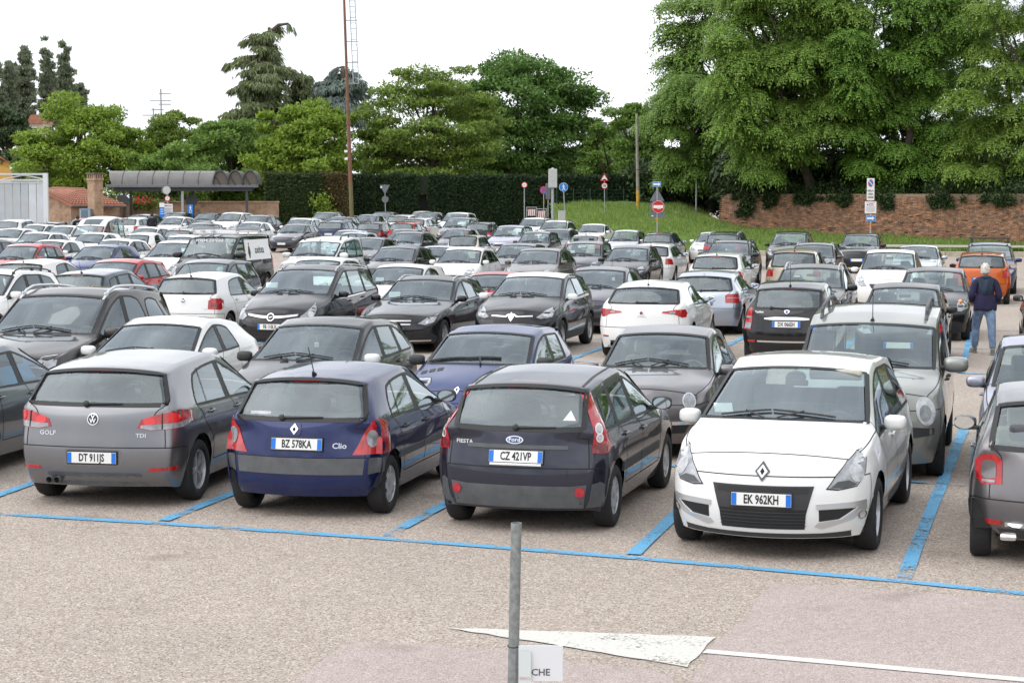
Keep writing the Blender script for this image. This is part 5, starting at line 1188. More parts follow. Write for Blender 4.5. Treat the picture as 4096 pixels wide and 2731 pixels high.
# give-way style white triangle and white edge line
tri = [g(1020, 1443), g(1300, 1452), g(1640, 1464), g(1578, 1533), g(1450, 1512), g(1250, 1478)]
ob('road_triangle', mesh('road_triangle', sheet(rough_poly(tri, .12, .012), .009), M_WLINE), kind='structure')
line('edge_line', [g(1618, 1497), g(1900, 1522), g(2352, 1563), g(2700, 1597)], .12, mat('white_edge_paint', (.62, .60, .57), .7, var=.12, scale=30), .010)

# ---------------------------------------------------------------- foliage
def leaf_mat(name, c, var=.35, trans=.35):
    if name in MATS: return MATS[name]
    m = bpy.data.materials.new(name); m.use_nodes = True; MATS[name] = m; t = m.node_tree; t.nodes.clear()
    out = N(t, 'ShaderNodeOutputMaterial'); gm = N(t, 'ShaderNodeNewGeometry')
    lo = tuple(x * (1 - var) for x in c); hi = (min(1, c[0] * (1 + var * 1.15)), min(1, c[1] * (1 + var)), c[2] * (1 + var * .6))
    col = ramp(t, gm.outputs['Random Per Island'], [(0., lo), (.6, c), (1., hi)])
    df = N(t, 'ShaderNodeBsdfPrincipled'); df.inputs['Roughness'].default_value = .55; df.inputs['Specular IOR Level'].default_value = .3
    tr = N(t, 'ShaderNodeBsdfTranslucent'); mx = N(t, 'ShaderNodeMixShader'); mx.inputs[0].default_value = trans
    t.links.new(col, df.inputs['Base Color']); t.links.new(col, tr.inputs[0]); t.links.new(df.outputs[0], mx.inputs[1]); t.links.new(tr.outputs[0], mx.inputs[2]); t.links.new(mx.outputs[0], out.inputs[0])
    return m
def leaves_mesh(name, P, A, Nn, Ln, Wd, m, tri=False):
    """diamond leaves: P base, A axis, Nn normal (n,3), Ln/Wd (n,)"""
    n = len(P); A = A / np.linalg.norm(A, axis=1, keepdims=True); S = np.cross(A, Nn); S /= np.linalg.norm(S, axis=1, keepdims=True) + 1e-9
    Ln = Ln[:, None]; Wd = Wd[:, None]
    if tri:
        V = np.empty((n, 3, 3)); V[:, 0] = P + S * Wd * .5; V[:, 1] = P + A * Ln; V[:, 2] = P - S * Wd * .5 + A * Ln * .15
        me = bpy.data.meshes.new(name); me.vertices.add(n * 3); me.vertices.foreach_set('co', V.reshape(-1)); me.loops.add(n * 3); me.loops.foreach_set('vertex_index', np.arange(n * 3, dtype=np.int32))
        me.polygons.add(n); me.polygons.foreach_set('loop_start', np.arange(0, n * 3, 3, dtype=np.int32)); me.materials.append(m); me.update(calc_edges=True); me.validate(); return me
    V = np.empty((n, 4, 3)); V[:, 0] = P; V[:, 1] = P + A * Ln * .45 + S * Wd * .5; V[:, 2] = P + A * Ln; V[:, 3] = P + A * Ln * .45 - S * Wd * .5
    me = bpy.data.meshes.new(name); me.vertices.add(n * 4); me.vertices.foreach_set('co', V.reshape(-1))
    me.loops.add(n * 4); me.loops.foreach_set('vertex_index', np.arange(n * 4, dtype=np.int32))
    me.polygons.add(n); me.polygons.foreach_set('loop_start', np.arange(0, n * 4, 4, dtype=np.int32))
    me.materials.append(m); me.update(calc_edges=True); me.validate(); return me
def unit(a): return a / (np.linalg.norm(a, axis=1, keepdims=True) + 1e-9)
M_BARK = mat('bark', (.075, .06, .045), .9, var=.4, scale=3, bump=.6, bscale=9)
def crown_pts(rs, c, rad, K, flat=.75, lump=.28, low=.0):
    """clump centres spread through an uneven ellipsoid, denser towards its skin"""
    d = unit(rs.normal(size=(K, 3)))
    ph = rs.uniform(0, 6.3, 6)
    az = np.arctan2(d[:, 1], d[:, 0]); el = d[:, 2]
    w = 1 + lump * (np.sin(az * 3 + ph[0]) * .5 + np.sin(az * 5 + ph[1] + el * 4) * .4 + np.sin(el * 6 + ph[2]) * .35)
    r = rs.uniform(.35, 1., K) ** .45 * w
    return np.array(c) + d * r[:, None] * np.array(rad), d
def tree(name, base, top, rad, leaf, nleaf, m, label, K=70, seed=1, clump=.16, droop=.25, trunk=.22, up=.8, group='trees behind the car park', flatc=.55, aspect=.5, crown_low=None, lump=.28, cat='tree'):
    """base: ground point, top: z of crown top, rad: (rx, ry) of the crown"""
    leaf *= .74; nleaf *= 1.45; rs = np.random.RandomState(seed); bx, by, bz = base
    lowz = bz + (top - bz) * .22 if crown_low is None else crown_low
    rz = (top - lowz) / 2; c = (bx, by, lowz + rz * .96)
    C, d = crown_pts(rs, c, (rad[0] * .92, rad[1] * .92, rz * .95), K, lump=lump)
    K2 = K; per = np.maximum(4, rs.poisson(1.55 * nleaf / K, K)); idx = np.repeat(np.arange(K), per); n = len(idx)
    cr = (rad[0] + rz) * .5 * clump * 1.3 * rs.uniform(.7, 1.4, K)
    q = unit(rs.normal(size=(n, 3))) * (rs.uniform(.15, 1, n) ** .5)[:, None]; q[:, 2] *= flatc
    P = C[idx] + q * cr[idx][:, None] * np.array([1.25, 1.25, 1.])
    out = unit(P - np.array([bx, by, c[2] - rz * .3])); A = unit(out * .6 + rs.normal(size=(n, 3)) * .75 + np.array([0, 0, -droop]))
    Nn = unit(rs.normal(size=(n, 3)) * .55 + np.array([0, 0, up]) + out * .55)
    Ln = leaf * rs.uniform(.6, 1.35, n); Wd = Ln * aspect * rs.uniform(.75, 1.2, n)
    root = ob(name, None, None, base, label=label, cat=cat, group=group)
    b = np.array(base)
    ob('crown', leaves_mesh('crown', P - b, A, Nn, Ln * 1.05, Wd * 1.5, m, True), root)
    ps = []; H = top - bz; tr_top = lowz + rz * .9 - bz
    mid = Vector((rs.uniform(-.3, .3), rs.uniform(-.3, .3), tr_top * .5)); ps.append(tube([(0, 0, -.3), (0, 0, tr_top * .15), mid, (mid.x * 1.5, mid.y * 1.5, tr_top), (mid.x, mid.y, tr_top + rz * .5)], [trunk * 1.3, trunk, trunk * .8, trunk * .45, trunk * .15], 8))
    for k in rs.choice(K, min(K, 14), replace=False):
        e = Vector(C[k] - b); s = Vector((mid.x, mid.y, max(tr_top * .3, e.z * .62 - .2))); h = s.lerp(e, .55) + Vector((0, 0, .06 * (e - s).length)); ps.append(tube([s, h, e], [trunk * .42, trunk * .24, trunk * .08], 5))
    part('trunk', J(*ps), M_BARK, root, True)
    return root
L_LIME = leaf_mat('lime_maple_leaf', (.235, .345, .050), .32); L_YEL = leaf_mat('yellow_green_leaf', (.190, .275, .052), .32); L_MID = leaf_mat('mid_green_leaf', (.175, .285, .060), .35)
L_DEEP = leaf_mat('deep_green_leaf', (.115, .215, .048), .4, .28); L_POP = leaf_mat('poplar_leaf', (.235, .280, .190), .3, .45); L_DARK = leaf_mat('dark_evergreen_leaf', (.085, .130, .062), .4, .2)
L_BLUE = leaf_mat('blue_cedar_needle', (.150, .195, .170), .3, .15); L_CED = leaf_mat('cedar_needle', (.150, .185, .080), .35, .15); L_AIL = leaf_mat('locust_leaf', (.200, .320, .062), .35, .4)
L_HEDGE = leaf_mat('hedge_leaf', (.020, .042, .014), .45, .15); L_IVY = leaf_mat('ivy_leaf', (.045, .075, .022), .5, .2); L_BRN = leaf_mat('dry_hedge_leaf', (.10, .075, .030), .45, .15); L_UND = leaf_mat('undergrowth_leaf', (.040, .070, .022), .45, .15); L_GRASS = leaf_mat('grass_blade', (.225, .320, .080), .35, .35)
def tr_at(name, cx, ty, by, hw, Y, leaf, n, m, label, **kw):
    t = at(cx, ty, Y); b = at(cx, by, Y); r = hw * (4096 / 2352) / FPX * Y
    base = (t.x, Y, kw.pop('bz', zg(t.x, Y) if Y < 140 else .6))
    return tree(name, base, t.z, (r, r * kw.pop('depth', .8)), leaf, n, m, label, crown_low=kw.pop('low', b.z), **kw)
PG = 'poplars on the left skyline'
for k, (cx, ty, hw) in enumerate(((-14, 150, 20), (20, 152, 15), (54, 98, 24), (108, 112, 17), (150, 112, 20), (183, 185, 15))):
    tr_at('poplar', cx, ty, 318, hw, 226 + k * 3, .62, 4600, L_POP, ['dark columnar poplar cut by the left edge', 'short dark poplar left of the tallest one', 'tallest dark poplar of the left group', 'slim dark poplar in the middle of the left group', 'dark poplar on the right of the left group', 'lowest dark poplar at the right end of the left group'][k], seed=10 + k, K=170, clump=.075, up=.3, droop=-.5, group=PG, trunk=.3, lump=.35)
tr_at('holm_oak', 12, 250, 420, 62, 178, .40, 12000, L_DARK, 'dark round evergreen tree above the yellow house', seed=21, K=60, trunk=.3)
tr_at('maple_tree', 195, 222, 505, 146, 156, .36, 22000, L_LIME, 'broad light green tree behind the brick hut', seed=22, K=120, clump=.15, trunk=.28)
tr_at('locust_tree', 402, 240, 480, 92, 160, .34, 13000, L_YEL, 'yellow-green tree right of the television aerials', seed=23, K=80)
tr_at('plane_tree', 520, 268, 490, 124, 156, .36, 16000, L_MID, 'mid green tree behind the glass-roofed shelter', seed=24, K=90)
tr_at('plane_tree', 400, 335, 490, 120, 150, .34, 10000, L_MID, 'low green tree seen through the posts of the shelter', seed=34, K=60)
tr_at('maple_tree', 702, 232, 455, 122, 147, .40, 17000, L_LIME, 'bright green tree left of the rusty mast', seed=25, K=95, clump=.15, trunk=.25)
tr_at('honey_locust', 985, 150, 452, 178, 149, .34, 22000, L_YEL, 'feathery yellow-green tree right of the rusty mast', seed=26, K=150, clump=.15, flatc=.32, droop=.5, trunk=.3, lump=.2)
tr_at('lime_tree', 1195, 104, 440, 172, 164, .38, 27000, L_DEEP, 'tall dark green tree in the middle of the skyline', seed=27, K=210, clump=.14, trunk=.3, lump=.16)
tr_at('elder_shrub', 1330, 262, 452, 62, 168, .34, 7000, L_MID, 'green shrub at the right foot of the tall dark tree', seed=28, K=45)
tr_at('plane_tree', 1395, 292, 440, 66, 160, .32, 8500, L_MID, 'small round green tree behind the 30 sign', seed=29, K=50)
tr_at('plane_tree', 1475, 196, 452, 70, 150, .32, 10000, L_MID, 'green tree behind the concrete pole', seed=30, K=60, lump=.4)
for k, (cx, ty, by, hw, Y) in enumerate(((760, 350, 440, 70, 160), (1070, 330, 450, 120, 170), (1300, 340, 450, 90, 176), (330, 330, 470, 60, 172), (620, 330, 450, 60, 170), (90, 330, 470, 60, 170), (880, 260, 440, 60, 176), (1380, 300, 480, 80, 180), (1440, 330, 480, 70, 172), (1250, 330, 480, 90, 172), (520, 300, 470, 80, 176), (1560, 300, 480, 90, 150))):
    tr_at('background_tree', cx, ty, by, hw, Y, .42, 6000, L_DEEP if k % 2 else L_MID, ['green tree filling the gap behind the bright green one', 'dark tree behind the feathery yellow-green one', 'dark tree behind the grey box on its pole', 'dark tree between the broad light green tree and the aerials', 'green tree below the drooping cedar', 'dark tree behind the yellow house and grey gate', 'green tree behind the mast below the blue cedar', 'green tree closing the gap left of the concrete pole', 'green tree low behind the concrete pole', 'green tree under the tall dark one', 'dark tree under the tall drooping cedar', 'dark tree behind the bare grey pole'][k], seed=50 + k, K=40)

# conifers: tiers of drooping sprays
def conifer(name, trunk_pts, branches, Y, m, label, seed, spray=.9, dens=16, hang=.8):
    rs = np.random.RandomState(seed); T = [at(x, y, Y) for x, y in trunk_pts]; base = Vector((T[0].x, Y, .6)); root = ob(name, None, None, base, label=label, cat='tree', group='trees behind the car park')
    ps = [tube([(0, 0, 0)] + [tuple(p - base) for p in T], [.45] + [.40 * (1 - i / len(T)) + .05 for i in range(len(T))], 8)]; P, A, Nn, Ln, Wd = [], [], [], [], []
    def tz(z):
        for a, b in zip(T, T[1:]):
            if a.z <= z <= b.z: return a.lerp(b, (z - a.z) / (b.z - a.z))
        return T[-1] if z > T[-1].z else T[0]
    for (tx, ty, dy, drop) in branches:
        e = at(tx, ty, Y + dy); s = tz(e.z + drop * .2); pts = []
        for k in range(9):
            t = k / 8; p = s.lerp(e, t); p.z += math.sin(t * math.pi * .9) * (e - s).length * .06; pts.append(p)
        ps.append(tube([tuple(p - base) for p in pts], [.12 * (1 - k / 9) + .02 for k in range(9)], 5))
        L = (e - s).length; d = (e - s).normalized(); sd = d.cross(Vector((0, 0, 1)))
        n = int(L * dens)
        for _ in range(n):
            t = rs.uniform(.06, 1) ** .8; k = min(7, int(t * 8)); p = pts[k].lerp(pts[k + 1], t * 8 - k); w = (1 - t * .75) * min(1.6, L * .22)
            q = p + sd * rs.normal() * w + Vector((0, 0, rs.normal() * .10)); q += d * rs.normal() * .15
            for _k in range(3):
                P.append(q - base); A.append(d * rs.uniform(.1, .7) + sd * rs.normal() * .35 + Vector((0, 0, -hang * rs.uniform(.4, 1.5)))); Nn.append(sd * rs.normal() + Vector((0, -.6, .5))); Ln.append(spray * rs.uniform(.35, 1.1)); Wd.append(spray * rs.uniform(.10, .22))
    ob('crown', leaves_mesh('crown', np.array([tuple(v) for v in P]), np.array([tuple(v) for v in A]), np.array([tuple(v) for v in Nn]), np.array(Ln), np.array(Wd), m), root)
    part('trunk', J(*ps), M_BARK, root, True)
rs_ = random.Random(3)
br = [(668, 60, 0, 1), (640, 72, 2, 1), (556, 96, 0, 1), (575, 84, -2, 1), (634, 122, 1, 1), (600, 110, -3, 1), (519, 150, 0, 1), (545, 140, 3, 1), (708, 178, 0, 1), (660, 160, -3, 1), (690, 172, 3, 1), (528, 208, 0, 1), (560, 190, -4, 1)]
for k in range(28):
    y = 72 + 100 * (k / 28); br.append((612 - (y - 72) * .08 + rs_.uniform(-1, 1) * (9 + (y - 72) * .44), y + rs_.uniform(0, 8), rs_.uniform(-4, 4), 1))
for k in range(104):
    y = 178 + 15 * (k // 8); hw = 34 + (y - 165) * .60; br.append((605 + rs_.uniform(-1, 1) * hw + 6, y + rs_.uniform(-2, 9), rs_.uniform(-6, 4), 1))
conifer('deodar_cedar', [(602, 330), (603, 240), (604, 170), (598, 120), (612, 82), (640, 58), (662, 55)], br, 186, L_CED, 'tall drooping cedar with a bent top', 5, .95, 26)
br = [(690 + rs_.uniform(-1, 1) * (12 + k * 1.3), 176 + k * 4, rs_.uniform(-4, 4), 1) for k in range(34)]
conifer('deodar_cedar', [(690, 330), (690, 240), (689, 178)], br, 190, L_CED, 'lower drooping cedar right of the tall bent one', 6, 1.1, 24)
br = [(728, 192, 0, 1), (752, 178, 1, 1), (765, 160, 0, 1), (836, 196, 0, 1), (820, 172, 1, 1), (850, 206, 0, 1), (800, 168, 2, 1)]
for k in range(60):
    y = 190 + 95 * k / 60; br.append((782 + rs_.uniform(-1, 1) * (58 + (y - 190) * .35), y + rs_.uniform(-4, 10), rs_.uniform(-5, 4), 1))
conifer('blue_cedar', [(785, 320), (785, 230), (788, 152)], br, 188, L_BLUE, 'blue-grey cedar behind the rusty mast', 7, 1.0, 26, .6)

# right-hand bastion: grass bank, brick wall, trees with feathered leaves
WL = Vector((12.9, 116.)); WR = Vector((45.2, 91.)); wdir = (WR - WL).normalized(); wn = Vector((wdir.y, -wdir.x)); WLEN = (WR - WL).length
def wall_pt(u): return WL + wdir * u
def wbase(u): return 1.22 - .042 * min(u, 24)
def bank_z(x, y):
    front = 97. - .10 * max(0, x - 12)
    a = max(0, y - front)
    left = .10 + a * .088
    s = max(0, (x - WL.x)) / (WR.x - WL.x); u = s * WLEN; yw = WL.y + (WR.y - WL.y) * s
    right = .10 + (wbase(u) - .10) * min(1.15, a / max(2, yw - front))
    k = min(1, max(0, (x - 11.) / 3.)); return min(2.85, left * (1 - k) + right * k)
V, F = [], []; gx = [1.2 + i * .9 for i in range(58)]; gy = [95.6 + j * .9 for j in range(36)] + [130, 136, 144, 156]
for y in gy:
    for x in gx:
        edge = min(1, max(0, (x - 1.2) / 3.5)); e2 = min(1, max(0, (y - (96.6 - .10 * max(0, x - 12))) / .4))
        V.append((x, y, -.25 + (bank_z(x, y) + .25) * edge * e2 + .05 * math.sin(x * 1.7 + y) * e2))
n = len(gx); F = [(j * n + i, j * n + i + 1, (j + 1) * n + i + 1, (j + 1) * n + i) for j in range(len(gy) - 1) for i in range(n - 1)]
ob('grass_bank', mesh('grass_bank', (V, F), mat('grass_soil', (.16, .25, .05), .95, var=.35, scale=1.2, color2=(.09, .16, .03), bump=.6, bscale=6), True), kind='structure')
rs = np.random.RandomState(8); Pn = []
while len(Pn) < 48000:
    x = rs.uniform(2.5, 34); y = rs.uniform(97, 125)
    s = max(0, x - WL.x) / (WR.x - WL.x)
    if x > WL.x and y > WL.y + (WR.y - WL.y) * s - .1: continue
    if y < 97.2 - .10 * max(0, x - 12): continue
    Pn.append((x, y, bank_z(x, y) + .02 + .05 * math.sin(x * 1.7 + y)))
Pn = np.array(Pn); n = len(Pn); tall = 1 + .6 * np.sin(Pn[:, 0] * .9) * np.sin(Pn[:, 1] * .7)
ob('grass', leaves_mesh('grass', Pn, rs.normal(size=(n, 3)) * .38 + np.array([0, 0, 1]), rs.normal(size=(n, 3)) + np.array([0, -1, .2]), rs.uniform(.12, .34, n) * tall, rs.uniform(.03, .06, n), L_GRASS, True), label='bright green grass covering the bank and verge', cat='grass', kind='stuff')
kz = [(x, 96.35 - .10 * max(0, x - 12)) for x in np.arange(6, 44, 1.0)]
for a, b in zip(kz, kz[1:]):
    c = ((a[0] + b[0]) / 2, (a[1] + b[1]) / 2); ang = math.atan2(b[1] - a[1], b[0] - a[0])
    if 'KERB' not in globals(): KERB = mesh('kerb_stone', bbox(0, 0, 0, .985, .18, .34, .02), mat('kerb_concrete', (.42, .37, .30), .85, var=.18, scale=3)); KR = ob('kerb', None, None, (0, 0, 0), kind='structure')
    ob('kerb_stone', KERB, KR, (c[0], c[1], .10 + zg(c[0], c[1])), (0, 0, ang))
ob('verge_path', mesh('verge_path', ([(14, 99.2, .62), (44, 95.8, .50), (44, 94.9, .44), (14, 98.2, .52)], [(0, 1, 2, 3)]), mat('pale_gravel', (.36, .33, .28), .95, var=.2)), kind='structure')
# brick wall (battered): each brick its own block, joints recessed
bw = ob('brick_wall', None, None, (0, 0, 0), label='old red brick bastion wall below the large trees', cat='wall')
Mb = [mat('old_brick_a', (.31, .155, .092), .95, var=.3, scale=4, bump=.5, bscale=25), mat('old_brick_b', (.24, .130, .085), .95, var=.3, scale=4, bump=.5, bscale=25), mat('old_brick_c', (.38, .205, .125), .95, var=.3, scale=4, bump=.5, bscale=25), mat('old_brick_d', (.20, .130, .092), .95, var=.3, scale=4, bump=.5, bscale=25)]
V = []; zt = 3.15
for u in np.arange(0, WLEN + .1, 1.0):
    p = wall_pt(u)
    for z, o in ((wbase(u) - .6, .0), (zt + .10, .30), (zt + .10, .9), (wbase(u) - .6, .9)): q = p - wn * (o + .03) * 1; V.append((q.x, q.y, z))
F = []
for k in range(len(V) // 4 - 1): F += [tuple(4 * k + a for a in (0, 1, 5, 4)), tuple(4 * k + a for a in (1, 2, 6, 5)), tuple(4 * k + a for a in (2, 3, 7, 6))]
F += [(0, 3, 2, 1), tuple(len(V) - 4 + a for a in (0, 1, 2, 3))]
wn_side = wn
part('mortar_core', (V, F), mat('lime_mortar', (.27, .185, .13), .95, var=.3, scale=2, bump=.5, bscale=15), bw)
BRK = [mesh('brick', bbox(0, 0, 0, .262, .07, .058, .008), m) for m in Mb]
rr = random.Random(12); bricks = []
u = 0.
for ci in range(38):
    zc0 = .055 + ci * .066; u = -.05 + (ci % 2) * .135
    while u < 23.5:
        z = wbase(u) - .12 + zc0
        topz = zt + .05 - .30 * max(0, math.sin(u * .9 + 1.3) * math.sin(u * .37)) - .12 * max(0, math.sin(u * 3.1))
        if z < topz and rr.random() > .045:
            bat = .30 * (z - wbase(u)) / max(.5, zt - wbase(u)); p = wall_pt(u) - wn * (bat - .012 + rr.uniform(-.022, .012) - .03 * max(0, math.sin(u * 2.3 + ci * .4)) ** 4)
            bricks.append((p.x, p.y, z, math.atan2(wdir.y, wdir.x) + rr.uniform(-.02, .02), rr.randrange(4)))
        u += .272 + rr.uniform(-.006, .006)
bricks.sort(key=lambda b: -b[0])
for b in bricks[:300]:
    ob('brick', BRK[b[4]], bw, b[:3], (0, 0, b[3]))
bx_ = [box(0, 0, 0, .262, .07, .058) for _ in range(1)][0]; VV = [[], [], [], []]; FF = [[], [], [], []]
for b in bricks[300:]:
    c, s = math.cos(b[3]), math.sin(b[3]); o = len(VV[b[4]])
    VV[b[4]] += [(b[0] + x * c - y * s, b[1] + x * s + y * c, b[2] + z) for x, y, z in bx_[0]]; FF[b[4]] += [tuple(i + o for i in f) for f in bx_[1]]
A = J(*[(VV[k], FF[k]) for k in range(4)]); mi = sum([[k] * len(FF[k]) for k in range(4)], [])
ob('brickwork', mesh('brickwork', A, Mb, False, mi), bw, kind='stuff')
ob('terrace', mesh('terrace', ([(13.3, 116.6, 2.95), (46, 91.9, 2.95), (70, 130, 3.4), (16, 150, 3.2), (14.5, 131, 2.95)], [(0, 1, 2, 3, 4)]), mat('leaf_litter', (.05, .045, .03), .95, var=.4)), kind='structure')
# undergrowth and ivy spilling over the wall
def foliage_strip(name, pts, n, size, m, label, seed, cat='plant', kind=None, spread=(.5, .5, .5), group=None):
    rs = np.random.RandomState(seed); k = rs.randint(0, len(pts), n); C = np.array([tuple(p) for p in pts]); P = C[k] + rs.normal(size=(n, 3)) * np.array(spread)
    A = unit(rs.normal(size=(n, 3)) * .8 + np.array([0, -.3, -.3])); Nn = unit(rs.normal(size=(n, 3)) * .6 + np.array([0, -.4, .8])); L = size * rs.uniform(.6, 1.3, n)
    b = C.mean(0); b[2] = C[:, 2].min()
    return ob(name, leaves_mesh(name, P - b, A, Nn, L, L * .7, m, True), None, tuple(b), label=label, cat=cat, kind=kind, group=group)
pts = []
for k in range(160):
    u = rr.uniform(-.6, 36); p = wall_pt(u) - wn * rr.uniform(.7, 2.6); pts.append((p.x, p.y, 3.05 + rr.uniform(0, .55)))
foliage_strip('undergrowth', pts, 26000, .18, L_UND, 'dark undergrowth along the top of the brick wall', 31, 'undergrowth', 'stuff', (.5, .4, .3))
for k, (u, dz, w) in enumerate(((1.6, 1.25, .45), (3.4, .7, .3), (8.2, .55, .4), (11.2, .75, .3), (14.6, .6, .6), (18.2, .5, .7), (20.5, .8, .3), (5.9, .45, .5))):
    pts = []
    for j in range(30):
        t = rr.random(); p = wall_pt(u + rr.gauss(0, w * (1 - .5 * t))) - wn * (.22 - .30 * t * dz / 2 - .10); pts.append((p.x, p.y, 3.2 - t * dz))
    foliage_strip('hanging_plant', pts, 1500, .16, L_UND, ['large clump of leaves hanging at the left end of the brick wall', 'narrow trail of ivy second from the left on the wall', 'ivy trail in the left middle of the brick wall', 'ivy trail just right of the no-parking sign', 'wide low ivy trail right of the no-parking sign', 'broad ivy fringe near the right end of the brick wall', 'narrow trail hanging at the right end of the brick wall', 'short ivy fringe third from the left on the wall'][k], 60 + k, 'plant', None, (.10, .08, .10), 'plants hanging over the brick wall')
def frond_tree(name, base, C, cr, m, label, seed, nfr, fl=.75, lw=.17, trunk=.25, lean=(0, 0), pairs=5, cam_bias=.35, group='large trees above the brick wall'):
    """crown of drooping feathered leaves around clump centres C"""
    rs = np.random.RandomState(seed); b = np.array(base); C = np.array(C); K = len(C)
    k = rs.randint(0, K, nfr); q = unit(rs.normal(size=(nfr, 3))); q[:, 2] = np.abs(q[:, 2]) * .8 - .15; rad = np.array(cr)[k]
    P = C[k] + q * rad[:, None] * (rs.uniform(.35, 1, nfr) ** .6)[:, None]
    out = unit(q * np.array([1, 1, .3])); A0 = unit(out + rs.normal(size=(nfr, 3)) * .35 + np.array([0, -.25, -.05]))
    S0 = unit(np.cross(A0, np.array([0, 0, 1.]) + rs.normal(size=(nfr, 3)) * .25)); LP, LA, LN, LL, LW = [], [], [], [], []
    L = fl * rs.uniform(.6, 1.25, nfr)
    for j in range(pairs + 1):
        t = j / pairs; pos = P + A0 * (L * t)[:, None] + np.array([0, 0, -1.]) * (L * .55 * t * t)[:, None]
        tang = unit(A0 + np.array([0, 0, -1.1 * t]))
        up = unit(np.cross(S0, tang))
        for sg in (1, -1):
            if j == pairs and sg < 0: continue
            a = unit(S0 * sg * (.95 if j < pairs else .05) + tang * .55 + np.array([0, 0, -.25])); LP.append(pos); LA.append(a); LN.append(up); LL.append(L * .30 * rs.uniform(.8, 1.2, nfr)); LW.append(L * lw * .62 * rs.uniform(.8, 1.2, nfr))
    P, A, Nn, Ln, Wd = map(np.concatenate, (LP, LA, LN, LL, LW))
    root = ob(name, None, None, base, label=label, cat='tree', group=group)
    ob('crown', leaves_mesh('crown', P - b, A, Nn, Ln * 1.1, Wd * 1.35, m, True), root)
    top = Vector(C[C[:, 2].argmax()] - b); ctr = Vector(C.mean(0) - b); ps = [tube([(0, 0, -.3), (lean[0] * .2, lean[1] * .2, 1.2), (lean[0] * .7 + ctr.x * .3, lean[1] * .7 + ctr.y * .3, ctr.z * .6), tuple(ctr), tuple(top * .95)], [trunk * 1.3, trunk, trunk * .8, trunk * .5, trunk * .12], 8)]
    for j in rs.choice(K, min(K, 18), replace=False):
        e = Vector(C[j] - b); s = Vector((ctr.x * .4 + lean[0] * .3, ctr.y * .4, max(.8, min(e.z * .7, ctr.z)))); ps.append(tube([s, s.lerp(e, .5) + Vector((0, 0, .4)), e], [trunk * .4, trunk * .22, trunk * .06], 5))
    part('trunk', J(*ps), M_BARK, root, True); return root
def cl_at(spec, Y, jit=1.5, seed=0):
    rs = random.Random(seed); C, r = [], []
    for x0, y0, x1, y1, n, rad in spec:
        for _ in range(n): p = at(rs.uniform(x0, x1), rs.uniform(y0, y1), Y + rs.uniform(-jit, jit)); C.append(tuple(p)); r.append(rad * rs.uniform(.7, 1.25))
    return C, r
C, r = cl_at([(1690, -60, 1960, 60, 22, 1.35), (1660, 60, 1940, 200, 30, 1.25), (1635, 200, 1920, 320, 28, 1.25), (1680, 300, 1860, 370, 14, .9), (1690, 360, 1800, 420, 6, .7)], 112.5, 1.8, 1)
frond_tree('locust_tree', (18.3, 114.2, 2.95), C, r, L_AIL, 'large feathery green tree leaning out over the left of the brick wall', 71, 25000, .60, .19, .3, (-1.5, -1), 4)
C, r = cl_at([(1930, -60, 2220, 70, 22, 1.5), (1940, 70, 2240, 220, 30, 1.25), (1950, 220, 2220, 350, 26, 1.15), (1970, 330, 2190, 410, 16, .9), (1985, 395, 2160, 440, 9, .7)], 112., 2.0, 2)
frond_tree('locust_tree', (23.0, 111.6, 2.95), C, r, leaf_mat('acacia_leaf', (.160, .290, .050), .35, .4), 'large dense green tree above the middle of the brick wall', 72, 24000, .54, .22, .3, (.5, -1), 4)
C, r = cl_at([(2220, -40, 2420, 80, 10, 1.3), (2200, 120, 2440, 260, 16, 1.2), (2200, 260, 2440, 390, 22, 1.0), (2190, 380, 2440, 440, 12, .75)], 107.5, 2.0, 3)
frond_tree('locust_tree', (30.5, 106.5, 2.95), C, r, leaf_mat('ash_leaf', (.210, .320, .062), .35, .4), 'green tree with gaps of sky at the right edge', 73, 13000, .56, .2, .28, (0, 0), 4)
C, r = cl_at([(1535, 190, 1690, 300, 20, 1.3), (1500, 260, 1690, 380, 28, 1.2), (1525, 360, 1670, 430, 14, .8)], 124, 2.5, 4)
frond_tree('locust_tree', (13.5, 127, 2.3), C, r, leaf_mat('robinia_leaf', (.180, .295, .062), .35, .4), 'green tree left of the brick wall, lower than the large ones', 74, 17000, .58, .2, .24, (0, 0), 4)
C, r = cl_at([(1545, 0, 1640, 80, 10, .9), (1530, 60, 1600, 190, 12, .9), (1560, 100, 1700, 260, 16, 1.1)], 131, 1.5, 5)
frond_tree('tall_pine', (16.3, 132, 2.4), C, r, L_MID, 'tall thin tree with bare upper branches left of the large feathery tree', 75, 4600, .75, .22, .26, (0, 0), 3)
C, r = cl_at([(1640, -40, 1760, 30, 6, .9)], 132, 1.2, 6)
frond_tree('tall_pine', (19.5, 133, 2.6), C, r, L_MID, 'tree top showing at the upper edge behind the large feathery tree', 76, 1200, .7, .2, .24)
C, r = cl_at([(1700, 120, 2400, 330, 40, 1.7), (1760, -40, 2250, 160, 24, 1.7)], 119, 1.5, 7)
frond_tree('backing_tree', (25, 121, 3.1), C, r, L_DEEP, 'dark tree behind the large feathery ones', 77, 6000, 1.2, .30, .3, (0, 0), 3)
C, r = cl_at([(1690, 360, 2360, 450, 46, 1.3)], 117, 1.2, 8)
frond_tree('dark_thicket', (24, 118, 3.0), C, r, L_UND, 'dark thicket in the shade under the large trees', 78, 5200, .9, .28, .12, (0, 0), 3)

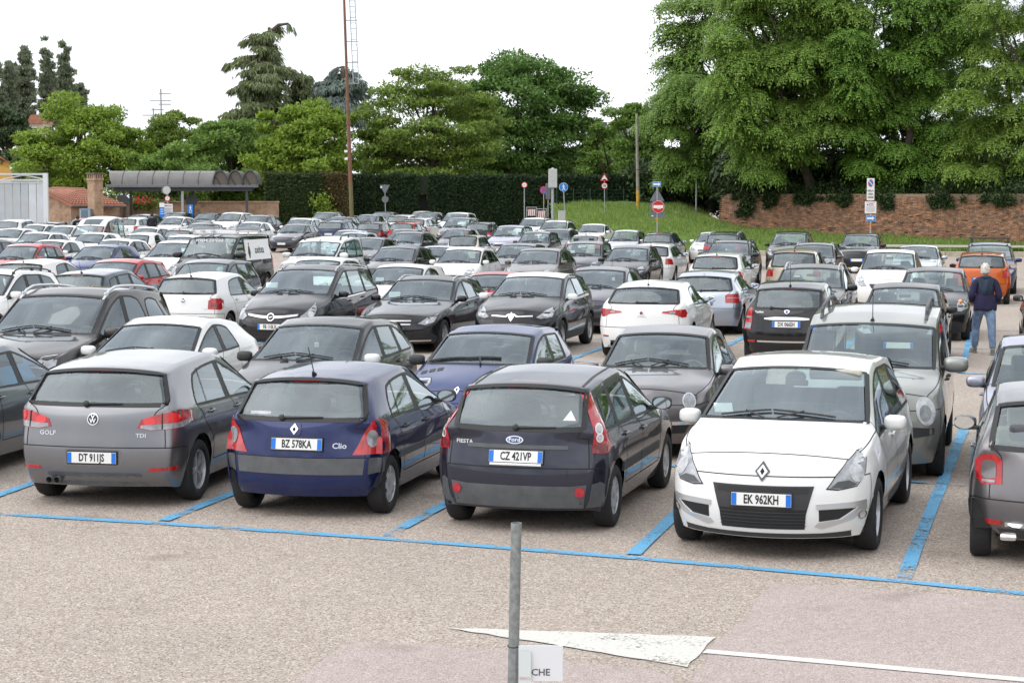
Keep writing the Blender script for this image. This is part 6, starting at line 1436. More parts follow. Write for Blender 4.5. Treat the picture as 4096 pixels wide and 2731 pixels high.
# return of the wall and dark scrub behind the top of the bank
part('wall_return', ([(12.87, 116.05, .9), (14.4, 131, 1.6), (13.3, 116.35, 3.22), (14.7, 131, 3.22), (13.6, 116.3, 3.22), (15.0, 131, 3.22)], [(0, 1, 3, 2), (2, 3, 5, 4)]), Mb[1], bw)
pts = []
for k in range(150): p = at(rr.uniform(1462, 1690), 470, 127 + rr.uniform(0, 3)); pts.append((p.x, p.y, 2.4 + rr.uniform(0, 2.6)))
foliage_strip('scrub', pts, 13000, .30, L_UND, 'dark scrub under the trees behind the top of the grass bank', 33, 'undergrowth', 'stuff', (.5, .4, .35))
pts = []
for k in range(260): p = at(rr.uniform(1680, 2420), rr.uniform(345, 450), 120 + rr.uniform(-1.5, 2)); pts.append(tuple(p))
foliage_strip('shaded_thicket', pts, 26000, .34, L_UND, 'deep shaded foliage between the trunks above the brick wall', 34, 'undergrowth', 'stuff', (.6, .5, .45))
# hedges
def hedge(name, a, b, z0, z1, th, m, core, label, seed, n, leaf=.16):
    a, b = Vector(a), Vector(b); d = (b - a); L = d.length; d.normalize(); nrm = Vector((d.y, -d.x)); rs = np.random.RandomState(seed)
    root = ob(name, None, None, (a.x, a.y, z0), label=label, cat='hedge', group='clipped hedges')
    part('core', xf(bbox(L / 2, 0, (z1 - z0) / 2 - .03, L - .1, th - .16, z1 - z0 - .1, .12), (0, 0, 0), (0, 0, math.atan2(d.y, d.x))), core, root)
    t = rs.uniform(0, L, n); face = rs.uniform(0, 1, n) < .82; wob = .07 * np.sin(t * 2.1) + .05 * np.sin(t * 5.3 + 1)
    o = np.where(face, -th / 2 + wob * .6, rs.uniform(-th / 2, th / 2, n)); z = np.where(face, rs.uniform(0, 1, n) * (z1 - z0), (z1 - z0) + wob)
    P = np.stack([d.x * t - nrm.x * o, d.y * t - nrm.y * o, z], 1) + rs.normal(size=(n, 3)) * .05
    A = unit(rs.normal(size=(n, 3)) + np.array([nrm.x * .3, nrm.y * .3, .35])); Nn = unit(rs.normal(size=(n, 3)) * .6 + np.array([nrm.x, nrm.y, .5])); Ls = leaf * rs.uniform(.6, 1.4, n)
    ob('foliage', leaves_mesh('foliage', P, A, Nn, Ls, Ls * .7, m, True), root); return root
M_HC = mat('hedge_core', (.010, .018, .007), .95, var=.4)
a, b = at(798, 490, 139), at(962, 490, 139); zt_ = at(900, 405, 139).z
hedge('hedge', (a.x, 139), (b.x, 139), .62, zt_, 1.6, L_HEDGE, M_HC, 'dark clipped hedge right of the rusty mast', 80, 16000)
a2 = at(985, 490, 139); b2 = at(1268, 490, 139)
hedge('hedge', (a2.x, 139), (b2.x, 139), .62, zt_ - .05, 1.6, L_HEDGE, M_HC, 'long dark clipped hedge in the middle below the trees', 81, 24000)
part('garden_gate', box(0, 0, 1.3, (a2.x - b.x) + .1, .12, 2.6), mat('dark_gate', (.012, .012, .012), .7), None, loc=((b.x + a2.x) / 2, 139.3, .62), label='dark doorway in the clipped hedge', cat='gate')
part('hedge_lintel', box(0, 0, 0, (a2.x - b.x) + .1, 1.4, zt_ - 3.3), M_HC, None, loc=((b.x + a2.x) / 2, 139, (zt_ + 3.3) / 2), label='bridge of hedge over the dark doorway', cat='hedge')
a3, b3 = at(1278, 490, 128), at(1468, 490, 128); z3_ = at(1370, 407, 128).z
hedge('hedge', (a3.x, 128), (b3.x, 128), 2.2, z3_, 1.2, L_HEDGE, M_HC, 'clipped hedge behind the green wire fence on the bank', 82, 14000)
fr = ob('wire_fence', None, None, (a3.x, 127.1, 2.2), label='green wire mesh fence in front of the hedge on the bank', cat='fence')
Mg = mat('green_fence_paint', (.015, .06, .035), .5)
for k in range(6): part('fence_post', box((b3.x - a3.x) * k / 5, 0, .7, .05, .05, 1.5), Mg, fr)
for k in range(6): part('wire', box((b3.x - a3.x) / 2, 0, .15 + k * .24, b3.x - a3.x, .012, .012), Mg, fr)
a4, b4 = at(612, 490, 136), at(742, 490, 136)
hedge('ivy_hedge', (a4.x, 136), (b4.x, 136), .62, at(700, 402, 136).z, 1.3, L_IVY, mat('ivy_core', (.03, .03, .014), .95, var=.5), 'green and brown ivy-covered wall right of the shelter', 83, 14000)
a5, b5 = at(738, 490, 136.3), at(800, 490, 136.3)
hedge('dry_hedge', (a5.x, 136.3), (b5.x, 136.3), .62, at(770, 403, 136).z, 1.5, L_BRN, mat('dry_core', (.04, .03, .014), .95, var=.5), 'brown dried section of hedge left of the rusty mast', 84, 9000)
for k, (dx, dy, nn) in enumerate(((738, 465, 260), (742, 495, 420))):
    p = at(dx, dy, 135); foliage_strip('sapling', [(p.x + rr.uniform(-.5, .5), 135, p.z + rr.uniform(-.5, .5)) for _ in range(8)], nn, .22, L_LIME, ['bright green sprig on the brown hedge', 'low bright green shrub at the foot of the brown hedge'][k], 90 + k, 'shrub', None, (.2, .2, .25))

# the bastion's trees go on along the right-hand side of the car park (their reflections show in the car windows)
for k in range(9):
    y = 8 + k * 10.5; x = 17.5 + .273 * y + (k % 2) * 2.5
    tree('bastion_tree', (x, y, .2), 12.5 + (k * 37 % 5) * .6, (6.4, 6.0), .40, 5200, L_MID if k % 2 else L_AIL, 'broad green tree beside the car park beyond the right edge', seed=140 + k, K=60, clump=.2, crown_low=1.6, group='trees along the right side outside the view')
# ================================================================ buildings and street furniture
def bricky(name, c1, c2, cm, sx=3.6):
    m = mat(name, c1, .92); t = m.node_tree; b = t.nodes['Principled BSDF']; tc = N(t, 'ShaderNodeTexCoord'); mp = N(t, 'ShaderNodeMapping'); mp.inputs['Rotation'].default_value = (R(90), 0, 0)
    br = N(t, 'ShaderNodeTexBrick', Scale=sx); br.inputs['Color1'].default_value = c4(c1); br.inputs['Color2'].default_value = c4(c2); br.inputs['Mortar'].default_value = c4(cm); br.inputs['Mortar Size'].default_value = .02
    t.links.new(tc.outputs['Object'], mp.inputs[0]); t.links.new(mp.outputs[0], br.inputs['Vector'])
    nz = N(t, 'ShaderNodeTexNoise', Scale=2.2, Detail=8.0, Roughness=.75); t.links.new(tc.outputs['Object'], nz.inputs['Vector']); mx = N(t, 'ShaderNodeMix', data_type='RGBA', blend_type='MULTIPLY'); mx.inputs['Factor'].default_value = 1
    t.links.new(br.outputs['Color'], mx.inputs['A']); t.links.new(ramp(t, nz.outputs['Fac'], [(.3, (.5, .46, .42)), (.5, (1, .97, .94)), (.7, (1.3, 1.25, 1.2))]), mx.inputs['B']); t.links.new(mx.outputs['Result'], b.inputs['Base Color']); return m
M_BK = bricky('yellow_red_brick', (.40, .27, .18), (.33, .20, .13), (.42, .35, .27)); M_TILE = mat('terracotta_tile', (.40, .17, .10), .85, var=.35, scale=2.5, color2=(.26, .11, .075))
M_GALV = mat('galvanised_steel', (.36, .38, .39), .45, .55, var=.18, scale=6); M_DGREY = mat('dark_grey_steel', (.06, .063, .068), .5, .2); M_LGREY = mat('light_grey_paint', (.50, .53, .55), .5, var=.08, scale=2)
M_SIGNW = mat('sign_white', (.78, .78, .77), .4); M_SIGNR = mat('sign_red', (.55, .012, .02), .4); M_SIGNB = mat('sign_blue', (.01, .19, .62), .4); M_SIGNK = mat('sign_black', (.012, .012, .012), .5); M_SIGNBK = mat('sign_back_grey', (.16, .17, .18), .5, .3, var=.1)
# low brick wall behind the shelter
a, b = at(236, 480, 133), at(640, 480, 133); zt2 = at(500, 464, 133).z
w = ob('garden_wall', None, None, (a.x, 133, .62), label='low brick wall behind the shelter', cat='wall')
part('masonry', box((b.x - a.x) / 2, 0, (zt2 - .62) / 2 - .15, b.x - a.x, .3, zt2 - .62 + .2), M_BK, w); part('coping', bbox((b.x - a.x) / 2, 0, zt2 - .62 + .0, b.x - a.x + .1, .42, .10, .02), M_BK, w)
p = at(325, 468, 132.5); fl_ = foliage_strip('rose_bush', [(p.x + rr.uniform(-1., 1.), 132.6, p.z + rr.uniform(-.25, .25)) for _ in range(20)], 500, .2, L_MID, 'rose bush with red flowers on the low brick wall', 97, 'shrub', None, (.25, .15, .15))
rs = np.random.RandomState(4); nn = 70; P = np.stack([rs.uniform(-1.2, 1.2, nn) * rs.uniform(.3, 1, nn), -.25 - rs.uniform(0, .15, nn), .2 + rs.uniform(0, .55, nn)], 1)
ob('flowers', leaves_mesh('flowers', P, rs.normal(size=(nn, 3)), rs.normal(size=(nn, 3)) + np.array([0, -2, 0]), rs.uniform(.1, .2, nn), rs.uniform(.1, .18, nn), mat('red_petal', (.6, .03, .03), .6)), fl_)
# brick hut with tiled roof and chimney
c0 = at(163, 490, 126); Yh = 126.; sc = FPX * 2352 / 4096 / Yh
hut = ob('brick_hut', None, None, (c0.x, Yh, .6), (0, 0, 0), label='small brick hut with terracotta roof left of the shelter', cat='building')
ze = at(163, 471, Yh).z - .6; zr = at(140, 434, Yh + 3).z - .6; wl = 70 / sc; wr_ = 84 / sc
# walls: front-left face and receding right face
part('wall', ([(-wl, .9, 0), (0, 0, 0), (0, 0, ze), (-wl, .9, ze + .95), (wr_, 1.6, 0), (wr_, 1.6, ze), (-wl + 1.2, 6, 0), (-wl + 1.2, 6, ze + .95), (wr_ + .5, 7, 0), (wr_ + .5, 7, ze)], [(0, 1, 2, 3), (1, 4, 5, 2), (4, 8, 9, 5), (6, 0, 3, 7), (8, 6, 7, 9)]), M_BK, hut)
rA, rB, rC, rD = Vector((-wl - .15, .7, ze + 1.0)), Vector((.1, -.25, ze - .02)), Vector((wr_ + 1.0, 1.4, ze - .02)), Vector((-wl * .1, 4.5, zr)); rE = Vector((-wl - .1, 4.2, zr + .05))
roof = part('roof', ([tuple(v) for v in (rA, rB, rC, rD, rE)] + [tuple(v - Vector((0, 0, .12))) for v in (rA, rB, rC, rD, rE)], [(0, 1, 3, 4), (1, 2, 3), (0, 5, 6, 1), (1, 6, 7, 2), (9, 8, 7, 6, 5)]), M_TILE, hut)
TL = mesh('roof_tile', xf(tube([(0, 0, 0), (0, .26, .10)], [.085, .10], 6), (0, 0, 0)), M_TILE, True)
cnt = 0
for (q0, q1, q2, q3), nu, nv in (((rA, rB, rD, rE), 15, 9), ((rB, rC, rD, rD), 16, 9)):
    for j in range(nv):
        for i in range(nu):
            u, v = (i + .5) / nu, (j + .3) / nv; lo = q0.lerp(q1, u); hi = q3.lerp(q2, u)
            if q2 == q3 and j > nv * .8 and i % 2: continue
            p = lo.lerp(hi, v); d = (hi - lo).normalized(); cnt += 1
            if cnt > 290: continue
            o = ob('roof_tile', TL, roof, tuple(p + Vector((0, 0, .02))), (math.atan2(d.z, math.hypot(d.x, d.y)) - .36, 0, math.atan2(d.y, d.x) - math.pi / 2))
part('gutter', J(tube([tuple(rB + Vector((0, -.05, -.1))), tuple(rC + Vector((0, -.05, -.1)))], .06, 6)), M_DGREY, hut)
ct = at(218, 397, 125.2); cw = 34 / sc
ch = ob('brick_chimney', None, None, (ct.x, 125.2, .6), (0, 0, R(-38)), label='square brick chimney stack with slotted top between hut and shelter', cat='chimney')
hc = ct.z - .6; part('shaft', box(0, 0, (hc - .5) / 2, cw * .74, cw * .74, hc - .5, .96, .96), M_BK, ch); part('collar', bbox(0, 0, hc - .45, cw * .82, cw * .82, .14, .02), M_BK, ch)
for k in range(4):
    for s in (-1, 1): part('chimney_slot_brick', box((k - 1.5) * cw * .2, s * cw * .34, hc - .25, cw * .09, .12, .28), M_BK, ch); part('chimney_slot_brick', box(s * cw * .34, (k - 1.5) * cw * .2, hc - .25, .12, cw * .09, .28), M_BK, ch)
part('flue', box(0, 0, hc - .25, cw * .5, cw * .5, .28), M_DARK, ch); part('cap', bbox(0, 0, hc - .06, cw * .9, cw * .9, .09, .02), mat('slate_cap', (.12, .11, .10), .8), ch)
p = at(197, 500, 124.6); cab = ob('meter_cabinet', None, None, (p.x, 124.6, .6), label='blue-grey metal cabinet in front of the brick hut', cat='cabinet'); part('cabinet_body', bbox(0, 0, .75, .75, .5, 1.9, .03), mat('blue_grey_paint', (.17, .25, .31), .5, var=.1), cab)
for s in (-1, 1): part('cabinet_rail', box(s * .28, -.27, .8, .05, .04, 1.6), M_LGREY, cab)
part('cabinet_door', bbox(0, -.252, .78, .42, .02, 1.6, .01), mat('blue_grey_door', (.13, .19, .24), .5), cab)
# grey sliding gate with truss top
gl_, gr_ = at(-60, 500, 121), at(103, 500, 121); gt_ = at(50, 398, 121).z - .5; gp = at(50, 419, 121).z - .5
gate = ob('metal_gate', None, None, (gl_.x, 121, .5), label='tall light grey sheet-metal gate at the left edge', cat='gate'); wd_ = gr_.x - gl_.x
npan = 9
for k in range(npan): part('panel', bbox(wd_ * (k + .5) / npan, 0, gp / 2 + .05, wd_ / npan - .03, .06, gp - .1, .01), mat('grey_sheet', (.40, .44, .47), .5, var=.06, scale=1.5) if k < npan - 2 else mat('pale_sheet', (.52, .56, .59), .5, var=.06, scale=1.5), gate)
part('post', bbox(wd_ + .12, -.1, gt_ / 2, .30, .26, gt_, .02), mat('pale_steel', (.62, .65, .67), .5), gate); part('top_rail', box(wd_ / 2, -.02, gt_ - .06, wd_, .12, .12), M_LGREY, gate); part('lower_rail', box(wd_ / 2, -.02, gp + .14, wd_, .12, .12), M_LGREY, gate); part('panel_edge', box(wd_ / 2, -.04, gp + .0, wd_, .10, .06), mat('pale_steel'), gate)
for x0, x1, z0, z1 in ((wd_ * .42, wd_ * .72, gp + .2, gt_ - .12), (wd_ * .72, wd_ * 1., gt_ - .12, gp + .2), (wd_ * .36, wd_ * .36, gp + .2, gt_ - .1), (wd_ * .02, wd_ * .33, gt_ - .12, gp + .2)): part('brace', tube([(x0, -.02, z0), (x1, -.02, z1)], .045, 5), M_LGREY, gate)
# yellow house at the left edge
hx = at(30, 400, 176); h0 = at(-80, 400, 176); ze = at(30, 378, 176).z; zr = at(-25, 346, 176).z
ho = ob('yellow_house', None, None, (h0.x, 176, .6), label='yellow gabled house at the left edge behind the grey gate', cat='house'); wd_ = hx.x - h0.x
part('wall', ([(0, 0, 0), (wd_, 0, 0), (wd_, 0, ze - .6), (wd_ * .5, 0, zr - .6), (0, 0, ze - .6), (0, 9, 0), (wd_, 9, 0), (wd_, 9, ze - .6), (wd_ * .5, 9, zr - .6), (0, 9, ze - .6)], [(0, 1, 2, 3, 4), (1, 6, 7, 2), (5, 9, 8, 7, 6), (0, 4, 9, 5)]), mat('ochre_render', (.62, .36, .09), .9, var=.08, scale=1), ho)
part('roof', J(([(wd_ * .5, -.4, zr - .42), (wd_ + .5, -.4, ze - .75), (wd_ + .5, 9.3, ze - .75), (wd_ * .5, 9.3, zr - .42), (wd_ * .5, -.4, zr - .6), (wd_ + .5, -.4, ze - .95), (wd_ + .5, 9.3, ze - .95), (wd_ * .5, 9.3, zr - .6)], [(0, 1, 2, 3), (4, 7, 6, 5), (0, 4, 5, 1), (1, 5, 6, 2)]), ([(wd_ * .5, -.4, zr - .42), (-.5, -.4, ze - .75), (-.5, 9.3, ze - .75), (wd_ * .5, 9.3, zr - .42)], [(0, 3, 2, 1)])), M_TILE, ho)
part('eave', bbox(wd_ + .15, -.15, ze - .95, .7, .5, .35, .05), M_SIGNW, ho)
# far houses glimpsed between the trees
def far_house(cx, ty, by, hw, Y, label, wallc, seed):
    t = at(cx, ty, Y); b = at(cx, by, Y); w = hw * (4096 / 2352) / FPX * Y; o = ob('far_house', None, None, (t.x, Y, .6), label=label, cat='house', group='houses glimpsed between the trees')
    z1 = t.z - .6; z0 = max(2., z1 - (t.z - b.z) * .55)
    part('wall', box(0, 2, z0 / 2, w * 1.9, 4, z0), mat(wallc[0], wallc[1], .9, var=.1), o)
    part('roof', prism([(-w * 1.1, z0), (w * 1.1, z0), (w * .55, z1), (-w * .55, z1)], -.4, 4.4), M_TILE, o)
    f = part('window', bbox(-w * .2, -.02, z0 - .9, .7, .06, 1.0, .02), M_SIGNW, o); part('pane', box(-w * .2, -.06, z0 - .9, .52, .02, .8), mat('dark_pane', (.02, .025, .03), .15), f)
far_house(82, 264, 300, 17, 205, 'small turret with red roof behind the poplars', ('cream_wall', (.5, .44, .36)), 1)
far_house(350, 322, 345, 40, 200, 'red tiled roof below the television aerials', ('pink_wall', (.45, .33, .27)), 2)
far_house(955, 378, 400, 12, 163, 'patch of red roof glimpsed through the feathery tree', ('cream_wall', (.5, .44, .36)), 3)
o = ob('office_block', None, None, (at(1405, 290, 320).x, 320, .6), label='pale flat-roofed block far behind the concrete pole', cat='building'); zt_ = at(1405, 290, 320).z - .6
part('wall', box(0, 5, zt_ / 2, 9, 10, zt_), mat('pale_concrete', (.55, .55, .55), .8), o)
for k in (-1.5, 1.5): part('roof_unit', box(k, 2, zt_ + .35, 1.6, 2, .7), M_DGREY, o)
p = at(1433, 258, 300); o = ob('floodlight_mast', None, None, (p.x, 300, .6), label='stadium floodlight mast far behind the concrete pole', cat='mast'); hz = p.z - .6
part('lattice', J(*[tube([(s, 0, 0), (s * .8, 0, hz)], .12, 4) for s in (-1, 1)] + [tube([(-1, 0, hz * k / 8), (1, 0, hz * (k + 1) / 8)], .07, 4) for k in range(8)]), M_GALV, o); part('light_bar', box(0, 0, hz, 5.2, .3, .35), M_GALV, o)
for cx, ty, by, arms in ((369, 205, 330, (215, 232, 240)), (352, 249, 340, (252, 265, 300))):
    t = at(cx, ty, 198); b = at(cx + 3, by, 198); o = ob('roof_aerial', None, None, (b.x, 198, b.z), label='taller television aerial on the red roof' if cx == 369 else 'shorter television aerial left of the taller one', cat='aerial', group='television aerials')
    part('mast', tube([(0, 0, 0), (t.x - b.x, 0, t.z - b.z)], .09, 5), M_GALV, o)
    for k, y in enumerate(arms): q = at(cx, y, 198); part('boom', tube([(q.x - b.x - .9 * (k % 2) - .2, 0, q.z - b.z), (q.x - b.x + 1.1, 0, q.z - b.z)], .06, 4), M_GALV, o)
# shelter with glass barrel vaults
Ys = 129.; x0, x1, x2 = at(245, 430, Ys).x, at(490, 425, Ys).x, at(592, 420, Ys).x; ze = at(300, 428, Ys).z; zp = at(420, 393, Ys).z
sh = ob('shelter', None, None, (x0, Ys, .62), label='long shelter with grey vaulted roof and steel posts', cat='shelter'); hz = ze - .62; rise = zp - ze - .1; dep = 2.6
M_VAULT = mat('smoked_polycarbonate', (.135, .125, .118), .4, 0, .2, var=.15, scale=1.2); n = 10; Lm = x1 - x0
def vault(xa, xb, y0, y1, axis, thick=.05):
    V, F = [], []
    for s in (0, 1):
        for k in range(n + 1):
            a = math.pi * k / n; c, sn = -math.cos(a) * .5 + .5, math.sin(a)
            for e in (0, 1):
                if axis == 'x': V.append(((xa, xb)[e] + (.35 * (1 - sn) * (1 if e == 0 else 0) if xa == 0 else 0), y0 + (y1 - y0) * c, hz + .12 + (rise - s * thick) * sn))
                else: V.append((xa + (xb - xa) * c, (y0, y1)[e], hz + .12 + (rise - s * thick) * sn))
    for s in (0, 1):
        for k in range(n): o = s * 2 * (n + 1) + 2 * k; F.append((o, o + 1, o + 3, o + 2))
    return V, F
npn = 7
for k in range(npn): part('roof_panel', vault(Lm * k / npn + (.0 if k == 0 else .02), Lm * (k + 1) / npn - .02, 0, dep, 'x'), M_VAULT, sh, True)
for k in range(1, npn + 1):
    x = Lm * k / npn; part('roof_rib', tube([(x, dep * (-math.cos(math.pi * j / n) * .5 + .5), hz + .13 + rise * math.sin(math.pi * j / n)) for j in range(n + 1)], .03, 5), M_DGREY, sh)
w3 = (x2 - x1) / 3
for k in range(3):
    xa = Lm + w3 * k; part('roof_panel', vault(xa + .04, xa + w3 - .04, -.25, dep, 'y'), M_VAULT, sh, True)
    part('roof_rib', tube([(xa + w3 * (-math.cos(math.pi * j / n) * .5 + .5), -.26, hz + .13 + rise * math.sin(math.pi * j / n)) for j in range(n + 1)], .05, 6), M_DGREY, sh)
    part('vault_end', ([(xa + w3 * (-math.cos(math.pi * j / n) * .5 + .5) , -.1, hz + .13 + rise * .93 * math.sin(math.pi * j / n)) for j in range(n + 1)], [tuple(range(n + 1))]), mat('brown_glass', (.10, .075, .05), .2, 0, .5), sh)
    part('roof_rib', tube([(xa + w3 * .1, -.2, hz + .1 + rise * .75), (xa + w3 * .5, -.2, hz + .1)], .04, 5), M_DGREY, sh)
part('gutter_beam', bbox((Lm + 3 * w3) / 2, -.06, hz + .02, Lm + 3 * w3 + .1, .18, .20, .02), M_SIGNBK, sh); part('beam', box((Lm + 3 * w3) / 2, .4, hz - .18, Lm + 3 * w3 - .8, .25, .30), M_DGREY, sh)
for dx in (282, 291, 417, 565): part('post', box(at(dx, 450, Ys).x - x0, .4 if dx != 291 else 1.4, hz / 2 - .1, .17, .17, hz), M_DGREY if dx != 417 else M_GALV, sh)
part('post', box(at(432, 450, Ys).x - x0, 1.9, hz / 2 - .1, .2, .2, hz), M_DGREY, sh)
for dx, y in ((281, .2), (430, 1.6)): part('round_panel', xf(lathe([(.42, 0), (.42, .06)], 18, 'y'), (at(dx, 440, Ys).x - x0, y, hz - 1.)), M_DGREY, sh)
# ---------------------------------------------------------------- signs
def disc(r, y, th=.015, n=24): return lathe([(r, y), (r, y + th)], n, 'y')
def sign(name, dx, Y, zb, top, label, r=.03, tilt=0., cat='road sign', m=M_GALV):
    p = at(dx, 480, Y); zt = at(dx, top, Y).z; o = ob(name, None, None, (p.x, Y, zb), (0, R(tilt), 0), label=label, cat=cat, group='road signs'); part('pole', tube([(0, .04, -.3), (0, .04, zt - zb)], r, 8), m, o); return o, lambda dy: at(dx, dy, Y).z - zb
def zz(dx, Y): return bank_z(at(dx, 480, Y).x, Y)
def txt(o, s, size, x, z, m, y=-.02, sx=1., bold=0.): return part('lettering', xf(text_mesh(s, size, .001, 'CENTER', sx, bold), (x, y, z), (R(90), 0, 0)), m, o)
def rect(o, name, x, z, w, h, m, y=0., th=.012): return part(name, bbox(x, y, z, w, th, h, .003), m, o)
def poly(o, name, pts, m, y, th=.006): return part(name, prism(pts, y, y + th, 'xz'), m, o)
def figure(o, x, z, s, m, y=-.02):
    q = part('pictogram', prism(ell(x, z + .42 * s, .075 * s, .075 * s, 12), y, y + .004), m, o)
    poly(o, 'pictogram', [(x + a * s, z + b * s) for a, b in ((-.08, .30), (.08, .30), (.22, .05), (.16, .02), (.07, .15), (.09, -.08), (.24, -.44), (.14, -.46), (0, -.14), (-.12, -.46), (-.22, -.44), (-.09, -.08), (-.07, .15), (-.20, .04), (-.22, .10))], m, y, .004)
s1, z = sign('yield_sign', 886, 131, .62, 424, 'back of a grey yield triangle above a grey disc', tilt=-1); poly(s1, 'sign_back', [(-.36, z(425)), (.36, z(425)), (0, z(447))], M_SIGNBK, 0); part('sign_back', xf(disc(.235, 0), (0, 0, z(458))), M_SIGNBK, s1); rect(s1, 'sticker', -.25, z(430), .12, .12, M_SIGNW, -.012)
s2, z = sign('prohibition_sign', 1204.5, 122, zg(0, 122), 418, 'small round sign with red border left of the grey box pole', r=.035); part('disc', xf(disc(.20, .0), (0, 0, z(425))), M_SIGNR, s2); part('disc_field', xf(disc(.145, -.006), (0, 0, z(425))), M_SIGNW, s2); txt(s2, '00', .11, 0, z(425), mat('faded_ink', (.3, .3, .3)), -.012)
s3, z = sign('no_stopping_sign', 1249, 119, zg(0, 119), 430, 'blue and red no-stopping disc half hidden by a grey panel', r=.03); part('disc', xf(disc(.255, 0), (0, 0, z(437))), M_SIGNR, s3); part('disc_field', xf(disc(.20, -.006), (0, 0, z(437))), M_SIGNB, s3)
for a in (45, -45): part('cross_bar', xf(box(0, 0, 0, .42, .006, .05), (0, -.012 - (.003 if a > 0 else 0), z(437)), (0, R(a), 0)), M_SIGNR, s3)
rect(s3, 'orange_band', 0, z(462), .075, .12, mat('orange_tape', (.7, .2, .02)), .04, .075)
s3b, z = sign('covered_sign', 1259, 117.5, zg(0, 118), 422, 'narrow sign wrapped in dark grey plastic', r=.03); part('wrapping', bbox(0, 0, z(440), .32, .10, z(422) - z(459), .03), mat('grey_plastic_sheet', (.11, .12, .14), .4, bump=.8, bscale=6), s3b); part('pole', tube([(.22, .04, -.3), (.22, .04, z(440))], .03, 6), M_GALV, s3b)
s4, z = sign('box_pole', 1269.5, 108, zg(2, 108), 388, 'grey metal box on a thick steel pole', r=.085, cat='pole', tilt=0); part('box', bbox(0, 0, z(410), .50, .42, z(389) - z(432), .03), mat('box_grey', (.46, .46, .45), .5, .2, var=.1), s4); part('box_cap', xf(lathe([(.12, 0), (.10, .06), (.02, .09)], 12), (0, 0, z(389))), M_GALV, s4)
s5, z = sign('pedestrian_sign', 1300, 116, .75, 421, 'round blue pedestrian sign on a leaning pole', r=.035, tilt=-3); part('disc', xf(disc(.275, .0), (0, 0, z(430))), M_SIGNW, s5); part('disc_field', xf(disc(.258, -.006), (0, 0, z(430))), M_SIGNB, s5); figure(s5, 0, z(430), .43, M_SIGNW, -.016)
s6, z = sign('speed_limit_sign', 1389.5, 119, zz(1389, 119), 398, 'road hump triangle above a round 30 sign', tilt=-1.2)
for k, m_, y in ((1., M_SIGNR, 0), (.72, M_SIGNW, -.008)): poly(s6, 'triangle', [(-.275 * k, z(416) + .25 * (1 - k)), (.275 * k, z(416) + .25 * (1 - k)), (0, z(398) - .42 * (1 - k))], m_, y)
poly(s6, 'hump', [(-.13, z(413.8)), (.13, z(413.8)), (.10, z(412.8)), (.035, z(411.2)), (-.035, z(411.2)), (-.10, z(412.8))], M_SIGNK, -.014); part('disc', xf(disc(.205, 0), (0, 0, z(427))), M_SIGNR, s6); part('disc_field', xf(disc(.155, -.006), (0, 0, z(427))), M_SIGNW, s6); txt(s6, '30', .20, 0, z(427), M_SIGNK, -.014, .9, .006)
s7, z = sign('no_entry_sign', 1510.5, 96, .3, 418, 'red no-entry disc below a blue arrow plate and a triangle seen from behind', r=.035, tilt=-.5)
rect(s7, 'arrow_plate', -.02, z(423.5), .42, .26, M_SIGNW); rect(s7, 'arrow_field', -.02, z(423.5), .40, .24, M_SIGNB, -.007); poly(s7, 'arrow', [(-.20, z(423.5) - .05), (.06, z(423.5) - .05), (.06, z(423.5) - .10), (.17, z(423.5)), (.06, z(423.5) + .10), (.06, z(423.5) + .05), (-.20, z(423.5) + .05)], M_SIGNW, -.02)
poly(s7, 'triangle_back', [(-.39, z(462)), (.37, z(462)), (0, z(432))], M_SIGNBK, .06); part('disc_back', xf(disc(.33, .06), (-.03, 0, z(475))), M_SIGNBK, s7)
part('disc', xf(disc(.315, 0), (.05, 0, z(475))), M_SIGNW, s7); part('disc_field', xf(disc(.30, -.006), (.05, 0, z(475))), M_SIGNR, s7); rect(s7, 'white_bar', .05, z(475), .50, .15, M_SIGNW, -.012, .008); rect(s7, 'sticker', .08, z(479.5), .18, .03, M_SIGNW, -.012, .006); rect(s7, 'plate_back', 0, z(494), .76, .25, M_SIGNBK, .06); rect(s7, 'sticker', -.25, z(496), .10, .05, M_SIGNW, .045); part('orange_band', tube([(0, .04, z(510)), (0, .04, z(503))], .038, 8), mat('orange_tape'), s7)
s8, z = sign('no_parking_sign', 2000.5, 90, .0, 413, 'tall white no-parking panel reading NELLA AREA VERDE above a blue arrow', r=.04)
rect(s8, 'panel', -.03, z(435), .36, z(410) - z(460.5), M_SIGNW); part('disc', xf(disc(.125, -.012), (-.03, 0, z(421)), (0, 0, 0), (1, 1, 1.45)), M_SIGNR, s8); part('disc_field', xf(disc(.095, -.018), (-.03, 0, z(421)), (0, 0, 0), (1, 1, 1.45)), M_SIGNB, s8); part('slash', xf(box(0, 0, 0, .27, .004, .035), (-.03, -.022, z(421)), (0, R(50), 0)), M_SIGNW, s8)
for k, s in enumerate(('NELLA', 'AREA', 'VERDE')): txt(s8, s, .125, -.03, z(438.5 + k * 7.6), M_SIGNK, -.010, .78, .003)
rect(s8, 'notice', -.02, z(476.5), .55, z(463) - z(490), M_SIGNW); rect(s8, 'notice_line', 0, z(469), .24, .035, M_SIGNR, -.008, .006); rect(s8, 'notice_line', 0, z(472), .24, .025, M_SIGNR, -.008, .006); rect(s8, 'notice_logo', -.17, z(470.5), .05, .09, M_SIGNB, -.008, .006); rect(s8, 'notice_line', -.02, z(465), .42, .02, mat('grey_ink', (.35, .35, .35)), -.008, .006)
for k in range(6): rect(s8, 'notice_line', -.02, z(475.5 + k * 2.1), .44 - .04 * (k % 2), .016, mat('grey_ink'), -.008, .006)
